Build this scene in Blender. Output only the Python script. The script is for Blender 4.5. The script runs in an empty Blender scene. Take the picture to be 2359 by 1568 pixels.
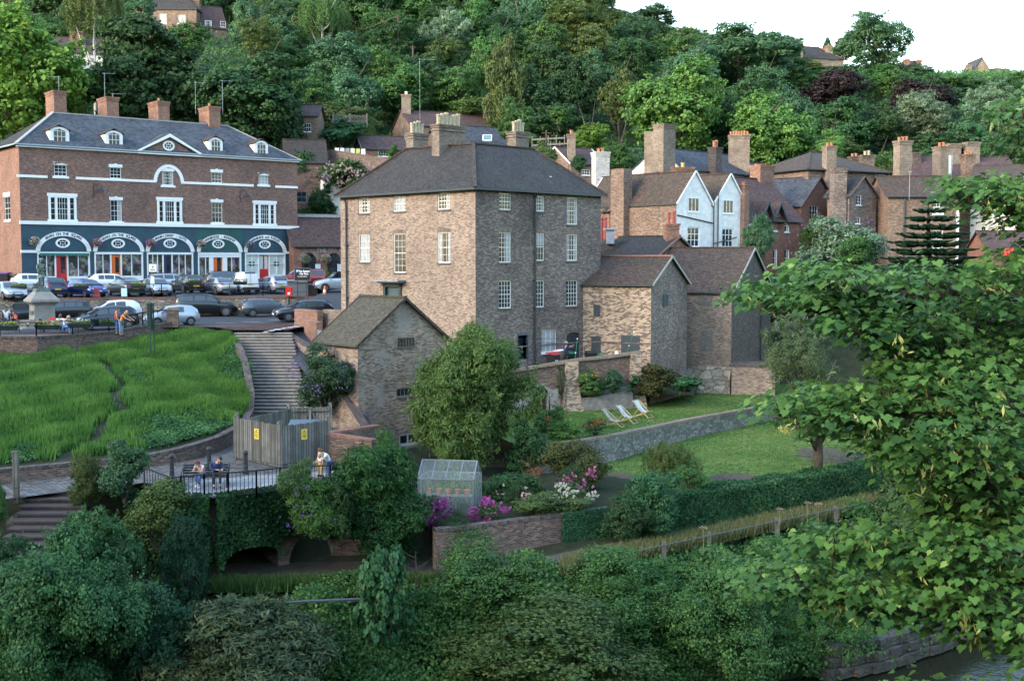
# A riverside town on a wooded hill, seen from a bridge in evening light.
SUN_E=.7; SUN_ANG=26; EXPO=2.52
import bpy, math, random
import numpy as np
from mathutils import Vector, Matrix
R=math.radians
SC=bpy.context.scene
COL=SC.collection
FPX=2757.0; CX=1179.0; CY=784.0; TH=math.atan(184/2757.)
def ray(u,v):
    dx=(u-CX)/FPX; dy=(CY-v)/FPX
    return Vector((dx, math.cos(TH)+dy*math.sin(TH), -math.sin(TH)+dy*math.cos(TH)))
def at(u,v,Y):
    d=ray(u,v); return d*(Y/d.y)
def gnd(u,v,z):
    d=ray(u,v); return d*(z/d.z)
def smooth(a,b,x):
    t=min(1,max(0,(x-a)/(b-a))); return t*t*(3-2*t)
def lerp(a,b,t): return a+(b-a)*t
# ---------------------------------------------------------------- materials
MATS={}
def lin(c):
    if isinstance(c,str):
        c=c.lstrip('#'); c=[int(c[i:i+2],16)/255 for i in (0,2,4)]
        return tuple(((x+.055)/1.055)**2.4 if x>.04045 else x/12.92 for x in c)+(1,)
    return tuple(c)+((1,) if len(c)==3 else ())
class NT:
    def __init__(s,name):
        s.m=bpy.data.materials.new(name); s.m.use_nodes=True; s.t=s.m.node_tree; s.n=s.t.nodes
        s.b=s.n['Principled BSDF']; s.out=s.n['Material Output']
    def add(s,ty,**k):
        n=s.n.new(ty)
        for a,b in k.items():
            setattr(n,a,b)
        return n
    def l(s,a,b): s.t.links.new(a,b)
    def coord(s,kind='Object'): return s.add('ShaderNodeTexCoord').outputs[kind]
    def noise(s,scale,detail=4,vec=None,rough=.6):
        n=s.add('ShaderNodeTexNoise'); n.inputs['Scale'].default_value=scale; n.inputs['Detail'].default_value=detail
        n.inputs['Roughness'].default_value=rough
        if vec: s.l(vec,n.inputs['Vector'])
        return n.outputs['Fac']
    def ramp(s,fac,stops,interp='LINEAR'):
        r=s.add('ShaderNodeValToRGB'); r.color_ramp.interpolation=interp
        e=r.color_ramp.elements
        while len(e)<len(stops): e.new(.5)
        for i,(p,c) in enumerate(stops): e[i].position=p; e[i].color=lin(c)
        s.l(fac,r.inputs['Fac']); return r.outputs['Color']
    def mix(s,fac,a,b,mode='MIX'):
        m=s.add('ShaderNodeMix',data_type='RGBA',blend_type=mode)
        for x,sock in ((fac,m.inputs[0]),(a,m.inputs[6]),(b,m.inputs[7])):
            if hasattr(x,'node'): s.l(x,sock)
            elif isinstance(x,(int,float)): sock.default_value=x
            else: sock.default_value=lin(x)
        return m.outputs[2]
    def math(s,op,a,b=0.):
        m=s.add('ShaderNodeMath',operation=op)
        for x,sock in ((a,m.inputs[0]),(b,m.inputs[1])):
            if hasattr(x,'node'): s.l(x,sock)
            else: sock.default_value=x
        return m.outputs[0]
    def bump(s,h,strength=.3,dist=.02):
        b=s.add('ShaderNodeBump'); b.inputs['Strength'].default_value=strength; b.inputs['Distance'].default_value=dist
        s.l(h,b.inputs['Height']); s.l(b.outputs[0],s.b.inputs['Normal'])
    def col(s,c):
        if hasattr(c,'node'): s.l(c,s.b.inputs['Base Color'])
        else: s.b.inputs['Base Color'].default_value=lin(c)
def plain(name,c,rough=.6,metal=0,var=.12,scale=3.,spec=.5,coat=0):
    if name in MATS: return MATS[name]
    t=NT(name); t.b.inputs['Roughness'].default_value=rough; t.b.inputs['Metallic'].default_value=metal
    t.b.inputs['Specular IOR Level'].default_value=spec
    if coat: t.b.inputs['Coat Weight'].default_value=coat; t.b.inputs['Coat Roughness'].default_value=.06
    c=lin(c)
    if var>0:
        a=tuple(x*(1-var) for x in c[:3]); b=tuple(min(1,x*(1+var)) for x in c[:3])
        f=t.noise(scale,5,t.coord())
        t.col(t.ramp(f,[(.3,a),(.7,b)]))
    else: t.col(c)
    MATS[name]=t.m; return t.m
def brick(name,cols,mortar,w=.225,h=.075,mw=.011,stain=.35,stain_c=(.03,.026,.024),rough=.85,bump=.5,patch=None,moff=.5,sscale=.35):
    """cols: ramp stops over the per-brick random value"""
    if name in MATS: return MATS[name]
    t=NT(name); uv=t.coord('UV')
    def bt(ww,hh,m):
        b=t.add('ShaderNodeTexBrick'); b.offset=moff
        b.inputs['Scale'].default_value=1; b.inputs['Brick Width'].default_value=ww; b.inputs['Row Height'].default_value=hh
        b.inputs['Mortar Size'].default_value=m; b.inputs['Mortar Smooth'].default_value=.3; b.inputs['Bias'].default_value=0
        b.inputs['Color1'].default_value=(0,0,0,1); b.inputs['Color2'].default_value=(1,1,1,1); b.inputs['Mortar'].default_value=(.5,.5,.5,1)
        t.l(uv,b.inputs['Vector']); return b
    b=bt(w,h,mw)
    oc=t.coord()
    base=t.ramp(b.outputs['Color'],cols)
    n1=t.noise(sscale,6,oc,.65)
    n2=t.noise(2.2,4,oc)
    v=t.ramp(n2,[(.3,(.8,.8,.8)),(.7,(1.2,1.2,1.2))])
    base=t.mix(1.,base,v,'MULTIPLY')
    if patch: base=t.mix(t.ramp(t.noise(.8,5,oc,.7),[(.5,(0,0,0)),(.62,(1,1,1))]),base,patch)
    c=t.mix(b.outputs['Fac'],base,mortar)
    c=t.mix(t.math('MULTIPLY',t.ramp(n1,[(.42,(0,0,0)),(.68,(1,1,1))]),stain),c,stain_c)
    t.col(c); t.b.inputs['Roughness'].default_value=rough; t.b.inputs['Specular IOR Level'].default_value=.25
    hgt=t.math('ADD',t.math('MULTIPLY',b.outputs['Fac'],-1.),t.math('MULTIPLY',b.outputs['Color'],.5))
    t.bump(hgt,bump,.012)
    MATS[name]=t.m; return t.m
def rubble(name,c1,c2,mortar,scale=2.4,rough=.9):
    if name in MATS: return MATS[name]
    t=NT(name); oc=t.coord()
    mp=t.add('ShaderNodeMapping'); mp.inputs['Scale'].default_value=(1,1,1.6); t.l(oc,mp.inputs['Vector'])
    nz=t.add('ShaderNodeTexNoise'); nz.inputs['Scale'].default_value=2.5; t.l(mp.outputs[0],nz.inputs['Vector'])
    wv=t.add('ShaderNodeVectorMath',operation='MULTIPLY_ADD'); t.l(nz.outputs['Color'],wv.inputs[0]); wv.inputs[1].default_value=(.35,.35,.35); t.l(mp.outputs[0],wv.inputs[2])
    v=t.add('ShaderNodeTexVoronoi'); v.inputs['Scale'].default_value=scale; t.l(wv.outputs[0],v.inputs['Vector'])
    e=t.add('ShaderNodeTexVoronoi',feature='DISTANCE_TO_EDGE'); e.inputs['Scale'].default_value=scale; t.l(wv.outputs[0],e.inputs['Vector'])
    sep=t.add('ShaderNodeSeparateColor'); t.l(v.outputs['Color'],sep.inputs[0])
    base=t.ramp(sep.outputs[0],[(0,c1),(1,c2)])
    base=t.mix(1.,base,t.ramp(t.noise(9,5,oc),[(.3,(.7,.7,.7)),(.7,(1.25,1.25,1.25))]),'MULTIPLY')
    edge=t.ramp(e.outputs['Distance'],[(0.01,(0,0,0)),(.07,(1,1,1))])
    t.col(t.mix(edge,mortar,base)); t.b.inputs['Roughness'].default_value=rough
    t.bump(t.math('ADD',edge,t.math('MULTIPLY',t.noise(12,4,oc),.4)),.7,.04)
    MATS[name]=t.m; return t.m
def foliage(name,c1,c2,trans=.3,rough=.55,var2=None):
    """leaf material: colour from the per-leaf 'tint' attribute"""
    if name in MATS: return MATS[name]
    t=NT(name); a=t.add('ShaderNodeAttribute',attribute_name='tint')
    c=t.ramp(a.outputs['Fac'],[(0,c1),(.75,c2),(1,var2 or c2)])
    oi=t.add('ShaderNodeObjectInfo')
    hs=t.add('ShaderNodeHueSaturation'); t.l(c,hs.inputs['Color'])
    t.l(t.math('ADD',t.math('MULTIPLY',oi.outputs['Random'],.03),.485),hs.inputs['Hue'])
    t.l(t.math('ADD',t.math('MULTIPLY',oi.outputs['Random'],.3),.85),hs.inputs['Value'])
    c=hs.outputs[0]; t.col(c); t.b.inputs['Roughness'].default_value=rough; t.b.inputs['Specular IOR Level'].default_value=.22
    tr=t.add('ShaderNodeBsdfTranslucent')
    t.l(t.mix(.6,c,(.35,.45,.05),'OVERLAY') if False else c,tr.inputs['Color'])
    mx=t.add('ShaderNodeMixShader'); mx.inputs[0].default_value=trans
    t.l(t.b.outputs[0],mx.inputs[1]); t.l(tr.outputs[0],mx.inputs[2]); t.l(mx.outputs[0],t.out.inputs['Surface'])
    MATS[name]=t.m; return t.m
# ---------------------------------------------------------------- mesh builder and scene graph
ORG={}
def org(o): return ORG.get(o.name,Vector((0,0,0))) if o else Vector((0,0,0))
class MB:
    def __init__(s): s.v=[]; s.f=[]; s.mi=[]; s.cur=0
    def add(s,pts,faces):
        o=len(s.v); s.v+=[tuple(p) for p in pts]
        for f in faces: s.f.append(tuple(i+o for i in f)); s.mi.append(s.cur)
        return s
    def poly(s,*p): return s.add(p,[tuple(range(len(p)))])
    def box(s,c,sz,rz=0,M=None):
        x,y,z=[a/2 for a in sz]; q=[(-x,-y,-z),(x,-y,-z),(x,y,-z),(-x,y,-z),(-x,-y,z),(x,-y,z),(x,y,z),(-x,y,z)]
        m=M or (Matrix.Translation(c)@Matrix.Rotation(rz,4,'Z'))
        return s.add([m@Vector(p) for p in q],[(3,2,1,0),(4,5,6,7),(0,1,5,4),(1,2,6,5),(2,3,7,6),(3,0,4,7)])
    def wb(s,W,s0,s1,d0,d1,z0,z1,z0b=None,z1b=None):
        """box in a wall frame: along s, outward d, height z (z..b: heights at the s1 end)"""
        if z0b is None: z0b=z0
        if z1b is None: z1b=z1
        P=[W.p(s0,d1,z0),W.p(s1,d1,z0b),W.p(s1,d0,z0b),W.p(s0,d0,z0),W.p(s0,d1,z1),W.p(s1,d1,z1b),W.p(s1,d0,z1b),W.p(s0,d0,z1)]
        return s.add(P,[(3,2,1,0),(4,5,6,7),(0,1,5,4),(1,2,6,5),(2,3,7,6),(3,0,4,7)])
    def bar(s,a,b,w,h=None,up=(0,0,1)):
        a=Vector(a);b=Vector(b);h=h or w; d=(b-a); 
        if d.length<1e-6: return s
        d.normalize(); up=Vector(up)
        if abs(d.dot(up))>.99: up=Vector((1,0,0))
        x=d.cross(up).normalized()*w/2; y=x.cross(d).normalized()*h/2
        P=[a-x-y,a+x-y,a+x+y,a-x+y,b-x-y,b+x-y,b+x+y,b-x+y]
        return s.add(P,[(0,1,2,3),(7,6,5,4),(0,4,5,1),(1,5,6,2),(2,6,7,3),(3,7,4,0)])
    def tube(s,pts,rads,n=8,cap=True):
        pts=[Vector(p) for p in pts]; 
        if not hasattr(rads,'__len__'): rads=[rads]*len(pts)
        V=[];Fc=[]
        ref=Vector((0.123,.3,.95))
        for i,p in enumerate(pts):
            d=(pts[min(i+1,len(pts)-1)]-pts[max(i-1,0)])
            if d.length<1e-6: d=Vector((0,0,1))
            d.normalize()
            if abs(d.dot(ref))>.95: rf=Vector((1,0,0))
            else: rf=ref
            x=d.cross(rf).normalized(); y=d.cross(x)
            for k in range(n):
                a=2*math.pi*k/n; V.append(p+(x*math.cos(a)+y*math.sin(a))*rads[i])
        for i in range(len(pts)-1):
            for k in range(n):
                Fc.append((i*n+k,i*n+(k+1)%n,(i+1)*n+(k+1)%n,(i+1)*n+k))
        if cap: Fc.append(tuple(range(n-1,-1,-1))); Fc.append(tuple((len(pts)-1)*n+k for k in range(n)))
        return s.add(V,Fc)
    def lathe(s,prof,c=(0,0,0),n=16,M=None,sx=1,sy=1,a0=0):
        c=Vector(c); V=[];Fc=[]
        for r,z in prof:
            for k in range(n):
                a=a0+2*math.pi*k/n; p=Vector((r*math.cos(a)*sx,r*math.sin(a)*sy,z))
                V.append(M@p if M else p+c)
        m=len(prof)
        for i in range(m-1):
            for k in range(n): Fc.append((i*n+k,i*n+(k+1)%n,(i+1)*n+(k+1)%n,(i+1)*n+k))
        if prof[0][0]>1e-4: Fc.append(tuple(range(n-1,-1,-1)))
        if prof[-1][0]>1e-4: Fc.append(tuple((m-1)*n+k for k in range(n)))
        return s.add(V,Fc)
    def prism(s,poly,z0,z1):
        n=len(poly); V=[(x,y,z0) for x,y in poly]+[(x,y,z1) for x,y in poly]
        return s.add(V,[tuple(range(n-1,-1,-1)),tuple(range(n,2*n))]+[(i,(i+1)%n,(i+1)%n+n,i+n) for i in range(n)])
    def extr(s,pts,vec):
        """solid from a planar outline (list of 3D points) pushed along vec"""
        n=len(pts); vec=Vector(vec); P=[Vector(p) for p in pts]
        return s.add(P+[p+vec for p in P],[tuple(range(n)),tuple(range(2*n-1,n-1,-1))]+[(i,i+n,(i+1)%n+n,(i+1)%n) for i in range(n)])
    def blob(s,c,r,n=10,m=7):
        prof=[(max(1e-5,math.sin(math.pi*i/m)),-math.cos(math.pi*i/m)) for i in range(m+1)]
        return s.lathe([(a*r[0],b*r[2]) for a,b in prof],c,n,sy=r[1]/r[0])
    def build(s,name,mat,parent=None,smooth=False,local=False):
        me=bpy.data.meshes.new(name)
        o0=Vector((0,0,0)) if local else org(parent)
        me.from_pydata([(p[0]-o0.x,p[1]-o0.y,p[2]-o0.z) for p in s.v],[],s.f)
        mats=mat if isinstance(mat,(list,tuple)) else ([mat] if mat else [])
        for m in mats: me.materials.append(m)
        if len(mats)>1: me.polygons.foreach_set('material_index',s.mi)
        if smooth: me.polygons.foreach_set('use_smooth',[True]*len(me.polygons))
        # metre UVs following each face
        uvl=me.uv_layers.new(name='UVMap'); uv=np.zeros(len(me.loops)*2,dtype=np.float32)
        V=s.v; k=0
        for p in me.polygons:
            n=p.normal
            if abs(n.z)>.985:
                for vi in p.vertices: q=V[vi]; uv[k]=q[0]; uv[k+1]=q[1]; k+=2
            else:
                l=math.hypot(n.x,n.y); tx,ty=-n.y/l,n.x/l; sl=1/max(.2,l)
                for vi in p.vertices:
                    q=V[vi]; uv[k]=q[0]*tx+q[1]*ty; uv[k+1]=q[2]*sl; k+=2
        uvl.data.foreach_set('uv',uv)
        me.update()
        o=bpy.data.objects.new(name,me); COL.objects.link(o)
        if parent:
            o.parent=parent
        if not local: ORG[o.name]=o0
        return o
def tag(o,label=None,cat=None,group=None,kind=None):
    if label: o['label']=label
    if cat: o['category']=cat
    if group: o['group']=group
    if kind: o['kind']=kind
    return o
def thing(name,loc,label,cat,group=None,rz=0,kind=None):
    o=bpy.data.objects.new(name,None); COL.objects.link(o); o.location=loc; o.rotation_euler=(0,0,rz)
    o.empty_display_size=.3
    ORG[o.name]=Vector(loc); return tag(o,label,cat,group,kind)
def copy_tree(o,parent=None):
    c=o.copy(); COL.objects.link(c); c.parent=parent
    for ch in [x for x in o.children]: copy_tree(ch,c)
    return c
class Wall:
    def __init__(s,a,b):
        s.a=Vector((a[0],a[1])); s.b=Vector((b[0],b[1])); d=s.b-s.a; s.L=d.length; s.t=d/s.L; s.n=Vector((s.t.y,-s.t.x))
    def p(s,u,d,z): return Vector((s.a.x+s.t.x*u+s.n.x*d, s.a.y+s.t.y*u+s.n.y*d, z))
    def px(s,u,v):
        r=ray(u,v); k=(s.a.x*s.n.x+s.a.y*s.n.y)/(r.x*s.n.x+r.y*s.n.y); q=r*k
        return ((q.x-s.a.x)*s.t.x+(q.y-s.a.y)*s.t.y, q.z)
    def rect(s,u0,v0,u1,v1):
        m=(v0+v1)/2; c=(u0+u1)/2
        return (s.px(u0,m)[0],s.px(u1,m)[0],s.px(c,v1)[1],s.px(c,v0)[1])
def wallgrid(mb,W,s0,s1,z0,z1,holes=(),depth=.14,d=0):
    S=sorted({s0,s1}|{h[i] for h in holes for i in (0,1)}); Z=sorted({z0,z1}|{h[i] for h in holes for i in (2,3)})
    for i in range(len(S)-1):
        for j in range(len(Z)-1):
            cs=(S[i]+S[i+1])/2; cz=(Z[j]+Z[j+1])/2
            if any(h[0]<cs<h[1] and h[2]<cz<h[3] for h in holes): continue
            mb.poly(W.p(S[i],d,Z[j]),W.p(S[i+1],d,Z[j]),W.p(S[i+1],d,Z[j+1]),W.p(S[i],d,Z[j+1]))
    for a,b,c,e in [h[:4] for h in holes]:
        P=W.p; q=d-depth
        mb.poly(P(a,d,c),P(a,d,e),P(a,q,e),P(a,q,c)); mb.poly(P(b,d,e),P(b,d,c),P(b,q,c),P(b,q,e))
        mb.poly(P(a,d,e),P(b,d,e),P(b,q,e),P(a,q,e)); mb.poly(P(b,d,c),P(a,d,c),P(a,q,c),P(b,q,c))
# common materials
WHITE=plain('white_paint',(.78,.78,.76),.45,var=.05)
CREAM=plain('cream_paint',(.74,.72,.66),.45,var=.05)
def panemat():
    t=NT('window_glass'); t.b.inputs['Roughness'].default_value=.04; t.b.inputs['Specular IOR Level'].default_value=.38
    t.col(t.ramp(t.noise(1.3,3,t.coord()),[(.35,(.010,.012,.014)),(.65,(.045,.05,.055))])); return t.m
PANE=panemat()
CURT=plain('net_curtain',(.36,.36,.35),.8,var=.25,scale=6)
DARK=plain('black_iron',(.02,.022,.026),.45,var=.1)
def window(par,W,r,cols=3,rows=4,hole=True,mat=None,curt=0,sill=.05,fr=.055,bar=.02,name='window',rail=True,arch=0,sillmat=None,pane=None):
    a,b,c,e=r; mat=mat or WHITE; D0=-.10 if hole else .005; f=MB()
    o=D0+.05
    f.wb(W,a,a+fr,D0,o,c,e); f.wb(W,b-fr,b,D0,o,c,e); f.wb(W,a+fr,b-fr,D0,o-.002,c,c+fr*1.2); f.wb(W,a+fr,b-fr,D0,o-.002,e-fr,e)
    ia,ib,ic,ie=a+fr,b-fr,c+fr*1.2,e-fr
    for i in range(1,cols): x=ia+(ib-ia)*i/cols; f.wb(W,x-bar/2,x+bar/2,D0+.004,o-.012,ic,ie)
    for j in range(1,rows):
        z=ic+(ie-ic)*j/rows; k=2.2 if rail and j==rows//2 else 1
        f.wb(W,ia,ib,D0+.006,o-(.004 if k>1 else .016),z-bar/2*k,z+bar/2*k)
    wo=f.build(name,mat,par)
    p=MB(); p.poly(W.p(ia,D0+.002,ic),W.p(ib,D0+.002,ic),W.p(ib,D0+.002,ie),W.p(ia,D0+.002,ie)); 
    if hole: p.wb(W,a,b,D0-.03,D0-.004,c,e)
    p.build('pane',pane or PANE,wo)
    if curt:
        q=MB(); h=ie-ic; w=ib-ia; dd=D0+.0035
        def pq(x0,x1,y0,y1): q.poly(W.p(ia+w*x0,dd,ic+h*y0),W.p(ia+w*x1,dd,ic+h*y0),W.p(ia+w*x1,dd,ic+h*y1),W.p(ia+w*x0,dd,ic+h*y1))
        if curt==1: pq(.0,.22,0,1); pq(.76,1,0,1)
        elif curt==2: pq(.05,.95,0,1)
        elif curt==3: pq(0,1,0,.5)
        elif curt==4: pq(.62,1,0,1)
        elif curt==5: pq(.0,1,.55,1)
        q.build('curtain',CURT,wo)
    if sill:
        q=MB(); q.wb(W,a-.05,b+.05,(-.11 if hole else .003),.07,c-sill*1.6,c+.002); q.build('sill',sillmat or mat,wo)
    return wo
_txt={}
def text_mesh(s,size=1):
    cu=bpy.data.curves.new('t','FONT'); cu.offset=.012; cu.body=s; cu.size=size; cu.align_x='CENTER'; cu.resolution_u=2
    ob=bpy.data.objects.new('t',cu); COL.objects.link(ob)
    dg=bpy.context.evaluated_depsgraph_get(); me=bpy.data.meshes.new_from_object(ob.evaluated_get(dg))
    V=[tuple(v.co) for v in me.vertices]; Fc=[tuple(p.vertices) for p in me.polygons]
    bpy.data.objects.remove(ob); bpy.data.curves.remove(cu); bpy.data.meshes.remove(me); return V,Fc
def wall_text(mb,W,s,sc,zc,size,d=.01,bold=False):
    V,Fc=text_mesh(s,size); mb.add([W.p(sc+x,d,zc+y) for x,y,_ in V],Fc)
def arc_text(mb,W,s,sc,zc,rx,rz,size,a0,a1,d):
    n=len(s)
    for i,ch in enumerate(s):
        if ch==' ': continue
        a=lerp(a0,a1,i/(n-1)); V,Fc=text_mesh(ch,size)
        px,pz=sc+rx*math.cos(a),zc+rz*math.sin(a); tx,tz=rx*math.sin(a),-rz*math.cos(a); l=math.hypot(tx,tz); tx/=l; tz/=l
        mb.add([W.p(px+x*tx-y*tz,d,pz+x*tz+y*tx) for x,y,_ in V],Fc)
def Z(x0,y0,s): return lambda x,y:((x0+x/s)/1.27567,(y0+y/s)/1.27567)
ZA=Z(0,200,2.24);ZB=Z(0,780,2.359);ZC=Z(850,300,2.091);ZD=Z(850,800,2.359);ZE=Z(1650,300,2.6133);ZF=Z(2250,300,2.6134)
ZG=Z(0,0,2.359);ZH=Z(1000,0,2.359);ZI=Z(2000,0,2.34);ZJ=Z(0,1250,2.091);ZK=Z(700,1250,2.091);ZL=Z(1600,1050,2.412)
ZM=Z(2100,700,2.24);ZN=Z(2100,1300,2.24);ZO=Z(0,640,5.242);ZP=Z(450,640,4.289);ZQ=Z(0,800,5.617);ZR=Z(850,480,4.125);ZS=Z(1530,950,5.617);ZT=Z(680,1180,3.805)
def zr(F,x0,y0,x1,y1): return F(x0,y0)+F(x1,y1)
def pt(u,Y): p=at(u,600,Y); return (p.x,p.y)
# ------------------------------------------------ brick and tile kinds
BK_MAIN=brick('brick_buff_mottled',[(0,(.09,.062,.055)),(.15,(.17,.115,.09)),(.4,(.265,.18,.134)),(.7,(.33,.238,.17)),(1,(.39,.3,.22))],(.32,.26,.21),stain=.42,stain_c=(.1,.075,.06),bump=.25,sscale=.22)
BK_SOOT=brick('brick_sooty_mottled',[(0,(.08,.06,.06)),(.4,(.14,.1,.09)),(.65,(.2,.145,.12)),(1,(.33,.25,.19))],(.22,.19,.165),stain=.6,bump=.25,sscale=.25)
BK_SHOP=brick('brick_brown_red',[(0,(.08,.045,.045)),(.35,(.15,.07,.055)),(.7,(.22,.1,.07)),(1,(.3,.17,.12))],(.26,.2,.17),stain=.3)
BK_RED=brick('brick_orange_red',[(0,(.17,.085,.06)),(.5,(.28,.125,.08)),(1,(.38,.2,.13))],(.28,.2,.16),stain=.4)
BK_DKRED=brick('brick_dark_red',[(0,(.14,.06,.05)),(.5,(.22,.085,.06)),(1,(.3,.13,.09))],(.25,.17,.13),stain=.3)
BK_BROWN=brick('brick_brown',[(0,(.09,.06,.05)),(.5,(.19,.12,.085)),(1,(.34,.22,.15))],(.24,.19,.15),stain=.4)
BK_YEL=brick('brick_yellow_dark',[(0,(.06,.05,.05)),(.35,(.15,.11,.09)),(.5,(.4,.29,.2)),(1,(.56,.42,.29))],(.34,.28,.22),stain=.25)
BK_OUT=brick('brick_outhouse',[(0,(.08,.06,.05)),(.4,(.24,.16,.11)),(1,(.42,.31,.22))],(.28,.24,.19),stain=.5,patch=(.34,.3,.26))
BK_WHT=brick('brick_white_flaking',[(0,(.5,.48,.45)),(.8,(.6,.57,.53)),(1,(.3,.14,.1))],(.5,.48,.45),stain=.3)
BK_CHIM=brick('brick_chimney_buff',[(0,(.085,.06,.05)),(.4,(.17,.125,.095)),(1,(.26,.2,.15))],(.33,.28,.22),stain=.4)
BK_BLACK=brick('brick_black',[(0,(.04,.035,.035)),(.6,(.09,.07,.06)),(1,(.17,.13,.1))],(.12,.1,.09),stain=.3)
BK_WALL=brick('brick_garden_wall',[(0,(.05,.035,.035)),(.5,(.13,.08,.065)),(1,(.24,.15,.11))],(.2,.165,.14),stain=.4,stain_c=(.05,.05,.035))
def tiles(name,c,moss=None,w=.17,h=.12,ms=.5):
    return brick(name,[(0,tuple(x*.6 for x in c)),(.5,c),(1,tuple(x*1.5 for x in c))],tuple(x*.35 for x in c),w,h,.012,stain=ms,stain_c=moss or (.04,.035,.03),bump=.7,rough=.8,sscale=.5)
T_MAIN=tiles('clay_tiles_dark',(.042,.038,.037),(.065,.06,.048),ms=.3)
T_BROWN=tiles('clay_tiles_brown',(.085,.058,.046),(.045,.045,.028),ms=.55)
T_RED=tiles('clay_tiles_purple',(.095,.058,.055),(.06,.05,.045),ms=.4)
T_MOSS=tiles('clay_tiles_mossy',(.085,.07,.055),(.075,.07,.025),ms=.5)
T_SLATE=tiles('slates_blue_grey',(.05,.056,.068),(.13,.145,.165),.3,.22,.35)
T_DSLATE=tiles('slates_dark',(.05,.055,.068),(.09,.1,.11),.3,.22,.4)
WH_BRICK=brick('white_painted_brick',[(0,(.76,.74,.7)),(1,(.82,.8,.76))],(.7,.68,.65),stain=.1,stain_c=(.6,.6,.58),bump=.25)
WH_REND=plain('white_render',(.82,.8,.76),.8,var=.04,scale=1.5)
GREY_REND=plain('grey_render',(.42,.41,.36),.9,var=.18,scale=1.2)
LEAD=plain('lead_flashing',(.28,.31,.35),.6,var=.2)
CLAY=plain('clay_pot',(.42,.17,.09),.8,var=.25,scale=8); STONEPOT=plain('buff_pot',(.42,.36,.24),.85,var=.3,scale=8)
FASCIA=plain('dark_gutter',(.025,.035,.04),.5,var=.15)
def roofslab(mb,P,th=.1):
    """slab under a planar roof outline"""
    mb.extr([Vector(p) for p in P],(0,0,-th))
def offp(poly,d):
    """push every edge of a ccw outline outwards by d"""
    n=len(poly); out=[]
    for i in range(n):
        p0,p1,p2=[Vector(poly[(i+k)%n]) for k in (-1,0,1)]
        e1=(p1-p0).normalized(); e2=(p2-p1).normalized(); n1=Vector((e1.y,-e1.x)); n2=Vector((e2.y,-e2.x))
        b=(n1+n2); b/=max(.3,b.dot(n1)); out.append(p1+b*d)
    return out
def house(name,label,a,b,dep,z0,ze,zr_,kind='gx',walls=BK_BROWN,roof=T_MAIN,oh=.25,inset=4,wins={},root=None,cat='house',group=None,verge=None,ridge_mat=None,gut=True,off=.5):
    a=Vector(a);b=Vector(b); t=(b-a).normalized(); q=Vector((-t.y,t.x))*dep; c=b+q; d=a+q
    root=root or thing(name,(a.x,a.y,z0),label,cat,group)
    WS={'F':Wall(a,b),'R':Wall(b,c),'B':Wall(c,d),'L':Wall(d,a)}
    mats=walls if isinstance(walls,dict) else {k:walls for k in 'FRBL'}
    groups={}
    for k,W in WS.items():
        holes=[]
        for w in wins.get(k,[]):
            r=W.rect(*w[:4]) if len(w[:4])==4 and not isinstance(w[0],str) else w[1]
            if r[3]<ze-.02: holes.append(r)
        mb=groups.setdefault(mats.get(k,mats['F']).name,(MB(),mats.get(k,mats['F'])))[0]
        wallgrid(mb,W,0,W.L,z0,ze,holes)
        gab=(kind=='gx' and k in 'RL') or (kind=='gy' and k in 'FB')
        if gab:
            o=off if k in 'RF' else 1-off
            mb.poly(W.p(0,0,ze),W.p(W.L,0,ze),W.p(W.L*o,0,zr_))
    for mb,m in groups.values(): mb.build('wall',m,root)
    for k,W in WS.items():
        for w in wins.get(k,[]):
            r=W.rect(*w[:4]); window(root,W,r,hole=r[3]<ze-.02,**(w[4] if len(w)>4 else {}))
    # roof
    mb=MB(); e=offp([a,b,c,d],oh); 
    if kind=='gx': sl=(zr_-ze)/(dep*min(off,1-off)); 
    elif kind=='gy': sl=(zr_-ze)/((b-a).length*min(off,1-off))
    else: sl=(zr_-ze)/(dep/2)
    zl=ze-oh*sl*.9
    A,B_,C_,D_=[Vector((p.x,p.y,zl)) for p in e]
    if kind=='gx':
        r0=(A+(D_-A)*off); r1=(B_+(C_-B_)*off); r0.z=r1.z=zr_+.06
        roofslab(mb,[A,B_,r1,r0]); roofslab(mb,[C_,D_,r0,r1]); rl=[(r0,r1)]; vg=[(A,r0),(D_,r0),(B_,r1),(C_,r1)]; gt=[(A,B_),(C_,D_)]
    elif kind=='gy':
        r0=(A+(B_-A)*off); r1=(D_+(C_-D_)*off); r0.z=r1.z=zr_+.06
        roofslab(mb,[A,r0,r1,D_]); roofslab(mb,[r0,B_,C_,r1]); rl=[(r0,r1)]; vg=[(A,r0),(B_,r0),(D_,r1),(C_,r1)]; gt=[(D_,A),(B_,C_)]
    else:
        m0=(A+D_)/2; m1=(B_+C_)/2; dd=(m1-m0).normalized()
        r0=m0+dd*inset; r1=m1-dd*inset; r0.z=r1.z=zr_
        roofslab(mb,[A,B_,r1,r0]); roofslab(mb,[B_,C_,r1]); roofslab(mb,[C_,D_,r0,r1]); roofslab(mb,[D_,A,r0]); rl=[(r0,r1),(A,r0),(B_,r1)]; vg=[]; gt=[(A,B_),(B_,C_),(D_,A)]
    ro=mb.build('roof',roof,root)
    rm=MB()
    for p,r in rl: rm.bar(p+Vector((0,0,.02)),r+Vector((0,0,.02)),.2,.1)
    rm.build('ridge_tiles',ridge_mat or roof,ro)
    if verge and vg:
        vm=MB()
        for p,r in vg: vm.bar(p-Vector((0,0,.05)),r-Vector((0,0,.05)),.06,.14)
        vm.build('bargeboard',verge,ro)
    if gut:
        gm=MB()
        for p,r in gt: gm.bar(p-Vector((0,0,.05)),r-Vector((0,0,.05)),.11,.1)
        gm.build('gutter',FASCIA,ro)
    return root,WS
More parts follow.
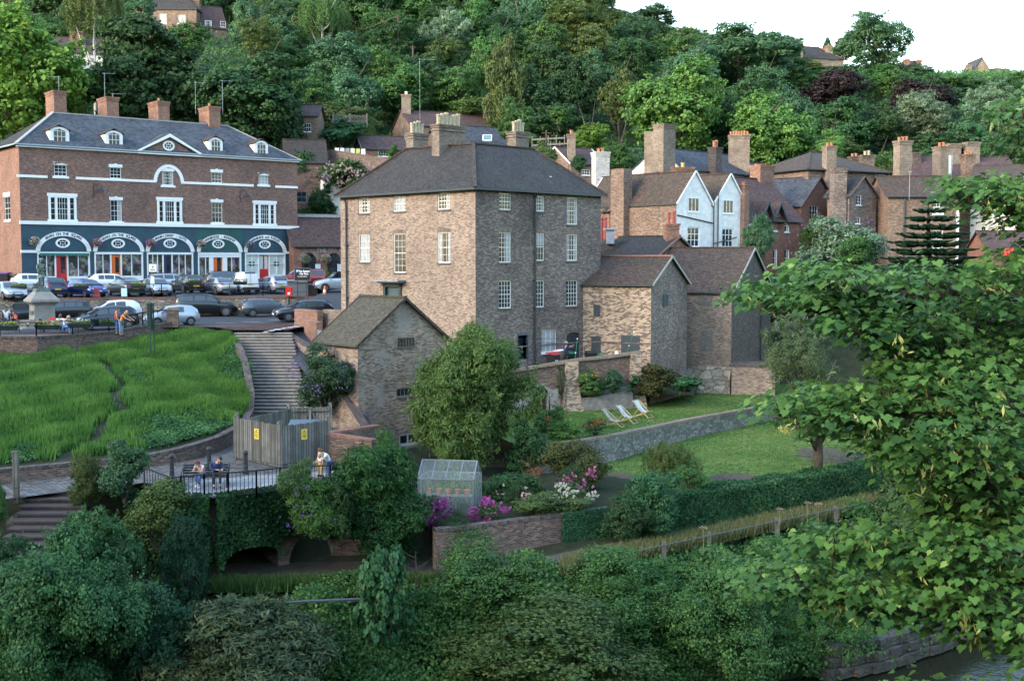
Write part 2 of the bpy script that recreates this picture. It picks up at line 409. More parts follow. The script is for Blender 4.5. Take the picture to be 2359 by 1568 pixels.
def chimney(root,u,vt,Y,zb,w,d,rz,pots=2,mat=BK_CHIM,pm=CLAY,ph=.45,pr=.12,ztop=None,cap=True,corner=False,dark=None):
    """stack centred at pixel column u, depth Y; w along rz, d across"""
    p=at(u,vt,Y); zt=p.z if ztop is None else ztop; c=Vector((p.x,p.y,0)); M=Matrix.Translation(c)@Matrix.Rotation(rz,4,'Z')
    mb=MB()
    def bx(sx,sy,z0,z1): mb.box(None,(sx,sy,z1-z0),M=M@Matrix.Translation((0,0,(z0+z1)/2)))
    if cap:
        bx(w,d,zb,zt-.42); bx(w+.12,d+.12,zt-.42,zt-.33); bx(w+.02,d+.02,zt-.33,zt-.22); bx(w+.14,d+.14,zt-.22,zt-.1); bx(w+.22,d+.22,zt-.1,zt)
    else: bx(w,d,zb,zt)
    o=mb.build('chimney',mat,root)
    for i in range(pots):
        x=(i-(pots-1)/2)*min(.42,(w-.15)/max(1,pots)); m=MB(); h=ph*(1+.12*((i*7)%3-1))
        m.lathe([(pr*1.15,0),(pr*1.15,.06),(pr*.85,.08),(pr,h*.85),(pr*1.2,h*.88),(pr*1.2,h),(pr*.75,h),(pr*.75,h-.05)],n=8,M=M@Matrix.Translation((x,0,zt)))
        m.build('chimney_pot',pm,o)
    return o
def aerial(loc,h,rz,label,n=9,L=1.1):
    o=thing('tv_aerial',loc,label,'aerial'); m=MB(); x,y,z=loc
    m.tube([(x,y,z),(x,y,z+h)],.022,6); m.build('mast',LEAD,o); m=MB(); c,s=math.cos(rz),math.sin(rz)
    m.tube([(x-c*.2,y-s*.2,z+h-.08),(x+c*L,y+s*L,z+h-.12)],.014,5)
    for i in range(n):
        k=-.1+(L-.05)*i/(n-1); m.tube([(x+c*k+s*.17,y+s*k-c*.17,z+h-.1),(x+c*k-s*.17,y+s*k+c*.17,z+h-.1)],.009,4)
    m.build('antenna',LEAD,o); return o
AX=math.atan2(.7,.71)   # town grid direction
# ================================================ the big brick house
Cn=pt(1095,74); Rn=pt(1383,82.3); Ln=pt(785,83.9); Kn=(Rn[0]+Ln[0]-Cn[0],Rn[1]+Ln[1]-Cn[1])
ZE_=4.57
mh=thing('town_house',(Cn[0],Cn[1],-10),'tall three storey brick house with hipped dark roof and sunlit left face','house')
WL=Wall(Ln,Cn); WR=Wall(Cn,Rn)
lw=[(425,587,493,683,4,4,1),(637,577,712,672,4,4,2),(910,556,986,660,4,4,4),(427,812,494,983,3,4,2),(641,808,714,1048,3,6,0),(912,800,989,988,3,4,1)]
rw=[(1290,560,1362,663,4,4,0),(1514,577,1568,672,3,4,1),(1705,586,1771,753,4,6,1),(1288,800,1362,986,4,6,4),(1513,805,1566,975,3,4,5),(1703,813,1770,975,4,5,1),(1287,1097,1364,1267,4,6,0),(1512,1095,1566,1260,3,6,0),(1700,1095,1770,1254,4,6,0)]
LR=[WL.rect(*zr(ZC,*w[:4])) for w in lw]; RR=[WR.rect(*zr(ZC,*w[:4])) for w in rw]
dL=WL.rect(*zr(ZC,590,1112,685,1290)); 
dR=WR.rect(*zr(ZC,1398,1418,1468,1580)); wR=WR.rect(*zr(ZC,1548,1398,1639,1538)); aR=WR.rect(*zr(ZS,752,150,972,615))
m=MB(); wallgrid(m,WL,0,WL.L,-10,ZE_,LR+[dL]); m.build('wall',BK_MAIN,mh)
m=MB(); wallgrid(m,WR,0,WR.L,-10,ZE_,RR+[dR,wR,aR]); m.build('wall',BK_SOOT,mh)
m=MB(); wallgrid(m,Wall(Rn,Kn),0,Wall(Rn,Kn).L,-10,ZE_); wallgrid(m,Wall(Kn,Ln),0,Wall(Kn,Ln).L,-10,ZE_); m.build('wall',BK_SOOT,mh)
SILL=plain('stone_sill',(.12,.1,.09),.8)
for W,ws,rs in ((WL,lw,LR),(WR,rw,RR)):
    for w,r in zip(ws,rs): window(mh,W,r,w[4],w[5],mat=CREAM,curt=w[6],sillmat=SILL,sill=.06)
window(mh,WR,wR,3,1,mat=WHITE,curt=2,sill=.06)
# shallow brick arches over the windows
ARCHB=brick('brick_header_arch',[(0,(.1,.07,.06)),(1,(.3,.2,.14))],(.26,.22,.18),w=.075,h=.3,moff=0)
for W,rs in ((WL,LR),(WR,RR+[dR,wR])):
    for a,b,c,e in rs:
        n=8; m=MB()
        for i in range(n):
            x0,x1=lerp(a-.06,b+.06,i/n),lerp(a-.06,b+.06,(i+1)/n); h0=.07*(1-(2*i/n-1)**2); h1=.07*(1-(2*(i+1)/n-1)**2)
            m.wb(W,x0,x1,0,.006,e+h0-.02,e+h0+.2,e+h1-.02,e+h1+.2)
        m.build('window_arch',ARCHB,mh)
# roof with two ridges meeting over the corner
A3=at(1090,336,79.5); E1=at(936,347.5,83.2); E2=at(1229,347.5,83.4); A3.z=E1.z=E2.z=7.66
e4=offp([Vector(Ln),Vector(Cn),Vector(Rn),Vector(Kn)],.32); l4,c4,r4,k4=[Vector((p.x,p.y,4.47)) for p in e4]
m=MB()
for P in ([l4,c4,A3,E1],[c4,r4,E2,A3],[r4,k4,E2],[k4,l4,E1],[E1,A3,E2],[k4,E1,E2]): roofslab(m,P,.1)
ro=m.build('roof',T_MAIN,mh)
m=MB()
for p,q in ((l4,E1),(c4,A3),(r4,E2),(E1,A3),(A3,E2)): m.bar(p+Vector((0,0,.03)),q+Vector((0,0,.03)),.22,.1)
m.build('ridge_tiles',T_BROWN,ro)
m=MB()
for p,q in ((l4,c4),(c4,r4)): m.bar(p-Vector((0,0,.08)),q-Vector((0,0,.08)),.12,.12)
m.build('gutter',FASCIA,ro)
m=MB(); V=at(1267,415,80.5); m.tube([V-Vector((0,0,.3)),V+Vector((0,0,.25))],.1,8); m.build('roof_vent',plain('vent_grey',(.5,.5,.5)),ro)
# downpipes
for W,u,z0,z1 in ((WR,WR.px(*ZC(1503,800))[0],-6.9,4.3),(WL,WL.px(*ZC(357,800))[0],-4.6,4.3),(WR,WR.L-.12,-6.9,-1.7)):
    m=MB(); m.tube([W.p(u,.12,z0),W.p(u,.12,z1-.3),W.p(u,.3,z1)],.065,8); 
    for k in range(int((z1-z0)/1.8)+1): m.wb(W,u-.1,u+.1,.0,.2,z0+.2+1.8*k,z0+.27+1.8*k)
    m.build('drainpipe',FASCIA,mh)
chimney(mh,(1009+1060)/2-2,289.5,81.2,6.0,2.3,.75,AX,6,BK_CHIM,STONEPOT,.75,.13)
chimney(mh,1030-70,308,85.4,6.5,1.35,.8,AX,4,BK_CHIM,STONEPOT,.8,.13)
chimney(mh,1193,304.5,87,6.5,1.3,.9,AX,4,BK_CHIM,STONEPOT,.8,.13)
# the side door with its stone canopy, the doors of the yard
DOORC=plain('dark_teal_paint',(.02,.035,.042),.5,var=.15)
a,b,c,e=dL; m=MB(); m.wb(WL,a-.12,a+.12,-.1,.12,c,e+.1); m.wb(WL,b-.12,b+.12,-.1,.12,c,e+.1); m.wb(WL,a-.12,b+.12,-.1,.12,e-.25,e+.1)
do=m.build('door_case',DOORC,mh); m=MB(); m.wb(WL,a+.1,b-.1,-.14,-.08,c,e); m.build('door',plain('door_green',(.05,.09,.1),.5),do)
m=MB(); m.wb(WL,a-.55,b+.55,0,.75,e+.1,e+.22); m.wb(WL,a-.35,b+.35,0,.5,e+.0,e+.1); m.build('canopy',plain('grey_stone_slab',(.25,.26,.25),.9,var=.3),mh)
a,b,c,e=dR; m=MB(); m.wb(WR,a,b,-.6,-.5,-7,e); do=m.build('door',DOORC,mh)
m=MB(); m.wb(WR,a,a+.08,-.14,.02,-7,e); m.wb(WR,b-.08,b,-.14,.02,-7,e); m.wb(WR,a+.08,b-.08,-.14,.02,e-.15,e); m.build('door_frame',plain('blue_grey_paint',(.06,.08,.11),.5),do)
a,b,c,e=aR; m=MB(); m.wb(WR,a,b,-.14,-.08,-7,e); do=m.build('door',DOORC,mh); m=MB(); m.wb(WR,(a+b)/2-.012,(a+b)/2+.012,-.08,-.07,-7,e); m.build('door_gap',DARK,do)
m=MB(); n=12
for i in range(n):
    t0,t1=math.pi*i/n,math.pi*(i+1)/n; cx=(a+b)/2; rr=(b-a)/2; zz=e-.35
    P=[WR.p(cx+math.cos(t)*r,.008,zz+math.sin(t)*r*.55) for t,r in ((t0,rr+.02),(t0,rr+.24),(t1,rr+.24),(t1,rr+.02))]
    m.extr(P,(WR.n.x*.01,WR.n.y*.01,0))
m.build('door_arch',ARCHB,mh)
m=MB(); m.wb(WR,0,WR.L,0,.03,-5.55,-5.48); m.build('string_course',BK_SOOT,mh)
# ================================================ the shop building
Ls=pt(50,112); Rs=pt(686,130)
sh=thing('shop_building',(Ls[0],Ls[1],-2.4),'long Georgian brick building of five arched blue and green shops under a slate roof','building')
WF=Wall(Ls,Rs); ze=(WF.px(*ZA(113,505))[1]+WF.px(*ZA(1950,606))[1])/2; zb=WF.px(*ZA(1100,1045))[1]; zbt=zb+.32
q=Vector((-WF.t.y,WF.t.x))*10; Bs=Vector(Rs)+q; Ds=Vector(Ls)+q
WSL=Wall(Ds,Ls)
up=[]
for x0,y0,x1,y1,c,r,cu in [(728,870,801,1010,3,4,4),(1394,885,1463,1018,3,4,0),(724,655,797,728,3,3,0),(1392,688,1460,757,3,3,0),(357,638,439,712,3,3,0),(1068,680,1140,772,3,4,1),(1702,708,1765,768,3,3,2)]:
    up.append((WF.rect(*zr(ZA,x0,y0,x1,y1)),c,r,cu))
bays=[WF.rect(*zr(ZA,*b)) for b in ((325,845,495,997),(1040,870,1190,1010),(1672,892,1808,1024))]
FB=MB(); wallgrid(FB,WF,0,WF.L,zb+.1,ze,[u[0] for u in up]+bays); FB.build('wall',BK_SHOP,sh)
oval_p=WF.px(*ZA(1108,513))
for r,c,rr,cu in up:
    wo=window(sh,WF,r,c,rr,mat=WHITE,curt=cu,sill=.09)
for k,(r,c,rr,cu) in enumerate(up):
    a,b,c_,e=r; LINT=MB()
    LINT.wb(WF,a-.12,b+.12,.002,.05,e,e+.3) 
    if k<4: LINT.wb(WF,(a+b)/2-.12,(a+b)/2+.12,.002,.07,e,e+.38)
    LINT.build('lintel',WHITE,sh); LINT=MB(); LINT.wb(WF,a-.18,b+.18,.002,.09,c_-.22,c_-.0); LINT.build('stone_sill',WHITE,sh)
for r in bays:
    a,b,c,e=r; w=b-a; m=MB(); f=.16
    for x0,x1 in ((a-.1,a+.12),(a+w*.22-.02,a+w*.22+.2),(b-w*.22-.2,b-w*.22+.02),(b-.12,b+.1)): m.wb(WF,x0,x1,-.12,.1,c,e)
    m.wb(WF,a-.2,b+.2,.002,.14,e,e+.28); m.wb(WF,a-.1,b+.1,-.12,.12,e-.14,e); m.wb(WF,a-.2,b+.2,.002,.12,zbt-.02,c)
    for x0,x1,cc in ((a+.12,a+w*.22-.02,1),(a+w*.22+.2,b-w*.22-.2,4),(b-w*.22+.02,b-.12,1)):
        for i in range(1,cc): x=lerp(x0,x1,i/cc); m.wb(WF,x-.015,x+.015,-.08,-.03,c,e-.14)
        for j in range(1,4): z=lerp(c,e-.14,j/4); m.wb(WF,x0,x1,-.078,-.034,z-(.03 if j==2 else .015),z+.015)
    wo=m.build('bay_window',WHITE,sh); m=MB(); m.wb(WF,a+.02,b-.02,-.13,-.085,c,e); m.build('pane',PANE,wo)
# bands and cornice
zm=WF.px(*ZA(870,742))[1]
arcs=[]
def ring(mb,W,cx,z0,r0,r1,rz0,rz1,d0,d1,a0=0,a1=math.pi,n=24):
    for i in range(n):
        t0,t1=lerp(a0,a1,i/n),lerp(a0,a1,(i+1)/n)
        P=[W.p(cx+math.cos(t)*a,d0,z0+math.sin(t)*b) for t,a,b in ((t0,r0,rz0),(t0,r1,rz1),(t1,r1,rz1),(t1,r0,rz0))]
        mb.extr(P,(W.n.x*(d1-d0),W.n.y*(d1-d0),0))
m=MB()
xs=[WF.px(*ZA(x,740))[0] for x in (312,498,1027,1190,1667,1810)]
for x0,x1 in ((-.25,xs[0]),(xs[1],xs[2]),(xs[3],xs[4]),(xs[5],WF.L+.05)): m.wb(WF,x0,x1,.002,.08,zm-.1,zm+.14)
m.wb(WF,-.12,WF.L+.12,.003,.18,zb,zbt); m.wb(WF,-.25,WF.L+.15,0,.3,ze-.22,ze+.02)
cxm=WF.px(*ZA(1110,740))[0]; rr=(xs[3]-xs[2])/2
ring(m,WF,cxm,zm,rr-.05,rr+.28,rr*1.12,rr*1.12+.3,.004,.1)
m.build('string_course',WHITE,sh)
m=MB()
for c_,x0,x1 in ((WF.px(*ZA(400,700))[0],xs[0],xs[1]),(WF.px(*ZA(1738,740))[0],xs[4],xs[5])):
    ring(m,WF,(x0+x1)/2,zm+.05,(x1-x0)/2-.02,(x1-x0)/2+.25,(x1-x0)/2-.02,(x1-x0)/2+.25,.004,.05)
m.build('brick_arch',BK_RED,sh)
# pediment
zp=WF.px(*ZA(1110,437))[1]; xa=WF.px(*ZA(918,540))[0]; xb=WF.px(*ZA(1303,570))[0]; xc=(xa+xb)/2
m=MB(); m.extr([WF.p(xa+.3,.02,ze),WF.p(xb-.3,.02,ze),WF.p(xc,.02,zp-.3)],(-q.x*.35,-q.y*.35,0) if False else (q.x*.001,q.y*.001,0)); m.build('pediment_wall',BK_SHOP,sh)
m=MB()
for x0,x1 in ((xa-.1,xc),(xb+.1,xc)):
    m.extr([WF.p(x0,.04,ze+.0),WF.p(x1,.04,zp-.28),WF.p(x1,.04,zp+.05),WF.p(x0-(.3 if x0<x1 else -.3),.04,ze+.04)],(WF.n.x*.3,WF.n.y*.3,0))
m.wb(WF,xa-.3,xb+.3,.31,.36,ze-.24,ze-.02)
m.build('pediment',WHITE,sh)
m=MB()
for s in (-1,1):
    m.extr([WF.p(xc+s*((xb-xa)/2+.35),.3,ze+.06),WF.p(xc,.3,zp+.08),WF.p(xc,-4.2,zp+.08)],(0,0,.06))
m.build('pediment_roof',T_SLATE,sh)
def oval(par,W,cx,cz,rx,rz,d=.04,mat=WHITE,cross=True):
    m=MB(); ring(m,W,cx,cz,rx*.72,rx,rz*.68,rz,d,d+.05,0,2*math.pi,24)
    if cross:
        m.wb(W,cx-.02,cx+.02,d,d+.03,cz-rz*.7,cz-rz*.25); m.wb(W,cx-.02,cx+.02,d,d+.03,cz+rz*.25,cz+rz*.7)
        for sx in (-1,1):
            m.wb(W,min(cx+sx*rx*.3,cx+sx*rx*.7),max(cx+sx*rx*.3,cx+sx*rx*.7),d,d+.031,cz-.02-rz*.0,cz+.02) if False else None
            for sz in (-1,1): m.bar(W.p(cx+sx*rx*.32,d+.02,cz+sz*rz*.25),W.p(cx+sx*rx*.58,d+.02,cz+sz*rz*.52),.035)
        m.wb(W,cx-rx*.34,cx+rx*.34,d,d+.032,cz-rz*.28,cz-rz*.2); m.wb(W,cx-rx*.34,cx+rx*.34,d,d+.032,cz+rz*.2,cz+rz*.28)
        m.wb(W,cx-rx*.36,cx-rx*.3,d,d+.034,cz-rz*.28,cz+rz*.28); m.wb(W,cx+rx*.3,cx+rx*.36,d,d+.034,cz-rz*.28,cz+rz*.28)
    o=m.build('oval_window',mat,par); m=MB(); n=24
    m.poly(*[W.p(cx+rx*.75*math.cos(2*math.pi*i/n),d+.004,cz+rz*.72*math.sin(2*math.pi*i/n)) for i in range(n)]); m.build('pane',PANE,o); return o
oval(sh,WF,oval_p[0],oval_p[1],.62,.5,.05)
# roof with hips and dormers
e4=offp([Vector(Ls),Vector(Rs),Bs,Ds],.4); la,lb,lc,ld=[Vector((p.x,p.y,ze)) for p in e4]; tt=Vector((WF.t.x,WF.t.y,0))
r0=(la+ld)/2+tt*5.2; r1=(lb+lc)/2-tt*6; r0.z=r1.z=ze+3.75
m=MB(); roofslab(m,[la,lb,r1,r0]); roofslab(m,[lc,ld,r0,r1]); roofslab(m,[lb,lc,r1]); ro=m.build('roof',T_SLATE,sh)
m=MB(); roofslab(m,[ld,la,r0]); m.build('roof',T_MAIN,sh)
m=MB(); m.bar(la+Vector((0,0,.03)),r0+Vector((0,0,.03)),.3,.1); m.bar(r0,r1,.25,.12); m.bar(lb,r1,.25,.1); m.build('ridge_tiles',plain('pale_hip_mortar',(.3,.3,.29),.9),ro)
m=MB(); m.bar(la-Vector((0,0,.0)),lb-Vector((0,0,.0)),.14,.12); m.bar(la,ld,.14,.12); m.build('gutter',plain('grey_gutter',(.3,.36,.4),.6),ro)
Wr=Wall((Ls[0]-WF.n.x*-.0,Ls[1]),(Rs[0],Rs[1]))
for x,y,w in ((402,455,100),(762,482,92),(1432,527,78),(1733,545,76)):
    s,z=WF.px(*ZA(x,y)); # project a bit behind the facade
    s0=s; wd=w/2.24/1.2757*(Wr.a.y+Wr.t.y*s)/2757/.8*.5; D=-.45; zz=ze+1.05
    m=MB(); m.extr([WF.p(s0-wd,D,zz-.75),WF.p(s0+wd,D,zz-.75),WF.p(s0+wd,D,zz+.45)]+[WF.p(s0+wd*math.cos(t),D,zz+.45+.4*math.sin(t)) for t in (.6,1.2,1.57,1.94,2.54)]+[WF.p(s0-wd,D,zz+.45)],(-WF.n.x*2.6,-WF.n.y*2.6,0))
    dm=m.build('dormer',WHITE,sh)
    m=MB()
    for sg in (-1,1): m.extr([WF.p(s0+sg*(wd+.15),D+.12,zz+.5),WF.p(s0,D+.12,zz+1.02),WF.p(s0,D-3.2,zz+1.02),WF.p(s0+sg*(wd+.15),D-2.6,zz+.5)],(0,0,.07))
    m.build('dormer_roof',T_BROWN,dm)
    m=MB(); a_,b_=s0-wd*.62,s0+wd*.62
    m.wb(WF,a_,b_,D+.01,D+.05,zz-.6,zz-.52)
    for i in range(4): xx=lerp(a_,b_,i/3); m.wb(WF,xx-.025,xx+.025,D+.01,D+.048,zz-.6,zz+.55+(.1 if i in (1,2) else 0))
    for zz2 in (zz-.05,zz+.45): m.wb(WF,a_,b_,D+.012,D+.05,zz2-.025,zz2+.025)
    m.build('window_frame',plain('pale_grey_frame',(.55,.57,.6)),dm)
    m=MB(); m.poly(WF.p(a_,D+.006,zz-.6),WF.p(b_,D+.006,zz-.6),WF.p(b_,D+.006,zz+.5),WF.p(s0,D+.006,zz+.68),WF.p(a_,D+.006,zz+.5)); m.build('pane',PANE,dm)
AF=math.atan2(WF.t.y,WF.t.x)
for x,y,w in ((367,160,190),(711,200,175),(1045,228,190),(1378,262,175)):
    p=ZA(x,y); chimney(sh,p[0],p[1],121+x/2000*13,ze+1.2,1.25,2.6,AF,0 if x<900 else 1,BK_RED,CLAY,.5,.14)
# left end
zsb=WSL.px(*ZA(40,820))[1]
wr_=WSL.rect(*zr(ZA,28,848,68,1000))
m=MB(); wallgrid(m,WSL,0,WSL.L,-3,ze,[wr_]); m.build('wall',BK_RED,sh); window(sh,WSL,wr_,2,4,sill=.12)
m=MB(); m.wb(WSL,wr_[0]-.12,wr_[1]+.12,0,.06,wr_[3],wr_[3]+.4); m.build('lintel',WHITE,sh)
m=MB(); wallgrid(m,Wall(Rs,Bs),0,10,-3,ze); wallgrid(m,Wall(Bs,Ds),0,WF.L,-3,ze); m.build('wall',BK_SHOP,sh)
# ground floor: five shops
BLUE=plain('blue_painted_wall',(.018,.058,.085),.6,var=.22,scale=1.5); GREEN=plain('green_painted_wall',(.012,.075,.07),.6,var=.2,scale=1.5)
NAVY=plain('navy_door',(.01,.015,.06),.4); ORANGE=plain('orange_door',(.75,.13,.01),.4); RED=plain('red_door',(.5,.015,.02),.4)
STOCK=NT('shop_display'); 
def _stock():
    t=STOCK; v=t.add('ShaderNodeTexVoronoi',feature='F1'); v.inputs['Scale'].default_value=5; t.l(t.coord(),v.inputs['Vector'])
    n=t.noise(1.2,3,t.coord()); c=t.mix(.75,v.outputs['Color'],(.12,.1,.09)); c=t.mix(t.ramp(n,[(.45,(0,0,0)),(.6,(1,1,1))]),(.02,.02,.022),c)
    t.col(c); t.b.inputs['Roughness'].default_value=.25; return t.m
STOCK=_stock(); FROST=plain('frosted_window',(.5,.56,.52),.3,var=.08)
z0s=-2.5; ztop=WF.px(*ZA(1100,1213))[1]
shops=[(246,592,405,'BEARS ON THE SQUARE',BLUE,RED,(370,442)),(622,942,775,'BEARS ON THE SQUARE',BLUE,ORANGE,(735,795)),(967,1272,1117,'HANNAH DARBY - GIFTS',BLUE,NAVY,(1078,1130)),(1303,1588,1435,'IRONBRIDGE - BOOKSHOP',GREEN,ORANGE,(1405,1466)),(1612,1878,1740,'MOONSHINE and FUGGLES',BLUE,RED,(1707,1770))]
edges=[0]+[WF.px(*ZA(x,1200))[0] for x in (606,955,1296,1600)]+[WF.L]
for k,(x0,x1,xm,txt,cm,dm,(d0,d1)) in enumerate(shops):
    a=WF.px(*ZA(x0,1300))[0]; b=WF.px(*ZA(x1,1300))[0]; cxx=(a+b)/2
    m=MB(); wallgrid(m,WF,edges[k],edges[k+1],-3,zb+.1,[(a,b,z0s,ztop)],depth=.25); sf=m.build('shopfront',cm,sh)
    rx=(b-a)/2+.12; rzv=(WF.px(*ZA(xm,[1080,1088,1092,1100,1102][k]))[1]-ztop)
    m=MB(); ring(m,WF,cxx,ztop+.05,rx-.38,rx,rzv-.42,rzv,.01,.12); 
    if k==0: m.wb(WF,-.1,a,.01,.12,ztop-.1,ztop+.15)
    if k==4: m.wb(WF,b,WF.L-.1,.01,.12,ztop-.1,ztop+.15)
    arch=m.build('arch_band',WHITE,sh)
    m=MB(); arc_text(m,WF,txt,cxx,ztop+.05,rx-.3,rzv-.33,.36,math.pi*.74,math.pi*.26,.125); m.build('lettering',DARK,arch)
    o_=ZA([412,776,1117,1435,1741][k],[1152,1155,1155,1158,1161][k]); s_,zc_=WF.px(*o_); oval(sh,WF,s_,zc_,.68,.46,.03)
    # glazing
    da=WF.px(*ZA(d0,1300))[0]; db=WF.px(*ZA(d1,1300))[0]; m=MB()
    m.wb(WF,a,a+.14,-.2,.03,z0s,ztop); m.wb(WF,b-.14,b,-.2,.03,z0s,ztop); m.wb(WF,a,b,-.2,.06,ztop-.22,ztop+.0)
    m.wb(WF,da-.12,da,-.2,.0,z0s,ztop-.22); m.wb(WF,db,db+.12,-.2,.0,z0s,ztop-.22)
    if k==3: m.wb(WF,da-.45,da-.12,-.2,.01,z0s,ztop-.22); m.wb(WF,db+.12,db+.5,-.2,.01,z0s,ztop-.22); m.wb(WF,a,b,-.2,.02,ztop-.5,ztop-.22)
    for xa_,xb_ in ((a+.14,da-.12),(db+.12,b-.14)):
        n=2 if k!=2 else 3
        for i in range(1,n): xx=lerp(xa_,xb_,i/n); m.wb(WF,xx-.03,xx+.03,-.2,-.02,-1.6,ztop-.22)
        if k==4: m.wb(WF,xa_,xb_,-.2,-.03,ztop-1.2,ztop-1.12)
    fr=m.build('shop_window',WHITE,sh)
    for xa_,xb_ in ((a+.1,da-.1),(db+.1,b-.1)): m=MB(); m.wb(WF,xa_,xb_,-.24,-.15,-1.55,ztop-.2); m.build('pane',FROST if k==4 else STOCK,fr)
    for xa_,xb_ in ((a+.1,da-.1),(db+.1,b-.1)): m=MB(); m.wb(WF,xa_,xb_,-.24,-.02,z0s,-1.5); m.build('stall_riser',GREEN if k==3 else WHITE,fr)
    m=MB(); m.wb(WF,da,db,-.2,-.14,z0s,ztop-.3); do=m.build('door',dm,sh)
    m=MB(); w_=db-da
    if k==4: m.wb(WF,da+.1,da+w_*.42,-.14,-.13,-.9,ztop-.35); m.wb(WF,db-w_*.42,db-.1,-.14,-.13,-.9,ztop-.35); m.build('pane',FROST,do)
    else: m.wb(WF,da+w_*.45,db-w_*.14,-.14,-.13,-1.2,ztop-.5); m.build('pane',PANE,do)
    if k==4:
        m=MB()
        for xa_,xb_ in ((a+.14,da-.12),(db+.12,b-.14)):
            n=16; cxp=(xa_+xb_)/2; m.poly(*[WF.p(cxp+.38*math.cos(2*math.pi*i/n),-.145,-.35+.28*math.sin(2*math.pi*i/n)) for i in range(n)])
        m.build('window_sign',DARK,fr)
    if k==0:
        m=MB(); n=26
        for i in range(n):
            xx0,xx1=lerp(a+.15,b-.15,i/n),lerp(a+.15,b-.15,(i+1)/n); m.poly(WF.p(xx0,.35,ztop-.3),WF.p((xx0+xx1)/2,.35,ztop-.42),WF.p(xx1,.35,ztop-.3),WF.p(xx1,.3,ztop-.12),WF.p(xx0,.3,ztop-.12))
        m.build('awning',plain('green_canvas',(.01,.12,.09)),sh)
# wall lamps
def walllamp(W,s,z,label):
    p=W.p(s,0,z); o=thing('wall_lamp',p,label,'lamp'); m=MB()
    m.tube([W.p(s-.55,.02,z-.9),W.p(s-.55,.1,z+.35),W.p(s-.1,.45,z+.35),W.p(s,.5,z+.2)],.035,6); m.build('bracket',DARK,o)
    m=MB(); m.lathe([(.05,.25),(.09,.1),(.12,0),(.3,-.3),(.33,-.33),(.26,-.3)],W.p(s,.5,z),12); m.build('lamp_shade',DARK,o)
s,z=WF.px(*ZA(650,790)); walllamp(WF,s,z,'black bell shaped wall lamp between the first two upper windows of the shop building')
s,z=WF.px(*ZA(1610,828)); walllamp(WF,s,z,'black bell shaped wall lamp beside the last bay window of the shop building')
for x,y,h,lab in ((388,160,1.7,'tv aerial with crossed rods on the first shop chimney'),(690,195,2.6,'tall tv aerial mast beside the second shop chimney'),(742,200,.6,'small low tv aerial on top of the second shop chimney'),(1288,300,3.4,'thin tv aerial left of the fourth shop chimney'),(1466,300,3.6,'thin tv aerial right of the fourth shop chimney')):
    p=at(*ZA(x,y),121+x/2000*13); aerial(p-Vector((0,0,.05)),h,.0 if x!=388 else 3.0,lab)
# tea shop and cottage beyond
rt,WT=house('tea_shop','low brick tea shop with two round arches and a dark tiled roof at the corner') if False else (None,None)
ta,tb=pt(676,128),pt(800,131)
rt,WT=house('tea_shop','low brick tea shop with two round arches and long dark tiled roof',ta,tb,5,-2.9,1.85,4.6,'gx',BK_DKRED,T_RED,oh=.35,cat='shop')
W=WT['F']
for x0,x1 in ((150,325),(460,620)):
    a=W.px(*ZR(x0,1300))[0]; b=W.px(*ZR(x1,1300))[0]; zt=W.px(*ZR((x0+x1)/2,1085))[1]; cxx=(a+b)/2; rr=(b-a)/2
    m=MB(); m.poly(*([W.p(a,.012,-2.8),W.p(b,.012,-2.8)]+[W.p(cxx+rr*math.cos(math.pi*i/12),.012,zt-rr+rr*math.sin(math.pi*i/12)) for i in range(13)])); dd=m.build('arched_door',PANE,rt)
    m=MB(); ring(m,W,cxx,zt-rr,rr,rr+.4,rr,rr+.4,.02,.06); m.build('arch',ARCHB,dd)
    m=MB(); m.wb(W,cxx-.05,cxx+.05,.014,.05,-2.8,zt); m.wb(W,a,b,.014,.05,zt-rr-.05,zt-rr+.05); m.wb(W,cxx-.6,cxx-.54,.014,.05,-2.8,zt-.2); m.wb(W,cxx+.54,cxx+.6,.014,.05,-2.8,zt-.2); m.build('door_frame',DARK,dd)
m=MB(); s,z=W.px(*ZR(357,1075)); wall_text(m,W,'THE TEA EMPORIUM',s+2.55,z-.02,.62,.03); m.build('sign_lettering',plain('stone_letter',(.42,.42,.36)),rt)
for x in (345,612):
    m=MB(); s,z=W.px(*ZR(x,1265)); m.wb(W,s-.3,s+.3,.01,.05,z-.4,z+.4); m.build('notice_board',WHITE,rt)
house('cottage','small brick cottage with blue grey windows above the tea shop roof',pt(660,140),pt(752,141),5,2,11.6,14.2,'gx',BK_SHOP,T_MAIN,wins={'F':[zr(ZR,85,345,210,475)+(dict(cols=2,rows=2,mat=plain('blue_window_paint',(.16,.24,.32))),),zr(ZR,205,595,350,720)+(dict(cols=2,rows=2,curt=1,mat=MATS.get('blue_window_paint')),)]})
MATS['blue_window_paint']
o=thing('stove_flue',at(*ZR(335,240),141.5),'tall black metal flue on the cottage roof','flue'); p=at(*ZR(335,290),141.5); m=MB(); q_=at(*ZR(333,40),141.5); m.tube([p,(p.x,p.y,q_.z)],.13,8); m.tube([(p.x,p.y,q_.z-.15),(p.x,p.y,q_.z)],.17,8); m.build('pipe',DARK,o); m=MB(); m.lathe([(.5,0),(.2,.5),(.18,.6)],p,10); m.build('flashing',DARK,o)
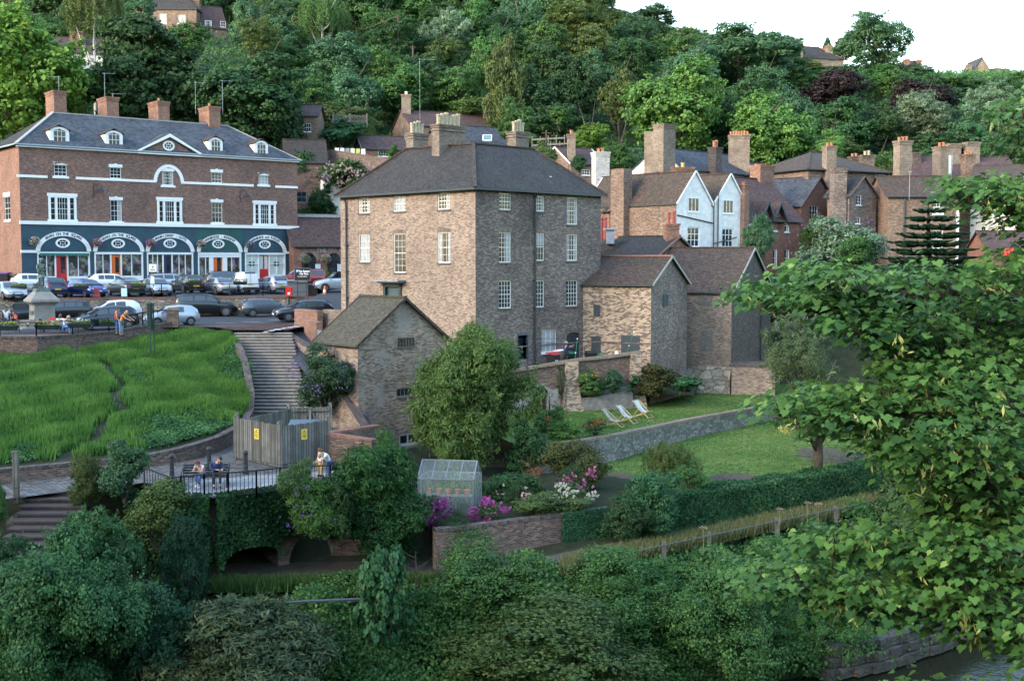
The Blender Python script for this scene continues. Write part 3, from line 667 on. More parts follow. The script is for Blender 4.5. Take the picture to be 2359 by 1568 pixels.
def wallobj(name,label,pts,zs,zt,th,mat,cope=None,cat='wall',group=None,ch=.1,parts=True):
    """free-standing wall following plan points; zs/zt: bottom and top heights per point"""
    n=len(pts); zs=zs if hasattr(zs,'__len__') else [zs]*n; zt=zt if hasattr(zt,'__len__') else [zt]*n
    P=[Vector(p) for p in pts]; N=[]
    for i in range(n):
        d=(P[min(i+1,n-1)]-P[max(0,i-1)]).normalized(); N.append(Vector((d.y,-d.x))*th/2)
    o=thing(name,(P[0].x,P[0].y,zs[0]),label,cat,group)
    def strip(m,e,z0,z1):
        for i in range(n-1):
            k=1+e/(th/2); a,b=P[i]+N[i]*k,P[i+1]+N[i+1]*k; c,d=P[i+1]-N[i+1]*k,P[i]-N[i]*k
            m.add([(a.x,a.y,z0[i]),(b.x,b.y,z0[i+1]),(c.x,c.y,z0[i+1]),(d.x,d.y,z0[i]),(a.x,a.y,z1[i]),(b.x,b.y,z1[i+1]),(c.x,c.y,z1[i+1]),(d.x,d.y,z1[i])],
                  [(0,1,5,4),(2,3,7,6),(4,5,6,7)]+([(3,0,4,7)] if i==0 else [])+([(1,2,6,5)] if i==n-2 else []))
    m=MB(); strip(m,0,zs,[z-ch for z in zt]) ; m.build('masonry',mat,o)
    m=MB(); strip(m,.03,[z-ch for z in zt],zt); m.build('coping',cope or mat,o)
    return o
RUB=rubble('rubble_stone',(.16,.14,.11),(.36,.32,.25),(.1,.09,.075))
RUBW=rubble('rubble_pale',(.11,.11,.1),(.26,.26,.23),(.08,.08,.07),2.8)
COPE=brick('dark_coping_brick',[(0,(.06,.045,.045)),(1,(.16,.12,.1))],(.1,.09,.08),w=.11,h=.4,moff=0)
wallobj('yard_wall','white flaking painted brick wall above the tea shop roof',[pt(672,134.5),pt(800,137)],3.6,5.2,.3,BK_WHT)
house('lean_to','white rendered lean-to with barred window behind the tea shop',pt(749,139),pt(800,140),4,3,9.3,9.6,'gx',WH_REND,T_MAIN,wins={'F':[zr(ZR,540,640,615,725)+(dict(cols=4,rows=1,mat=DARK),)]},cat='outbuilding')
wallobj('stone_wall','pale stone garden wall behind the white lean-to',[pt(749,144),pt(810,146)],8,13,.4,RUBW)
# ================================================ outhouse beside the steps
oa=pt(822,61.3); ob=(oa[0]+4.0,oa[1]+3.3*1.2)
tA=Vector((.72,.69)); oa=Vector(oa); ob=oa+tA*6.0
oh_,WO=house('brick_outhouse','narrow gabled brick outhouse with mossy tiled roof at the foot of the big house',oa,ob,3.6,-11.2,-4.2,-2.0,'gy',{'F':BK_OUT,'L':BK_MAIN,'R':BK_OUT,'B':BK_OUT},T_MOSS,oh=.22,verge=T_BROWN,cat='outbuilding',gut=False,
  wins={'F':[zr(ZD,753,452,862,515)+(dict(cols=5,rows=1,mat=DARK,sillmat=SILL,rail=False),),zr(ZD,745,800,860,862)+(dict(cols=4,rows=1,mat=plain('weathered_wood',(.2,.18,.15),.9),sillmat=SILL,rail=False),),zr(ZD,760,1112,890,1200)+(dict(cols=2,rows=1,mat=plain('flaking_white_wood',(.4,.42,.4),.8),fr=.12,bar=.08,sill=0,rail=False),)]})
def V2(p): return Vector((p[0],p[1]))
# ------------------------------------------- annexe buildings right of the big house
a1=(4.8,81.0); b1=pt(1500,78.6)
DK=plain('dark_door_paint',(.03,.045,.055),.6)
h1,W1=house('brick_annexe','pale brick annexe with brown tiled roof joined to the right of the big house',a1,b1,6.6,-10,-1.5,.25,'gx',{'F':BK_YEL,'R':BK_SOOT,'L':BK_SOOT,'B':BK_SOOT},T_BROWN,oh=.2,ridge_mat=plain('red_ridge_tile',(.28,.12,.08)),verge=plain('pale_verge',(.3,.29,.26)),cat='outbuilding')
def shut(root,W,F,x0,y0,x1,y1,mat,name='shutter',boards=5,frame=None):
    a,b,c,e=W.rect(*zr(F,x0,y0,x1,y1)); m=MB()
    for i in range(boards): p,q=lerp(a,b,i/boards),lerp(a,b,(i+1)/boards); m.wb(W,p+.008,q-.008,.002,.035+.004*(i%2),c,e)
    o=m.build(name,mat,root)
    m=MB(); m.wb(W,a-.06,a,.002,.05,c,e+.06); m.wb(W,b,b+.06,.002,.05,c,e+.06); m.wb(W,a,b,.002,.05,e,e+.06); m.build('frame',frame or mat,o); return o
shut(h1,W1['F'],ZC,1875,1250,1905,1318,DK); shut(h1,W1['F'],ZS,1180,228,1305,490,DK,'door'); shut(h1,W1['F'],ZS,1672,215,1945,560,DK,'door',2)
shut(h1,W1['R'],ZE,778,1480,812,1568,DK)
m=MB(); W=W1['F']; m.wb(W,0,W.L,0,.05,-5.5,-5.42); W=W1['R']; m.wb(W,0,W.L,0,.05,-5.4,-5.32); m.build('string_course',BK_SOOT,h1)
WOODG=plain('grey_weathered_boards',(.17,.155,.135),.9,var=.4,scale=6)
P_=V2(pt(1686,85)); tA2=Vector((.88,-.47)).normalized(); a2=P_-tA2*6.4
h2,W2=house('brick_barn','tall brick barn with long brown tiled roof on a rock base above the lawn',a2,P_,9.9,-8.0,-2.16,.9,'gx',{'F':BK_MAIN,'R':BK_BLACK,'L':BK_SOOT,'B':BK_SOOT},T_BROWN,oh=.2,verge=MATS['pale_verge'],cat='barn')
shut(h2,W2['F'],ZE,1060,1465,1150,1560,WOODG); W=W2['F']; a=W.rect(1613,762,1641,808)
m=MB(); 
for i in range(5): m.wb(W,lerp(a[0],a[1],i/5)+.01,lerp(a[0],a[1],(i+1)/5)-.01,.002,.03,a[2],a[3])
m.build('shutter',WOODG,h2)
ROCK=rubble('rock_base',(.22,.19,.15),(.4,.34,.26),(.14,.12,.1),1.2)
m=MB(); nb=14; rnd=random.Random(5)
W=W2['F']
pr=[[(.15+.25*rnd.random()+.12*j,) for i in range(nb)] for j in range(4)]
for i in range(nb-1):
    for j in range(3):
        z=lambda jj:[-7.55,-8.3,-9.1,-10.2][jj]
        m.poly(W.p(lerp(-2,W.L+.1,i/(nb-1)),pr[j][i][0],z(j)),W.p(lerp(-2,W.L+.1,i/(nb-1)),pr[j+1][i][0],z(j+1)),W.p(lerp(-2,W.L+.1,(i+1)/(nb-1)),pr[j+1][i+1][0],z(j+1)),W.p(lerp(-2,W.L+.1,(i+1)/(nb-1)),pr[j][i+1][0],z(j)))
m.build('rock_footing',ROCK,h2)
m=MB(); m.tube([W2['R'].p(7,.12,-8),W2['R'].p(7,.12,-2.3)],.06,6); m.build('drainpipe',FASCIA,h2)
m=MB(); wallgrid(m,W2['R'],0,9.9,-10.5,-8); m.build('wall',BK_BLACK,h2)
pa=V2(pt(1688,84.2)); 
house('brick_pen','low square brick enclosure against the barn corner',pa,pa+Vector((3.0,-.35)),2.6,-10.3,-7.35,-7.3,'gx',{'F':BK_MAIN,'R':BK_SOOT,'L':BK_MAIN,'B':BK_SOOT},COPE,oh=.06,gut=False,cat='outbuilding')
# house B with red gable
hb,WB_=house('red_gable_house','low red brick gabled house with dark roof behind the annexe',pt(1375,94.5),pt(1506,91),6.5,-6,.25,1.85,'gx',{'F':BK_SOOT,'R':BK_RED,'L':BK_RED,'B':BK_RED},T_MAIN,verge=BK_RED)
chimney(hb,*ZE(842,935),93.5,.5,1.0,.8,.2,2,BK_RED,plain('red_pot',(.3,.06,.045)),1.0,.13)
o=thing('metal_vent_cowl',at(1405,540,95),'square galvanised vent cowl on a low brick stack','vent'); p=at(1405,560,95); m=MB(); m.box((p.x,p.y,p.z+.5),(.6,.5,1.1)); m.box((p.x,p.y,p.z+1.1),(1.1,.8,.12)); m.build('cowl',LEAD,o)
m=MB(); m.box((p.x-.5,p.y+.6,p.z-.6),(2.4,.8,1.8)); m.build('stack',BK_SOOT,o)
o=thing('chimney_pots',at(1392,530,99),'pair of tall dark red chimney pots behind the big house roof','chimney pots'); 
for u in (1384,1393):
    p=at(u,535,99); m=MB(); m.lathe([(.2,-1.2),(.15,1.0),(.19,1.05),(.19,1.2),(.12,1.2)],p,10); m.build('pot',MATS['red_pot'],o)
# white gabled house
g0=Vector((14.14,103.4)); gt_=Vector((.747,.664)); g1=g0+gt_*4.86; g2=g1+gt_*4.9
WIN=dict(mat=WHITE,rail=False,sill=.05,fr=.09,bar=.06)
hw,WW=house('white_gabled_house','white painted brick house with two steep gables facing the garden',g0,g1,11,-2,5.0,7.75,'gy',{'F':WH_BRICK,'R':BK_BROWN,'L':BK_BROWN,'B':BK_BROWN},T_BROWN,oh=.12,verge=WHITE,
  wins={'F':[zr(ZE,966,732,1054,845)+(dict(cols=3,rows=1,**WIN),),zr(ZE,964,960,1058,1113)+(dict(cols=3,rows=3,**WIN),)]})
house('','',g1,g2,11,-2,5.0,7.75,'gy',{'F':WH_BRICK,'R':BK_DKRED,'L':BK_BROWN,'B':BK_BROWN},T_BROWN,oh=.12,verge=WHITE,root=hw,
  wins={'F':[zr(ZE,1234,750,1316,858)+(dict(cols=3,rows=1,**WIN),),zr(ZE,1231,970,1316,1116)+(dict(cols=3,rows=3,**WIN),)]})
chimney(hw,1431,389.6,108,-1,1.1,1.6,math.atan2(.664,.747),0,BK_BROWN,cap=False)
W=WW['F']; m=MB(); 
m.tube([W.p(4.9,.12,-1),W.p(4.9,.12,5.2)],.06,6); m.tube([W.p(5.5,.12,-1),W.p(5.5,.12,6.4)],.06,6); m.tube([W.p(0,.1,3.9),W.p(4.8,.1,3.3)],.05,6); m.tube([W.p(5.0,.1,1.5),W.p(8.2,.1,2.1)],.05,6); m.build('drainpipe',DARK,hw)
o=thing('satellite_dish',at(1573,542,103),'small grey satellite dish on the white gabled house','satellite dish'); p=at(1573,542,102.8); m=MB(); m.lathe([(.02,0),(.25,.05),(.42,.14)],n=14,M=Matrix.Translation(p)@Matrix.Rotation(R(80),4,'X')); m.build('dish',LEAD,o); m=MB(); m.tube([p,p+Vector((0,.8,-.1))],.03,5); m.build('arm',LEAD,o)
# orange-ended house further left
house('orange_brick_house','dark roofed house with orange brick wall between the big house and the white house',pt(1330,118),pt(1402,108.5),9,-2,4.6,7.9,'gx',{'F':BK_RED,'R':BK_RED,'L':BK_RED,'B':BK_RED},T_MAIN,verge=BK_RED)
# slate house with lit white gable
s0=V2(pt(1572,122)); st=Vector((.71,.7)).normalized()
hs_,WSs=house('slate_roofed_house','long slate roofed house with a bright white gable end and tall brick stacks',s0,s0+st*15,7,-2,9.3,11.6,'gx',{'F':BK_BROWN,'L':WH_REND,'R':BK_BROWN,'B':BK_BROWN},T_DSLATE,oh=.15)
chimney(hs_,1530,287.7,120.5,3,1.9,1.3,AX,0,BK_CHIM); chimney(hs_,1503,304,122.5,6,1.2,1.2,AX,0,BK_CHIM,cap=False)
chimney(hs_,1702,312,131,7,2.2,1.1,AX-.9,7,BK_CHIM,CLAY,.45,.13); chimney(hs_,1647,340,125,6,1.1,1.0,AX,2,BK_BLACK,CLAY,.75,.15)
chimney(hs_,1572,386,115,5,2.0,.9,.1,1,BK_RED,plain('yellow_pot',(.55,.36,.1)),.5,.18)
he,WE=house('slate_villa','dark slate hipped house behind the orange chimney',pt(1735,129),pt(1850,134),8,-2,8.2,10.9,'hip',BK_BROWN,T_DSLATE,inset=3)
chimney(he,1822,378,128,7,1.3,.9,.1,0,BK_SOOT); 
# red brick house with dormers
ra=V2(pt(1716,110)); rb=V2(pt(1840,115))
SW=dict(cols=2,rows=2,mat=WHITE,curt=4,sill=.06)
hr,WRr=house('red_brick_villa','red brick villa with steep brown roof and two small gabled dormers',ra,rb,8,-2,4.0,7.86,'gx',BK_DKRED,T_RED,oh=.35,wins={'F':[zr(ZE,1430,888,1467,942)+(SW,),zr(ZE,1712,905,1748,998)+(SW,),zr(ZE,1618,905,1657,990)+(SW,),zr(ZE,1708,1133,1748,1265)+(SW,),zr(ZE,1622,1130,1655,1265)+(SW,),zr(ZE,1505,1130,1540,1260)+(SW,)]})
chimney(hr,1712,425.6,109.5,-1,.75,.75,AX,1,BK_RED,CLAY,.3,.16); chimney(hr,1755,382,118,5,2.4,1.2,AX,7,BK_RED,CLAY,.16,.17)
W=WRr['F']
for x0,x1,yt in ((1520,1600,765),(1612,1695,775)):
    a,b,c,e=W.rect(*zr(ZE,x0,yt,x1,880)); cx_=(a+b)/2; w=(b-a)/2
    m=MB(); m.poly(W.p(a,.0,3.9),W.p(b,.0,3.9),W.p(cx_,.0,e-.15)); m.poly(W.p(a,.0,2.9),W.p(b,.0,2.9),W.p(b,0,3.9),W.p(a,0,3.9)); dm=m.build('dormer',BK_DKRED,hr)
    m=MB()
    for sg in (-1,1): m.extr([W.p(cx_+sg*(w+.25),.45,3.75),W.p(cx_,.45,e),W.p(cx_,-3,e),W.p(cx_+sg*(w+.25),-1,3.75)],(0,0,.08))
    m.build('dormer_roof',T_RED,dm); m=MB()
    for sg in (-1,1): m.bar(W.p(cx_+sg*(w+.25),.5,3.72),W.p(cx_,.5,e-.02),.06,.2)
    m.build('bargeboard',DK,dm)
# right-hand terrace
hi,_=house('slate_gable_house','red brick gabled house with slate roof and one white arched window',pt(1843,118),pt(1922,123),12,-2,5.5,8.3,'gy',{'F':BK_DKRED,'R':BK_BROWN,'L':BK_DKRED,'B':BK_BROWN},T_DSLATE,verge=T_RED,wins={'F':[zr(ZF,337,797,398,905)+(dict(cols=3,rows=3,mat=WHITE,rail=False),)]})
hj,_=house('hipped_roof_house','large brown brick house with hipped roof and four chimneys behind the monkey puzzle tree',pt(1858,121),pt(2042,126),10,-2,9.3,11.4,'hip',BK_BROWN,T_BROWN,inset=5,oh=.4,wins={'F':[zr(ZF,852,557,925,635)+(dict(cols=3,rows=2,mat=WHITE,curt=3,sill=.1),),zr(ZF,850,724,925,855)+(dict(cols=3,rows=4,mat=WHITE,curt=5,sill=.1),),zr(ZF,875,990,922,1090)+(dict(cols=2,rows=2,mat=WHITE,curt=5,sill=.1),)]})
chimney(hj,1910,337,122,5,1.1,.9,.3,2,BK_CHIM,CLAY,.35,.16); chimney(hj,2079,325,121,2,1.4,1.1,.3,3,BK_CHIM,CLAY,.4,.16); chimney(hj,1931,388,117,3,1.3,1.1,.1,0,BK_SOOT)
chimney(hj,1996,358,131,9,1.4,.8,.2,2,BK_SOOT,STONEPOT,.5,.17); chimney(hj,1967,361,132,9,1.0,.8,.2,2,BK_SOOT,CLAY,.35,.15)
chimney(hj,2108,352,130,9,1.0,.8,.2,0,BK_SOOT)
ka=V2(pt(1903,118.5)); kb=V2(pt(1953,116.5))
house('narrow_gable_house','narrow brown brick gabled house with two tiny white windows',ka,kb,4.4,-2,6.4,8.2,'gx',BK_SOOT,T_MAIN,verge=BK_SOOT,wins={'R':[zr(ZF,692,714,733,792)+(dict(cols=2,rows=3,mat=WHITE,rail=False),),zr(ZF,688,885,725,935)+(dict(cols=2,rows=2,mat=WHITE,rail=False),)]})
W=Wall(pt(1858,121),pt(2042,126)); m=MB(); s,_z=W.px(*ZF(828,700)); m.tube([W.p(s,.15,2),W.p(s,.15,9)],.09,6); s2,_z=W.px(*ZF(768,700)); m.tube([W.p(s2,.15,2),W.p(s2,.15,6.3),W.p(s,.15,6.6)],.08,6); m.tube([W.p(s2,.15,2.2),W.p(s+3.5,.15,1.6)],.08,6); m.build('drainpipe',DARK,hj)
hl,WLl=house('brown_brick_terrace','brown brick terrace house with white sash windows right behind the monkey puzzle tree',pt(2042,116.5),pt(2206,116.5),7,-2,6.3,8.3,'gx',BK_BROWN,T_BROWN,oh=.25,wins={'F':[zr(ZF,1283,747,1362,852)+(dict(cols=3,rows=3,mat=WHITE,curt=3,sill=.12),),zr(ZF,1282,985,1356,1125)+(dict(cols=3,rows=4,mat=WHITE,sill=.12),)]})
m=MB(); W=WLl['F']; m.wb(W,W.L-.25,W.L,.002,.04,-2,5.5); m.build('white_quoin',WHITE,hl); m=MB(); m.tube([W.p(1.6,.1,-1),W.p(1.6,.1,6)],.07,6); m.build('drainpipe',FASCIA,hl)
aerial(at(*ZF(1100,750),116.2),2.8,1.2,'tv aerial on a pale mast at the gutter of the brown brick terrace house')
hm_,_=house('rear_terrace_house','brown tiled terrace with several chimneys rising behind the other right-hand roofs',pt(2095,127),pt(2345,127),8,-2,8.7,11.2,'gx',BK_BROWN,T_RED,wins={'F':[zr(ZF,1125,572,1162,596)+(dict(cols=2,rows=1,mat=WHITE),),zr(ZF,1240,578,1285,600)+(dict(cols=2,rows=1,mat=WHITE),)]})
chimney(hm_,2168,338,124,5,1.1,1.5,.2,2,BK_CHIM,CLAY,.45,.15); chimney(hm_,2195,332,130,8,1.4,.9,.2,0,BK_CHIM); chimney(hm_,2238,328,130,8,1.4,.9,.2,0,BK_CHIM); chimney(hm_,2229,356,124,5,1.0,1.0,.2,3,BK_BROWN,CLAY,.35,.12)
o=thing('steel_flue',at(2187,400,122),'shiny steel flue pipe among the right-hand chimneys','flue'); p=at(2187,400,122); m=MB(); m.tube([(p.x,p.y,p.z-1.5),(p.x,p.y,p.z+1.8)],.22,10); m.build('pipe',plain('steel',(.5,.52,.55),.3,1),o)
hn,_=house('grey_rendered_house','pale grey rendered house with tall windows at the right end of the terrace',pt(2232,119),pt(2345,117),8,-2,7.9,9.5,'gx',GREY_REND,T_BROWN,wins={'F':[zr(ZF,1640,810,1722,880)+(dict(cols=3,rows=2,mat=plain('dull_frame',(.2,.2,.19))),),zr(ZF,1650,965,1690,1035)+(dict(cols=2,rows=2,mat=WHITE),),zr(ZF,1775,915,1840,985)+(dict(cols=2,rows=2,mat=WHITE),)]})
house('red_outbuilding','low red brick outbuilding with purple brown roof at the far right',pt(2275,110),pt(2385,110),5,-3,1.1,2.7,'gx',BK_DKRED,T_RED,cat='outbuilding')
wallobj('garden_wall','rough stone garden wall below the far right outbuilding',[pt(2245,104),pt(2400,104)],-4,-.9,.5,RUB)
m=MB(); 
o=thing('orange_barrier',at(2325,585,107),'bright orange plastic site barrier near the far right outbuilding','barrier'); p=at(2312,572,107); q_=at(2345,572,107)
m.bar(p,q_,.05,.9,up=(0,0,1)) if False else m.extr([p,q_,q_-Vector((0,0,1.3)),p-Vector((0,0,1.3))],(0,.03,0)); m.build('mesh_panel',plain('orange_plastic',(.7,.08,.04)),o)
# ------------------------------------------- houses up the hill
hp,_=house('hillside_house','brown brick hillside house with a chimney at each end of its ridge',pt(948,166),pt(1150,171),9,8,18.6,21,'gx',BK_BROWN,T_RED,oh=.2)
chimney(hp,937,*[ZH(0,655)[1],168][0:2],16,1.6,1.2,.1,0,BK_CHIM,cap=False) if False else chimney(hp,935.5,219,170,17,1.3,1.2,.03,1,BK_CHIM,WHITE,.5,.2)
chimney(hp,1121,226,174,17,1.1,1.0,.03,1,BK_CHIM,CLAY,.4,.17)
hp2,WP2=house('','',pt(1035,155),pt(1172,159),9,6,14.9,17.8,'gx',BK_BROWN,T_DSLATE,root=hp)
def skylight(root,cx,v,Y,w,h,sl):
    p=at(cx,v,Y); m=MB(); c,s=math.cos(sl),math.sin(sl)
    U=Vector((1,0,0)); V_=Vector((0,c,s)); N=Vector((0,-s,c)); m.extr([p-U*w/2-V_*h/2,p+U*w/2-V_*h/2,p+U*w/2+V_*h/2,p-U*w/2+V_*h/2],N*.12)
    k=m.build('skylight',WHITE,root); m=MB(); q=p+N*.13; m.extr([q-U*w*.42-V_*h*.42,q+U*w*.42-V_*h*.42,q+U*w*.42+V_*h*.42,q-U*w*.42+V_*h*.42],N*.01); m.build('pane',plain('skylight_glass',(.12,.2,.22),.1),k)
skylight(hp,1122,319,157,1.2,1.4,.65)
aerial(at(*ZH(551,830),165),8.2,.1,'tall tv aerial in front of the hillside house',12,2.2)
hg,WG=house('garage_cottage','small tiled outbuilding with white windows below the hillside house',pt(838,150),pt(940,152),5,9,14.0,15.7,'gx',BK_DKRED,T_RED,verge=LEAD,wins={'F':[zr(ZH,262,1045,335,1085)+(dict(cols=4,rows=2,mat=WHITE,rail=False),),zr(ZH,405,1045,445,1082)+(dict(cols=3,rows=2,mat=WHITE,rail=False),)]},cat='outbuilding')
hq,_=house('hill_cottage','small cottage with gabled tile roof and a slim chimney on its left end',pt(1314,128),pt(1390,130),6,4,10.4,12.2,'gx',BK_BROWN,T_RED,verge=WHITE,wins={'F':[zr(ZC,1797,415,1847,450)+(dict(cols=3,rows=2,mat=WHITE),)]})
chimney(hq,1315.5,310,129,4,.8,1.4,.03,1,BK_CHIM,CLAY,.5,.17)
o=thing('whitewashed_chimney',at(1383,380,116),'detached looking whitewashed brick chimney with two clay pots','chimney'); chimney(o,1383,351,116,4,1.4,1.2,.3,2,BK_WHT,CLAY,.4,.16)
h,_=house('hilltop_house','brick house with hipped dark roof and cream blinds at the top left of the hill',pt(300,232),pt(462,232),9,38,48.0,52.5,'hip',BK_BROWN,T_MAIN,inset=4.5,wins={'F':[zr(ZG,1100,97,1155,160)+(dict(cols=1,rows=1,mat=WHITE,curt=2,sill=.2),),zr(ZG,1230,105,1287,165)+(dict(cols=1,rows=1,mat=WHITE,curt=2,sill=.2),)]})
chimney(h,448,2,236,48,2.2,1.6,0,0,BK_BROWN)
house('ivy_clad_cottage','ivy covered cottage with purplish tiled roof joined to the hilltop house',pt(464,233),pt(530,236),7,36,45.0,49.5,'gx',BK_BROWN,T_RED,wins={'F':[zr(ZG,1420,145,1466,210)+(dict(cols=3,rows=3,mat=WHITE,curt=1),),zr(ZG,1527,150,1562,190)+(dict(cols=3,rows=2,mat=WHITE),)]})
h,_=house('white_cottage','white walled cottage with plain dark roof and slim chimney among the left trees',pt(140,186),pt(246,188),8,24,32.0,34.8,'gx',WH_REND,T_RED)
chimney(h,178,75,189,30,2.0,1.2,0,0,BK_SHOP,cap=True)
h,_=house('skyline_house','house with hipped dark roof and two chimneys on the right skyline',pt(1815,268),pt(1935,272),9,36,45.0,48.2,'hip',BK_CHIM,T_MAIN,inset=4,ridge_mat=CLAY)
chimney(h,1839,97,266,40,1.6,1.4,0,0,BK_CHIM); chimney(h,1908,107,274,40,1.6,1.4,0,1,BK_CHIM,CLAY,.5,.2)
h,_=house('skyline_villa','slate gabled villa with a pair of chimneys on the right skyline',pt(2068,282),pt(2120,285),9,36,44.0,46.5,'gy',BK_DKRED,T_SLATE)
chimney(h,2088,138,284,40,1.2,1.3,0,1,BK_DKRED); chimney(h,2115,140,286,40,1.2,1.3,0,1,BK_DKRED)
h,_=house('distant_cottage','small distant gabled cottage on the far right skyline',pt(2228,300),pt(2270,300),9,38,46.6,50.0,'gy',BK_CHIM,T_DSLATE); house('','',pt(2270,302),pt(2322,302),7,38,46.2,48.0,'gx',BK_CHIM,T_DSLATE,root=h)
chimney(h,2231,150,301,44,1.2,1.0,0,0,BK_CHIM); chimney(h,2296,158,304,44,1.4,1.0,0,1,BK_CHIM)
h,_=house('tree_cottage','little cottage with one white window half hidden by dark trees',pt(690,150),pt(735,150),5,12,18.0,19.5,'gx',BK_BROWN,T_RED,wins={'F':[zr(ZG,2105,855,2155,915)+(dict(cols=3,rows=2,mat=WHITE),)]})
# ================================================ ground, roads, banks, lawns
def fenceY(x): return 50.6+(x-5)*.79 if x>1.5 else 47.8+max(-1.2,(x-1.5)*.06)
def pz(x): return lerp(-12.75,-12.35,smooth(-3,1,x))
def edgeY(x): return fenceY(x)-(4.8+ .38*min(12,max(0,x-3)))-(1.5 if x<-3 else 0)
def bankz(x,y):
    e,f=edgeY(x),fenceY(x)
    if y<e: return -17.25-min(1.5,(e-y)*.9)
    if y<f: return lerp(-17.25,pz(x),((y-e)/(f-e))**.8)
    return pz(x)
def baseg(x,y):
    z=bankz(x,y); f=fenceY(x)
    if y>f+2: z=lerp(z,-11.4,smooth(f+2,f+8,y))
    if x<-2: z=max(z,lerp(z,-10.0,smooth(57,59,y))) ; z=lerp(z,-6.4,smooth(80,82,y)*smooth(-2,-6,x)) if x>-22 else lerp(z,-6.4,smooth(66,72,y))
    if y>74: z=lerp(z,-3.2,smooth(84,108,y))
    if x<-4 and y>80: z=min(z,-6.2)
    return z
HL=[(100,-7),(133,-4.5),(137,3),(146,11),(152,12.5),(172,15),(190,28),(227,40),(280,58),(347,70),(500,80),(900,80)]
HR=[(100,-3.4),(130,-1.2),(140,2),(160,10),(187,22),(227,34),(270,41),(300,44),(347,46),(500,40),(900,30)]
def pw(T,y):
    if y<=T[0][0]: return T[0][1]
    for (a,b),(c,d) in zip(T,T[1:]):
        if y<=c: return lerp(b,d,(y-a)/(c-a))
    return T[-1][1]
def hillz(x,y):
    k=smooth(-5,45,x-(y-150)*.12)
    return lerp(pw(HL,y),pw(HR,y),k)
def gmat(name,stops,scale=1.2,bump=.3,rough=.95,dist=.05,d=8):
    if name in MATS: return MATS[name]
    t=NT(name); oc=t.coord(); n=t.noise(scale,d,oc,.7); t.col(t.ramp(n,stops)); t.b.inputs['Roughness'].default_value=rough; t.b.inputs['Specular IOR Level'].default_value=.2
    t.bump(t.noise(scale*8,4,oc),bump,dist); MATS[name]=t.m; return t.m
EARTH=gmat('bank_earth',[(.3,(.012,.02,.008)),(.6,(.035,.04,.02)),(.8,(.07,.055,.035))])
WOODFLOOR=gmat('wood_floor',[(.3,(.01,.025,.01)),(.7,(.03,.06,.02))],.4)
LAWN=gmat('lawn_grass',[(.28,(.045,.1,.022)),(.45,(.075,.145,.03)),(.62,(.13,.18,.045)),(.75,(.2,.21,.08))],.45,.6,dist=.04,d=10)
ASPH=gmat('asphalt',[(.3,(.034,.038,.045)),(.7,(.055,.059,.066))],.6,.2,.85)
ASPH2=gmat('asphalt_worn',[(.3,(.06,.062,.066)),(.7,(.09,.092,.095))],.5,.2,.85)
PAVER=brick('red_block_paving',[(0,(.13,.07,.065)),(.5,(.19,.1,.085)),(1,(.26,.15,.13))],(.09,.07,.065),w=.2,h=.1,stain=.3,bump=.2)
COBBLE=brick('cobble_setts',[(0,(.09,.083,.08)),(.5,(.15,.14,.13)),(1,(.22,.205,.185))],(.05,.048,.045),w=.26,h=.17,mw=.02,stain=.35,bump=.9)
FLAG=brick('grey_flagstones',[(0,(.2,.21,.22)),(1,(.3,.31,.31))],(.1,.1,.1),w=1.1,h=.7,mw=.02,stain=.3,bump=.2)
STONE=plain('worn_step_stone',(.26,.235,.2),.9,var=.3,scale=2.5); STONED=plain('step_riser_stone',(.12,.105,.09),.9,var=.4,scale=3)
def sheet(name,fn,x0,x1,y0,y1,nx,ny,mat,keep=None,smooth_=True):
    m=MB(); X=np.linspace(x0,x1,nx+1); Y=np.linspace(y0,y1,ny+1)
    m.v=[(x,y,fn(x,y)) for y in Y for x in X]
    for j in range(ny):
        for i in range(nx):
            if keep and not keep((X[i]+X[i+1])/2,(Y[j]+Y[j+1])/2): continue
            a=j*(nx+1)+i; m.f.append((a,a+1,a+nx+2,a+nx+1)); m.mi.append(0)
    o=m.build(name,mat,smooth=smooth_); tag(o,kind='structure'); return o
sheet('ground',baseg,-110,150,20,122,130,170,EARTH)
sheet('hill',hillz,-330,420,100,900,150,200,WOODFLOOR)
sheet('far_ground',lambda x,y:-19.5,-900,900,-300,1400,4,4,EARTH)
RIV=NT('river_water'); RIV.col((.012,.014,.008)); RIV.b.inputs['Roughness'].default_value=.12; RIV.b.inputs['Specular IOR Level'].default_value=.12; RIV.bump(RIV.noise(2.5,3,RIV.coord()),.25,.05)
sheet('river',lambda x,y:-17.0,-300,300,-60,75,2,2,RIV.m,smooth_=False)
# road and car park
def roadz(x,y): return -4.6+.15*smooth(71,80,y)+lerp(0,1.9,smooth(84,101,y))*smooth(-18.2,-15.6,x)
FX=[(-95,71.4),(-42,71.1),(-35,72.2),(-30.7,73.6),(-25.6,76.4),(-24.2,78.7),(-22.7,80.3),(-19.8,79.5),(-17.9,77.0),(-14.4,77.0),(-14.2,79.4),(-9,84),(0,84)]
def frontY(x): return float(np.interp(x,[a for a,b in FX],[b for a,b in FX]))
def parkz(x,y): return -3.08+.05*min(14,max(0,-(Vector((x,y))-wlL.a).dot(wlL.n)))
wl0=gnd(-120,692,-3.1); wl1=gnd(738,686.5,-3.1); wlL=Wall((wl0.x,wl0.y),(wl1.x,wl1.y))
m=MB(); XS=sorted(set([-95+i*2. for i in range(30)]+[a for a,b in FX if a<-8.9]+[-36+i*.6 for i in range(46)])); NY=46
for x in XS:
    f=frontY(x)+.05
    for j in range(NY+1): y=lerp(f,136,(j/NY)); m.v.append((x,y,roadz(x,y)))
for i in range(len(XS)-1):
    for j in range(NY): a=i*(NY+1)+j; m.f.append((a,a+NY+1,a+NY+2,a+1)); m.mi.append(0)
tag(m.build('road',ASPH,smooth=True),kind='structure')
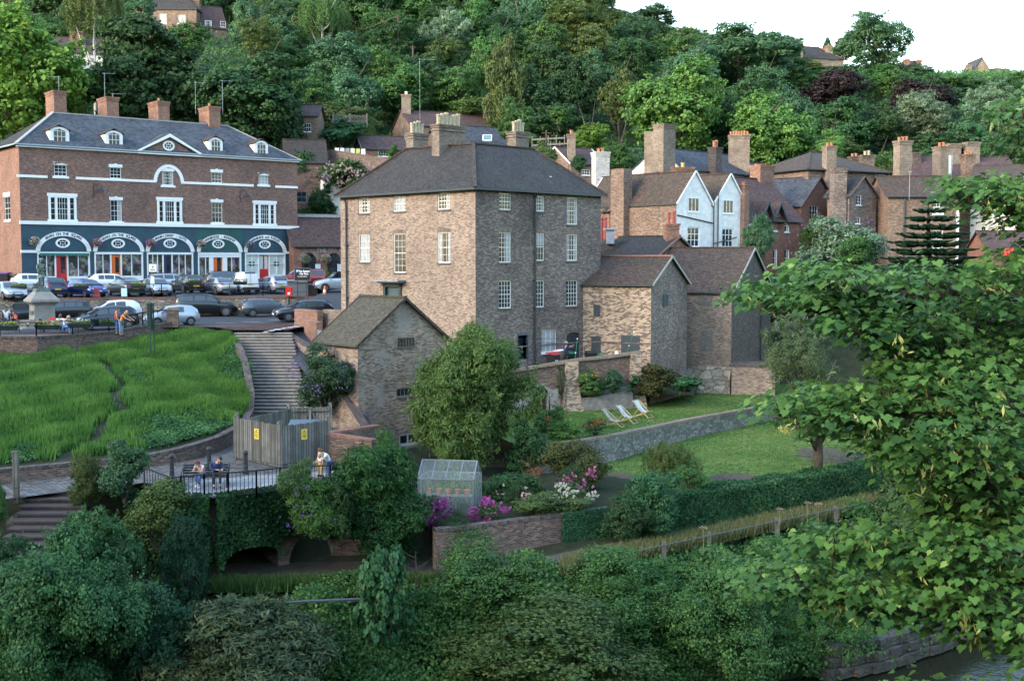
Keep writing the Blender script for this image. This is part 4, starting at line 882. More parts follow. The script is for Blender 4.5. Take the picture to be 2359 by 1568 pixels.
def upk(x,y): return (Vector((x,y))-wlL.a).dot(wlL.n)<-.05 and x<-15.9
pm=MB(); 
ds=[.05,3,6,9,12,14.05,20,30,40]; ss=[wlL.L*i/20 for i in range(21)]
for s_ in ss:
    for d_ in ds: q=wlL.p(s_,-d_,0); pm.v.append((q.x,q.y,parkz(q.x,q.y)))
for i in range(20):
    for j in range(8): a=i*9+j; pm.f.append((a,a+9,a+10,a+1)); pm.mi.append(0)
tag(pm.build('car_park',ASPH2),kind='structure')
wallobj('car_park_wall','long rubble retaining wall with dark coping between the two rows of parked cars',[wlL.p(s,.1,0)[:2] for s in (0,8,16,24,wlL.L)],-4.8,-2.95,.45,RUB,BK_DKRED,ch=.14)
# pavement by shops
m=MB(); m.wb(WF,-3,WF.L+.5,.02,2.2,-2.9,-1.95); tag(m.build('pavement',ASPH2),kind='structure')
# square paving in front of the memorial
WALLD=[(-180,783,-4.6),(0,777.7,-4.6),(84,778.5,-4.6),(167.5,773,-4.6),(251,766.7,-4.6),(329,753,-4.6),(398,742,-4.6)]
WP=[gnd(*p) for p in WALLD[:5]]+[at(329,753,78.3),at(398,744,80.2)]
m=MB(); pts=[(p.x,p.y,-4.585) for p in WP]; 
m.poly(*(pts[:5]+[(-25.2,77.5,-4.575),(-24,79.5,-4.54),(-30,82,-4.5),(-62,82,-4.5)])); tag(m.build('square_paving',PAVER),kind='structure')
m=MB(); 
PVp=[(-24,78.9),(-22.7,80.5),(-19.8,79.7),(-17.9,77.2),(-14.4,77.2),(-14.2,79.6),(-10,83.2),(-10,87),(-16,84.5),(-21,82)]
cc=(-16.5,81.5)
for a,b in zip(PVp,PVp[1:]+PVp[:1]): m.poly(*[(x,y,roadz(x,y)+.02) for x,y in (cc,b,a)]); tag(m.build('brick_paving',PAVER),kind='structure')
# road markings
m=MB(); Y_=plain('yellow_line',(.55,.42,.06),.7)
for d_ in (.5,.75): m.poly(wlL.p(22,d_+.1,-4.35),wlL.p(34,d_+.1,-4.28),wlL.p(34,d_+.22,-4.28),wlL.p(22,d_+.22,-4.35))
m=MB(); wm=plain('road_paint_white',(.6,.58,.55),.8,var=.3,scale=8)
for i in range(6):
    p=gnd(612+i*14,762-i*1.9,-4.45); p.z=roadz(p.x,p.y)+.02; w=.25+.12*(i%3); m.poly((p.x-w/2,p.y-.5,p.z),(p.x+w/2,p.y-.5,p.z),(p.x+w/2,p.y+.4,p.z),(p.x-w/2,p.y+.4,p.z))
for i in range(4):
    p=gnd(520+i*60,744-i*2,-4.45); z=roadz(p.x,p.y)+.02; m.poly((p.x-.7,p.y-.05,z),(p.x+.7,p.y-.05,z),(p.x+.7,p.y+.08,z),(p.x-.7,p.y+.08,z))
tag(m.build('road_marking',wm),kind='structure')
# curved brick wall of the square, with pillar, railing and kerb round the bank
cz=[-5.7]*6+[-5.6]
wallobj('square_wall','curved brick retaining wall below the memorial square railing',[(p.x,p.y) for p in WP],cz,[p.z+.1 for p in WP],.4,BK_WALL,COPE,ch=.16)
KERB=[(398,748,-4.9,-4.3),(440,752,-5.2,-4.43),(500,762,-5.2,-4.66),(536,775,-5.4,-4.86),(553,800,-5.9,-5.2),(565,835,-6.5,-5.95),(572,870,-7.2,-6.6),(578,905,-7.9,-7.3),(577,940,-8.6,-7.9),(565,962,-8.8,-8.0),(545,980,-9.0,-8.15),(500,1004,-9.1,-8.3),(450,1020,-9.2,-8.4),(400,1033,-9.3,-8.5),(340,1045,-9.4,-8.6),(250,1056,-9.4,-8.6),(160,1064,-9.45,-8.65),(60,1073,-9.45,-8.65),(-60,1084,-9.45,-8.65),(-200,1096,-9.5,-8.65)]
KP=[gnd(u,v,zt) for u,v,zb_,zt in KERB]
wallobj('kerb_wall','low curving brick kerb wall round the foot of the green bank',[(p.x,p.y) for p in KP],[k[2] for k in KERB],[k[3] for k in KERB],.32,BK_WALL,COPE,ch=.12)
p=gnd(403,775,-5.0); o=thing('brick_pillar',(KP[0].x,KP[0].y,-4.9),'square brick pillar with stone cap where the railing meets the curved wall','pillar'); m=MB(); m.box((KP[0].x,KP[0].y,-4.4),(.75,.6,2.2),.2); m.build('shaft',BK_WALL,o); m=MB(); m.box((KP[0].x,KP[0].y,-3.26),(.85,.7,.1),.2); m.box((KP[0].x,KP[0].y,-3.18),(.6,.45,.07),.2); m.build('cap',BK_CHIM,o)
# the green bank
BT=[(-200,820,-5.6),(0,809,-5.6),(84,813,-5.6),(160,815,-5.6),(225,806,-5.57),(290,792,-5.36),(340,778,-5.07),(400,768,-4.87),(450,766,-4.82),(500,770,-4.87),(530,778,-4.97)]
BBt=[(-200,1096,-8.75),(0,1078,-8.75),(100,1069,-8.75),(200,1060,-8.7),(300,1050,-8.65),(400,1033,-8.6),(480,1009,-8.4),(545,980,-8.2),(574,945,-8.05),(575,890,-7.1),(566,845,-6.2)]
def poly3(L): return [gnd(*p) for p in L]
T3,B3=poly3(BT),poly3(BBt)
def resample(L,n):
    d=[0]
    for a,b in zip(L,L[1:]): d.append(d[-1]+(b-a).length)
    out=[]
    for i in range(n):
        s=d[-1]*i/(n-1); k=max(j for j in range(len(d)) if d[j]<=s+1e-9); k=min(k,len(L)-2); out.append(L[k].lerp(L[k+1],(s-d[k])/(d[k+1]-d[k])))
    return out
NB=60; T3=resample(T3,NB); B3=resample(B3,NB)
def bank_pt(s,t):
    i=min(NB-2,int(s*(NB-1))); f=s*(NB-1)-i; a=T3[i].lerp(T3[i+1],f); b=B3[i].lerp(B3[i+1],f); p=a.lerp(b,t); p.z+=math.sin(math.pi*t)*.25+.12*math.sin(p.x*1.3)*math.sin(p.y*.9)*math.sin(math.pi*t); return p
m=MB(); nt_=30; m.v=[tuple(bank_pt(i/(NB-1),j/nt_)) for j in range(nt_+1) for i in range(NB)]
for j in range(nt_):
    for i in range(NB-1): a=j*NB+i; m.f.append((a,a+NB,a+NB+1,a+1)); m.mi.append(0)
tag(m.build('grass_bank',gmat('bank_soil',[(.3,(.015,.03,.01)),(.7,(.05,.045,.03))]),smooth=True),kind='structure')
# cobbled path and couple's terrace
def pathz(y): return -9.35+(y-48)*.04
PE=[(-200,1170),(-80,1152),(35,1141),(172,1127),(250,1122),(330,1112),(400,1120),(426,1137),(490,1141),(573,1129),(650,1117),(762,1098)]
m=MB(); pe=[]
for u,v in PE:
    p=gnd(u,v,-9.3); pe.append((p.x,p.y,pathz(p.y)))
kk=[(p.x,p.y,pathz(p.y)) for p in reversed(KP[6:])]
kk=kk[:]
m.poly(*(pe+[(-8.2,54.4,pathz(54.4)),(-8.6,66.5,pathz(66.5)),(-11.2,68,pathz(68)),(-14.8,68,pathz(68))]+list(reversed(kk)))); tag(m.build('cobbled_path',COBBLE),kind='structure')
m=MB(); m.poly(*[(x,y,z+.012) for x,y,z in pe[6:12]]+[(pe[11][0],pe[11][1]+1,pathz(51.5)+.012)]+[(-10.2,51.4,pathz(51.4)+.012),(-13.0,50.2,pathz(50.2)+.012)]); tag(m.build('terrace_paving',FLAG),kind='structure')
# stone steps up to the square
o=thing('stone_steps',(-13.1,66.8,-8.7),'broad flight of worn stone steps climbing from the cobbled path to the road','steps')
NS=25; m=MB(); m2=MB()
for i in range(NS):
    f=i/NS; y=lerp(66.8,76.8,f); xl=lerp(-14.7,-17.9,f); xr=lerp(-11.4,-14.2,f); z=lerp(-8.6,-4.62,(i+1)/NS)
    m.add([(xl,y-.03,z-.05),(xr,y-.03,z-.05),(xr,y+.46,z-.05),(xl,y+.46,z-.05),(xl,y-.03,z),(xr,y-.03,z),(xr,y+.46,z),(xl,y+.46,z)],[(3,2,1,0),(4,5,6,7),(0,1,5,4),(1,2,6,5),(2,3,7,6),(3,0,4,7)])
    m2.poly((xl,y,z-.16),(xr,y,z-.16),(xr,y,z-.05),(xl,y,z-.05))
m.build('treads',STONE,o); m2.build('risers',STONED,o)
tp=[gnd(548,783,-4.93),gnd(655,779,-4.93)]
# side wall of the steps
SW_=[(551,757,80,-4.85),(631,755,79.5,-4.85),(650,757,78.5,-5),(690,782,75.5,-6),(730,806,72.5,-7),(780,862,67,-8.5),(827,925,62.8,-9.4),(856,985,60.2,-9.6)]
pp=[at(u,v,Y) for u,v,Y,_ in SW_]
wallobj('steps_wall','brick wall with rounded coping sloping down the right side of the stone steps',[(p.x,p.y) for p in pp],[s[3]-.3 for s in SW_],[p.z for p in pp],.35,BK_MAIN,COPE,ch=.12)
m=MB(); m.poly((-15.2,79.3,-4.75),(-13.4,73,-5.9),(-10.5,66,-7.6),(-8.2,63,-7.9),(-8,66,-7),(-8.6,76,-5.6),(-9,84,-4.5),(-14.5,80,-4.7)); tag(m.build('alley',ASPH),kind='structure')
# red brick yard walls by the alley
wallobj('yard_wall','orange red brick wall stub beside the alley and the parked dark hatchback',[at(684,714,82)[:2],at(737,716,79)[:2]],-5.6,-3.3,.4,BK_RED,BK_RED)
wallobj('yard_wall','weathered brick yard wall against the left corner of the big house',[at(750,714,80)[:2],at(800,716,78)[:2]],-6,-3.25,.4,BK_CHIM,BK_CHIM)
wallobj('yard_wall','lower orange brick pier wall running down the alley beside the blue gate',[at(706,740,79.5)[:2],at(735,745,76)[:2]],-6,-3.9,.35,BK_RED,BK_RED)
o=thing('plank_gate',(at(733,800,74).x,74,-6.1),'pale blue grey plank gate in the alley beside the outhouse','gate'); W=Wall(at(732,800,75)[:2],at(758,800,73.6)[:2]); m=MB()
for i in range(6): m.wb(W,W.L*i/6+.005,W.L*(i+1)/6-.005,0,.04,-6.1,-4.35)
m.build('boards',plain('gate_blue_grey',(.13,.19,.22),.7),o); m=MB(); m.wb(W,0,W.L,-.05,-.002,-5.8,-5.7); m.wb(W,0,W.L,-.05,-.002,-4.7,-4.6); m.build('rails',MATS['gate_blue_grey'],o)
o=thing('water_tank',at(745,735,80.5),'green plastic rounded water tank behind the orange brick wall','tank'); m=MB(); p=at(745,735,80.5); m.lathe([(.5,-1),(.55,0),(.5,.35),(.35,.5),(0.01,.55)],p,14); m.build('shell',plain('tank_green',(.02,.09,.09),.5),o,smooth=True); m=MB(); m.lathe([(.12,.52),(.12,.62),(.01,.62)],p,10); m.build('cap',DARK,o)
# lower left steps
o=thing('brown_steps',(-18.5,47,-9.4),'wide dark red steps dropping from the cobbled path at the lower left','steps'); m=MB(); m2=MB()
for i in range(10):
    y=48.0-i*.62; z=-9.36-(i+1)*.16; xl=-19.6+i*.1; xr=-16.9+i*.05
    m.box(((xl+xr)/2,y-.3,z-.04),(xr-xl,.66,.08)); m2.poly((xl,y+.02,z),(xr,y+.02,z),(xr,y+.02,z+.1),(xl,y+.02,z+.1))
m.build('treads',plain('dark_red_tread',(.045,.034,.032),.9,var=.3),o); m2.build('risers',plain('dark_red_riser',(.03,.018,.018),.9),o)
o=thing('boulder',gnd(52,1205,-10.6),'pale rough boulder beside the dark red steps','rock'); m=MB(); p=gnd(52,1205,-10.6); rnd=random.Random(3)
m.blob(p,(.62,.5,.45),12,8); m.v=[(a+(rnd.random()-.5)*.16,b+(rnd.random()-.5)*.16,c+(rnd.random()-.5)*.14) for a,b,c in m.v]; bo=m.build('stone',RUBW,o); 
# yard terrace, lawns, walls
TW=[(1150,856,74.2,-7.3),(1228,843,75.0,-9.9),(1330,826,75.8,-9.9),(1400,819,76.6,-9.9),(1478,808,77.4,-9.9)]
tp_=[at(u,v,Y) for u,v,Y,_ in TW]
m=MB(); m.poly((tp_[0].x,tp_[0].y+.1,-7.0),*[(p.x,p.y+.15,-7.0) for p in tp_[1:]],(9.0,79.5,-7.0),(4.4,81.2,-7.0),(-2.2,74.3,-7.0)); tag(m.build('yard',ASPH2),kind='structure')
# terrace wall with arch
o=thing('terrace_wall',(tp_[0].x,tp_[0].y,-10),'tall old brick terrace wall with round arch and sloping buttresses above the lawn','wall')
BK_LIME=brick('brick_limewashed',[(0,(.2,.17,.15)),(.5,(.3,.28,.26)),(1,(.42,.41,.39))],(.36,.35,.34),stain=.6,patch=(.48,.48,.47),stain_c=(.06,.055,.05))
aw=Wall(tp_[1][:2],tp_[2][:2]); ac=at(1243,915,75.0); ax=(V2(ac)-aw.a).dot(aw.t); ar=.62; atop=at(1243,890,75).z
m=MB(); m2=MB()
def wseg(m,W,x0,x1,zb,zt0,zt1,arch=None,N=20):
    for i in range(N):
        a,b=lerp(x0,x1,i/N),lerp(x0,x1,(i+1)/N); za,zb2=lerp(zt0,zt1,i/N),lerp(zt0,zt1,(i+1)/N); ba=bb=zb
        if arch:
            for s in (0,1):
                x=(a,b)[s]; d=abs(x-arch[0])
                if d<arch[1]: 
                    z=arch[2]-arch[1]+math.sqrt(arch[1]**2-d*d)
                    if s==0: ba=z
                    else: bb=z
        m.poly(W.p(a,0,ba),W.p(b,0,bb),W.p(b,0,zb2),W.p(a,0,za))
for i in range(4):
    W=Wall(tp_[i][:2],tp_[i+1][:2]); zt0,zt1=tp_[i].z-.15,tp_[i+1].z-.15
    if i==1: wseg(m,W,0,W.L,-8.1,zt0,zt1,None); wseg(m2,W,0,W.L,-10,-8.1,-8.1,(ax,ar+.08,atop+.05),60)
    else: wseg(m,W,0,W.L,-8.1,zt0,zt1); wseg(m2,W,0,W.L,-10,-8.1,-8.1)
m.build('wall',BK_WALL,o); m2.build('lime_wall',BK_LIME,o)
m=MB()
for i in range(4): a,b=tp_[i],tp_[i+1]; m.bar(a+Vector((0,.1,-.08)),b+Vector((0,.1,-.08)),.5,.17)
m.build('coping',BK_CHIM,o)
m=MB(); n=14
for i in range(n):
    t0,t1=math.pi*i/n,math.pi*(i+1)/n; P=[aw.p(ax+math.cos(t)*r,.01,atop-ar+math.sin(t)*r) for t,r in ((t0,ar),(t0,ar+.2),(t1,ar+.2),(t1,ar))]; m.extr(P,(aw.n.x*.06,aw.n.y*.06,0))
    P=[aw.p(ax+math.cos(t)*ar,d,atop-ar+math.sin(t)*ar) for t,d in ((t0,.02),(t1,.02),(t1,-1.6),(t0,-1.6))]; m.poly(*P)
for s in (-1,1): m.poly(aw.p(ax+s*ar,.02,-10),aw.p(ax+s*ar,.02,atop-ar),aw.p(ax+s*ar,-1.6,atop-ar),aw.p(ax+s*ar,-1.6,-10))
m.poly(aw.p(ax-1,-1.6,-10),aw.p(ax+1,-1.6,-10),aw.p(ax+1,-1.6,-7.5),aw.p(ax-1,-1.6,-7.5)); m.build('arch',BK_LIME,o)
for (u0,u1,Y,vt,vs,vb,k) in ((1302,1331,75.5,832,886,945,.55),(1452,1476,77.1,813,862,900,.5)):
    W=Wall(pt(u0,Y),pt(u1,Y+.15)); zt=at(u0,vt,Y).z; zs=at(u0,vs,Y).z; m=MB(); m.wb(W,0,W.L,-.1,.25,zs,zt)
    P=[(W.p(s,d,z)) for s in (0,W.L+.0) for d,z in ((.25,zs),(.3+k,-10),(-.1,-10),(-.1,zs))]
    P=[W.p(0,.28,zs),W.p(-.05,.3+k,-10),W.p(-.05,-.1,-10),W.p(0,-.1,zs),W.p(W.L,.28,zs),W.p(W.L+.35,.3+k,-10),W.p(W.L+.35,-.1,-10),W.p(W.L,-.1,zs)]
    m.add(P,[(0,1,5,4),(1,0,3,2),(4,5,6,7),(0,4,7,3)]); b=m.build('buttress',BK_YEL,o); m=MB(); m.wb(W,-.06,W.L+.06,-.1,.36,zs-.05,zs+.07); m.build('ledge',BK_CHIM,b)
wallobj('planter_wall','low rendered planting bed wall between the two terrace wall buttresses',[at(1336,945,75.2)[:2],at(1400,930,75.7)[:2],at(1455,915,76.4)[:2]],-10,[at(1336,918,75.2).z,at(1400,908,75.7).z,at(1455,897,76.4).z],.3,plain('rough_grey_render',(.2,.18,.16),.9,var=.35),ch=.04)
m=MB(); m.poly((5.0,75.4,-8.75),(8.6,76.6,-8.55),(12.0,79.0,-8.9),(13.5,86,-8.9),(9,79.2,-8.4),(4,76.5,-8.5)); tag(m.build('planting_bed',EARTH),kind='structure')
SWt=[(1200,1038,-9.6,-11.2),(1254,1024.7,-9.4,-11.1),(1330,1014,-9.4,-11),(1410,1000.2,-9.4,-10.9),(1490,982,-9.4,-10.8),(1579,963,-9.4,-10.8),(1677,947,-9.4,-10.7),(1770,932,-9.4,-10.6),(1900,915,-9.4,-10.6)]
sp=[gnd(u,v,z) for u,v,z,_ in SWt]
def ulz(x,y): return -9.5+.5*smooth(72,79,y)*smooth(14,8,x)*smooth(4,7,x)
m=MB()
sheet('upper_lawn',lambda x,y: -9.48,-1,30,61.5,92,2,2,LAWN,keep=lambda x,y:False) if False else None
up_=[(p.x,p.y+.12,-9.47) for p in sp]; m.poly(*(up_+[(27,95,-9.47),(12,95,-9.47),(3,77,-9.47),(-1.5,75.6,-9.47),(-2.5,70,-9.47)])); tag(m.build('upper_lawn',LAWN),kind='structure')
m=MB()
for i in range(14):
    a=at(1450+i*17,905+4*math.sin(i*1.3),1); a=gnd(1450+i*17,903+5*math.sin(i*1.3),-9.46)
def llz(y): return -10.45-(77-y)*.028
m=MB(); lw_=[(p.x,p.y-.1,llz(p.y)) for p in sp]
hb0=[(-3,57.5),(2,58),(6.5,55.6),(8.2,55.4),(18.6,62.8),(34,74)]
m.poly(*([(x,y,llz(y)) for x,y in hb0]+[(34,88,llz(88))]+list(reversed(lw_)))); tag(m.build('lower_lawn',LAWN),kind='structure')
wallobj('stone_garden_wall','long pale rubble retaining wall between the deckchair lawn and the lower lawn',[(p.x,p.y) for p in sp],[s[3] for s in SWt],[-9.4+.04*math.sin(i) for i in range(9)],.4,RUBW,BK_CHIM,ch=.14)
m=MB()
for (u,v,rx,ry) in ((1700,1102,1.35,1.4),(1905,1055,1.7,2.3),(1430,1100,.8,1.5)):
    p=gnd(u,v,llz(60)); n=18; m.poly(*[(p.x+rx*math.cos(2*math.pi*i/n)*(1+.15*math.sin(3*i)),p.y+ry*math.sin(2*math.pi*i/n)*(1+.12*math.sin(2.3*i)),llz(p.y+ry*math.sin(2*math.pi*i/n))+.015) for i in range(n)])
tag(m.build('bare_soil',gmat('bare_soil_mat',[(.3,(.07,.055,.045)),(.7,(.13,.1,.085))],3)),kind='structure')
# garden floor and its brick wall by the riverside path
m=MB(); m.poly((-4,50.5,-11.25),(0,50.3,-11.25),(7,54.5,-11.2),(8.5,57.3,-11.0),(2,62,-10.75),(-3.5,62,-10.75),(-6,56,-11)); tag(m.build('garden_soil',EARTH),kind='structure')
gw=[gnd(u,v,-11.0) for u,v in ((1000,1216),(1083,1206.7),(1200,1192),(1313,1178.6),(1400,1167))]
wallobj('garden_brick_wall','dark brick garden wall with rounded coping below the greenhouse and hydrangeas',[(p.x,p.y) for p in gw],-13.0,-11.0,.35,BK_WALL,COPE,ch=.14)
# riverside path strip
m=MB(); X=[-6+i*1.5 for i in range(26)]
for a,b in zip(X,X[1:]): m.poly((a,fenceY(a)+.1,pz(a)+.03),(b,fenceY(b)+.1,pz(b)+.03),(b,fenceY(b)+1.6,pz(b)+.03),(a,fenceY(a)+1.6,pz(a)+.03))
tag(m.build('riverside_path',gmat('path_dirt',[(.3,(.05,.05,.035)),(.7,(.11,.095,.07))],2)),kind='structure')
# rough stone edge by the river
o=thing('river_wall',(15,51,-17),'rough stone block river edge showing at the lower right','wall'); m=MB(); rnd=random.Random(8)
for r in range(3):
    x=12.5+r*.2
    while x<30:
        w=rnd.uniform(.5,1.1); y=edgeY(x)-.35+r*.22; m.box((x+w/2,y,-16.75+r*.42),(w*.94,.7,.4*rnd.uniform(.85,1)),.6+rnd.uniform(-.08,.08)); x+=w*.8
m.build('stone_blocks',rubble('river_stone',(.035,.033,.028),(.08,.075,.06),(.02,.02,.016),2.2),o)
# ivy-clad arches under the couple's terrace
VA=[(300,1130),(426,1140),(490,1143),(573,1132),(650,1120),(760,1104),(960,1100)]
va=[gnd(u,v,-9.3) for u,v in VA]
o=thing('arched_terrace_wall',(va[0].x,va[0].y,-13.4),'brick retaining wall with two dark arches carrying the railed terrace','wall'); m=MB(); m2=MB()
aL=Wall(va[1][:2],va[5][:2])
a1_=aL.px(560,1330)[0]; a2_=aL.px(775,1330)[0]; 
segs=[(0,aL.L)]
def archz(x):
    best=-13.5
    for c,r,zt in ((a1_,1.55,-11.2),(a2_,2.15,-11.0)):
        d=abs(x-c)
        if d<r: best=max(best,zt-r*.8+.8*math.sqrt(r*r-d*d))
    return best
N=120
for i in range(N):
    a,b=aL.L*i/N,aL.L*(i+1)/N; m.poly(aL.p(a,0,archz(a)),aL.p(b,0,archz(b)),aL.p(b,0,-9.4),aL.p(a,0,-9.4))
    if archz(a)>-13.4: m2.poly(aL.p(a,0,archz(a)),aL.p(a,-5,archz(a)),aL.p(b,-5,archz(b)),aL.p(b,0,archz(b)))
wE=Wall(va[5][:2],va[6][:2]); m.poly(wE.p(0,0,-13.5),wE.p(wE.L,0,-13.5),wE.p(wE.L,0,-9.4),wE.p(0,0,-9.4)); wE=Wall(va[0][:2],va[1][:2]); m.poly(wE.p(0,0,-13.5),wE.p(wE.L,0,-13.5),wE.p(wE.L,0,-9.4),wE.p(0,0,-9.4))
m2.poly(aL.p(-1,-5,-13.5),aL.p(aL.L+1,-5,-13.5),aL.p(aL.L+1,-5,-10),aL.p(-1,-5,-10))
m.build('masonry',BK_WALL,o); m2.build('vault',BK_BLACK,o)  # vault brick is blackened to paint in the deep shade inside the arches
m=MB(); m.poly((-17,46.6,-12.7),(-2,47.2,-12.7),(-2,55,-12.7),(-17,55,-12.7)); tag(m.build('lower_path',gmat('lower_path_dirt',[(.3,(.03,.028,.022)),(.7,(.07,.06,.045))],2)),kind='structure')
# unseen gorge side behind and left, shaped to keep sun off the low bank
def farz(x,y):
    a=72*smooth(-22,-170,y)-17.5
    b=lerp(0,80,smooth(-75,-150,x))*smooth(42,0,y)-17.5
    return max(a,b)+2*math.sin(x*.05)*math.sin(y*.07)-1
sheet('far_bank_blocker',farz,-420,420,-420,60,70,70,WOODFLOOR,keep=lambda x,y: farz(x,y)>-18.2 and not (x>-70 and y>-25))
# ================================================ leaves and crowns
TPL={
 'leaf':np.array([(0,-.5,0),(.34,.0,.08),(0,.5,0),(-.34,0,.08)],float),
 'narrow':np.array([(0,-.5,0),(.13,0,.03),(0,.5,-.06),(-.13,0,.03)],float),
 'blade':np.array([(-.05,0,0),(.05,0,0),(.03,.6,.04),(0,1,.12)],float),
 'petal':np.array([(-.4,-.4,.05),(.4,-.4,0),(.4,.4,.05),(-.4,.4,0)],float),
}
def _maple():
    P=[(0,-.12),(.12,-.28),(.33,-.34),(.38,-.16),(.53,-.02),(.43,.1),(.47,.33),(.29,.3),(.2,.46),(0,.68)]
    P=P+[(-x,y) for x,y in reversed(P[1:-1])]
    return np.array([(x,y,.25*abs(x)**1.1*(1 if y<.3 else .7)-.28*y*y) for x,y in P],float)
TPL['maple']=_maple()
def leafmesh(name,P,N,S,shape='leaf',tint=None,rng=None,up=None):
    """one leaf-shaped face per point P with normal N and size S"""
    T=TPL[shape]; n=len(P); k=len(T); rng=rng or np.random.default_rng(1)
    N=N/np.maximum(1e-6,np.linalg.norm(N,axis=1))[:,None]
    if up is None: rnd=rng.normal(size=(n,3))
    else: rnd=up
    A=np.cross(N,rnd); A/=np.maximum(1e-6,np.linalg.norm(A,axis=1))[:,None]; B=np.cross(N,A)
    S=np.asarray(S).reshape(-1,1,1) if np.ndim(S) else S
    V=P[:,None,:]+S*(A[:,None,:]*T[None,:,0:1]+B[:,None,:]*T[None,:,1:2]+N[:,None,:]*T[None,:,2:3])
    me=bpy.data.meshes.new(name); me.vertices.add(n*k); me.vertices.foreach_set('co',V.reshape(-1).astype(np.float32))
    me.loops.add(n*k); me.loops.foreach_set('vertex_index',np.arange(n*k,dtype=np.int32))
    me.polygons.add(n); me.polygons.foreach_set('loop_start',np.arange(0,n*k,k,dtype=np.int32)); me.polygons.foreach_set('loop_total',np.full(n,k,dtype=np.int32))
    me.update(calc_edges=True)
    at_=me.attributes.new('tint','FLOAT','POINT'); t=tint if tint is not None else rng.random(n)
    at_.data.foreach_set('value',np.repeat(t,k).astype(np.float32))
    return me
def unit(rng,n):
    v=rng.normal(size=(n,3)); return v/np.linalg.norm(v,axis=1)[:,None]
def crown_pts(kind,n,seed):
    """leaf positions in a crown of radius about 1 (x,y) and -1..1 (z)"""
    rng=np.random.default_rng(seed); nl={'broad':26,'airy':34,'round':16,'tall':30,'shrub':14}.get(kind,24)
    if kind=='conifer':
        t=rng.random(n)**.75; z=1-2*t; lay=np.floor(t*14)/14; r=(.08+.9*t)*(.35+.65*rng.random(n)**.5)*(.8+.2*np.sin(lay*91)); a=rng.random(n)*6.283
        a=np.round(a*5)/5+rng.normal(size=n)*.09; z=z-.22*r*(.5+.5*t)+.05*rng.normal(size=n)
        P=np.stack([r*np.cos(a),r*np.sin(a),z],1); N=np.stack([np.cos(a)*.5,np.sin(a)*.5,np.ones(n)],1)+.4*rng.normal(size=(n,3)); return P,N,rng.random(n)
    if kind=='weep':
        ns=n//60; c=unit(rng,ns); c[:,2]=np.abs(c[:,2])*1.1-.15; r=(.55+.45*rng.random(ns))[:,None]; c=c*r
        L=.35+.7*rng.random(ns); t=rng.random((ns,60)); P=np.repeat(c[:,None,:],60,1); P[:,:,2]-=t*L[:,None]; P[:,:,0:2]*=(1+.15*np.sin(t*3))[:,:,None]
        P=P.reshape(-1,3)+rng.normal(size=(ns*60,3))*.03; N=P*[1,1,.2]+.7*rng.normal(size=P.shape); return P,N,np.clip(np.repeat(rng.random(ns),60)*.6+rng.random(len(P))*.4,0,1)
    lob=unit(rng,nl); lob[:,2]=lob[:,2]*.9+.08
    rad=(.42+.36*rng.random(nl))[:,None]
    if kind=='tall': lob[:,2]*=1.25
    lob=lob*rad; lr=.2+.2*rng.random(nl)
    if kind=='airy': lr*=.72; lob*=1.15
    lob=np.vstack([lob,[[0,0,0]]]); lr=np.append(lr,.55)
    w=lr**2; w/=w.sum(); nsub=max(60,n//26)
    li=rng.choice(len(lr),nsub,p=w); d=unit(rng,nsub); d[:,2]+=.25; d/=np.linalg.norm(d,axis=1)[:,None]
    C=lob[li]+d*lr[li][:,None]*(.78+.3*rng.random(nsub))[:,None]
    keep=np.ones(nsub,bool)
    for j in range(len(lr)):
        dd=np.linalg.norm(C-lob[j],axis=1); keep&=~((dd<lr[j]*.62)&(li!=j))
    C=C[keep]; D=d[keep]; m=len(C); per=max(4,n//m); sig={'airy':.055,'shrub':.09}.get(kind,.07)
    off=rng.normal(size=(m,per,3))*[1,1,.55]*sig
    P=(C[:,None,:]+off).reshape(-1,3); N=(np.repeat(D,per,0)*.8+off.reshape(-1,3)*4+[0,0,.45]+.55*rng.normal(size=(m*per,3)))
    # loose sprays standing out of the outline
    ns=m//7; k=rng.integers(0,m,ns); tt=rng.random((ns,per)); dirs=D[k]*[1,1,.6]+[0,0,.35]; Ls=.1+.16*rng.random(ns)
    Q=(C[k][:,None,:]+dirs[:,None,:]*(tt*Ls[:,None])[:,:,None]+rng.normal(size=(ns,per,3))*.022).reshape(-1,3); P=np.vstack([P,Q]); N=np.vstack([N,np.repeat(D[k],per,0)*.5+[0,0,.5]+.6*rng.normal(size=(ns*per,3))])
    tc=np.concatenate([np.repeat(rng.random(m),per),np.repeat(.5+.5*rng.random(ns),per)]); m=m+ns; return P,N,np.clip(tc*.55+.45*rng.random(m*per),0,1)
CROWN={}
def crown_mesh(kind,var,R0=5.,leaf=.34,n=12000,shape='leaf',zs=1.):
    key=(kind,var,R0,leaf,n,shape,zs)
    if key not in CROWN:
        P,N,t=crown_pts(kind,n,hash((kind,var,7))%1000 if False else sum(map(ord,kind))*7+var*31)
        rng=np.random.default_rng(var+5); P=P*[R0,R0,R0*zs]
        CROWN[key]=leafmesh('crown',P,N,leaf*(.7+.6*rng.random(len(P))),shape,t,rng)
    return CROWN[key]
def fol(name,a,b,c=None,tr=.34): return foliage('leaves_'+name,a,b,tr,.55,c)
F_MID=fol('mid',(.033,.085,.026),(.09,.188,.05),(.14,.24,.06))
F_DARK=fol('dark',(.023,.06,.024),(.055,.125,.042),(.085,.17,.05))
F_BRIGHT=fol('bright',(.062,.152,.034),(.138,.276,.062),(.221,.373,.097))
F_BLUE=fol('blue_green',(.034,.088,.042),(.082,.178,.08),(.155,.26,.12))
F_OLIVE=fol('olive',(.055,.090,.028),(.117,.172,.048),(.179,.221,.069))
F_SILV=fol('silver',(.083,.138,.076),(.179,.262,.152),(.359,.442,.304))
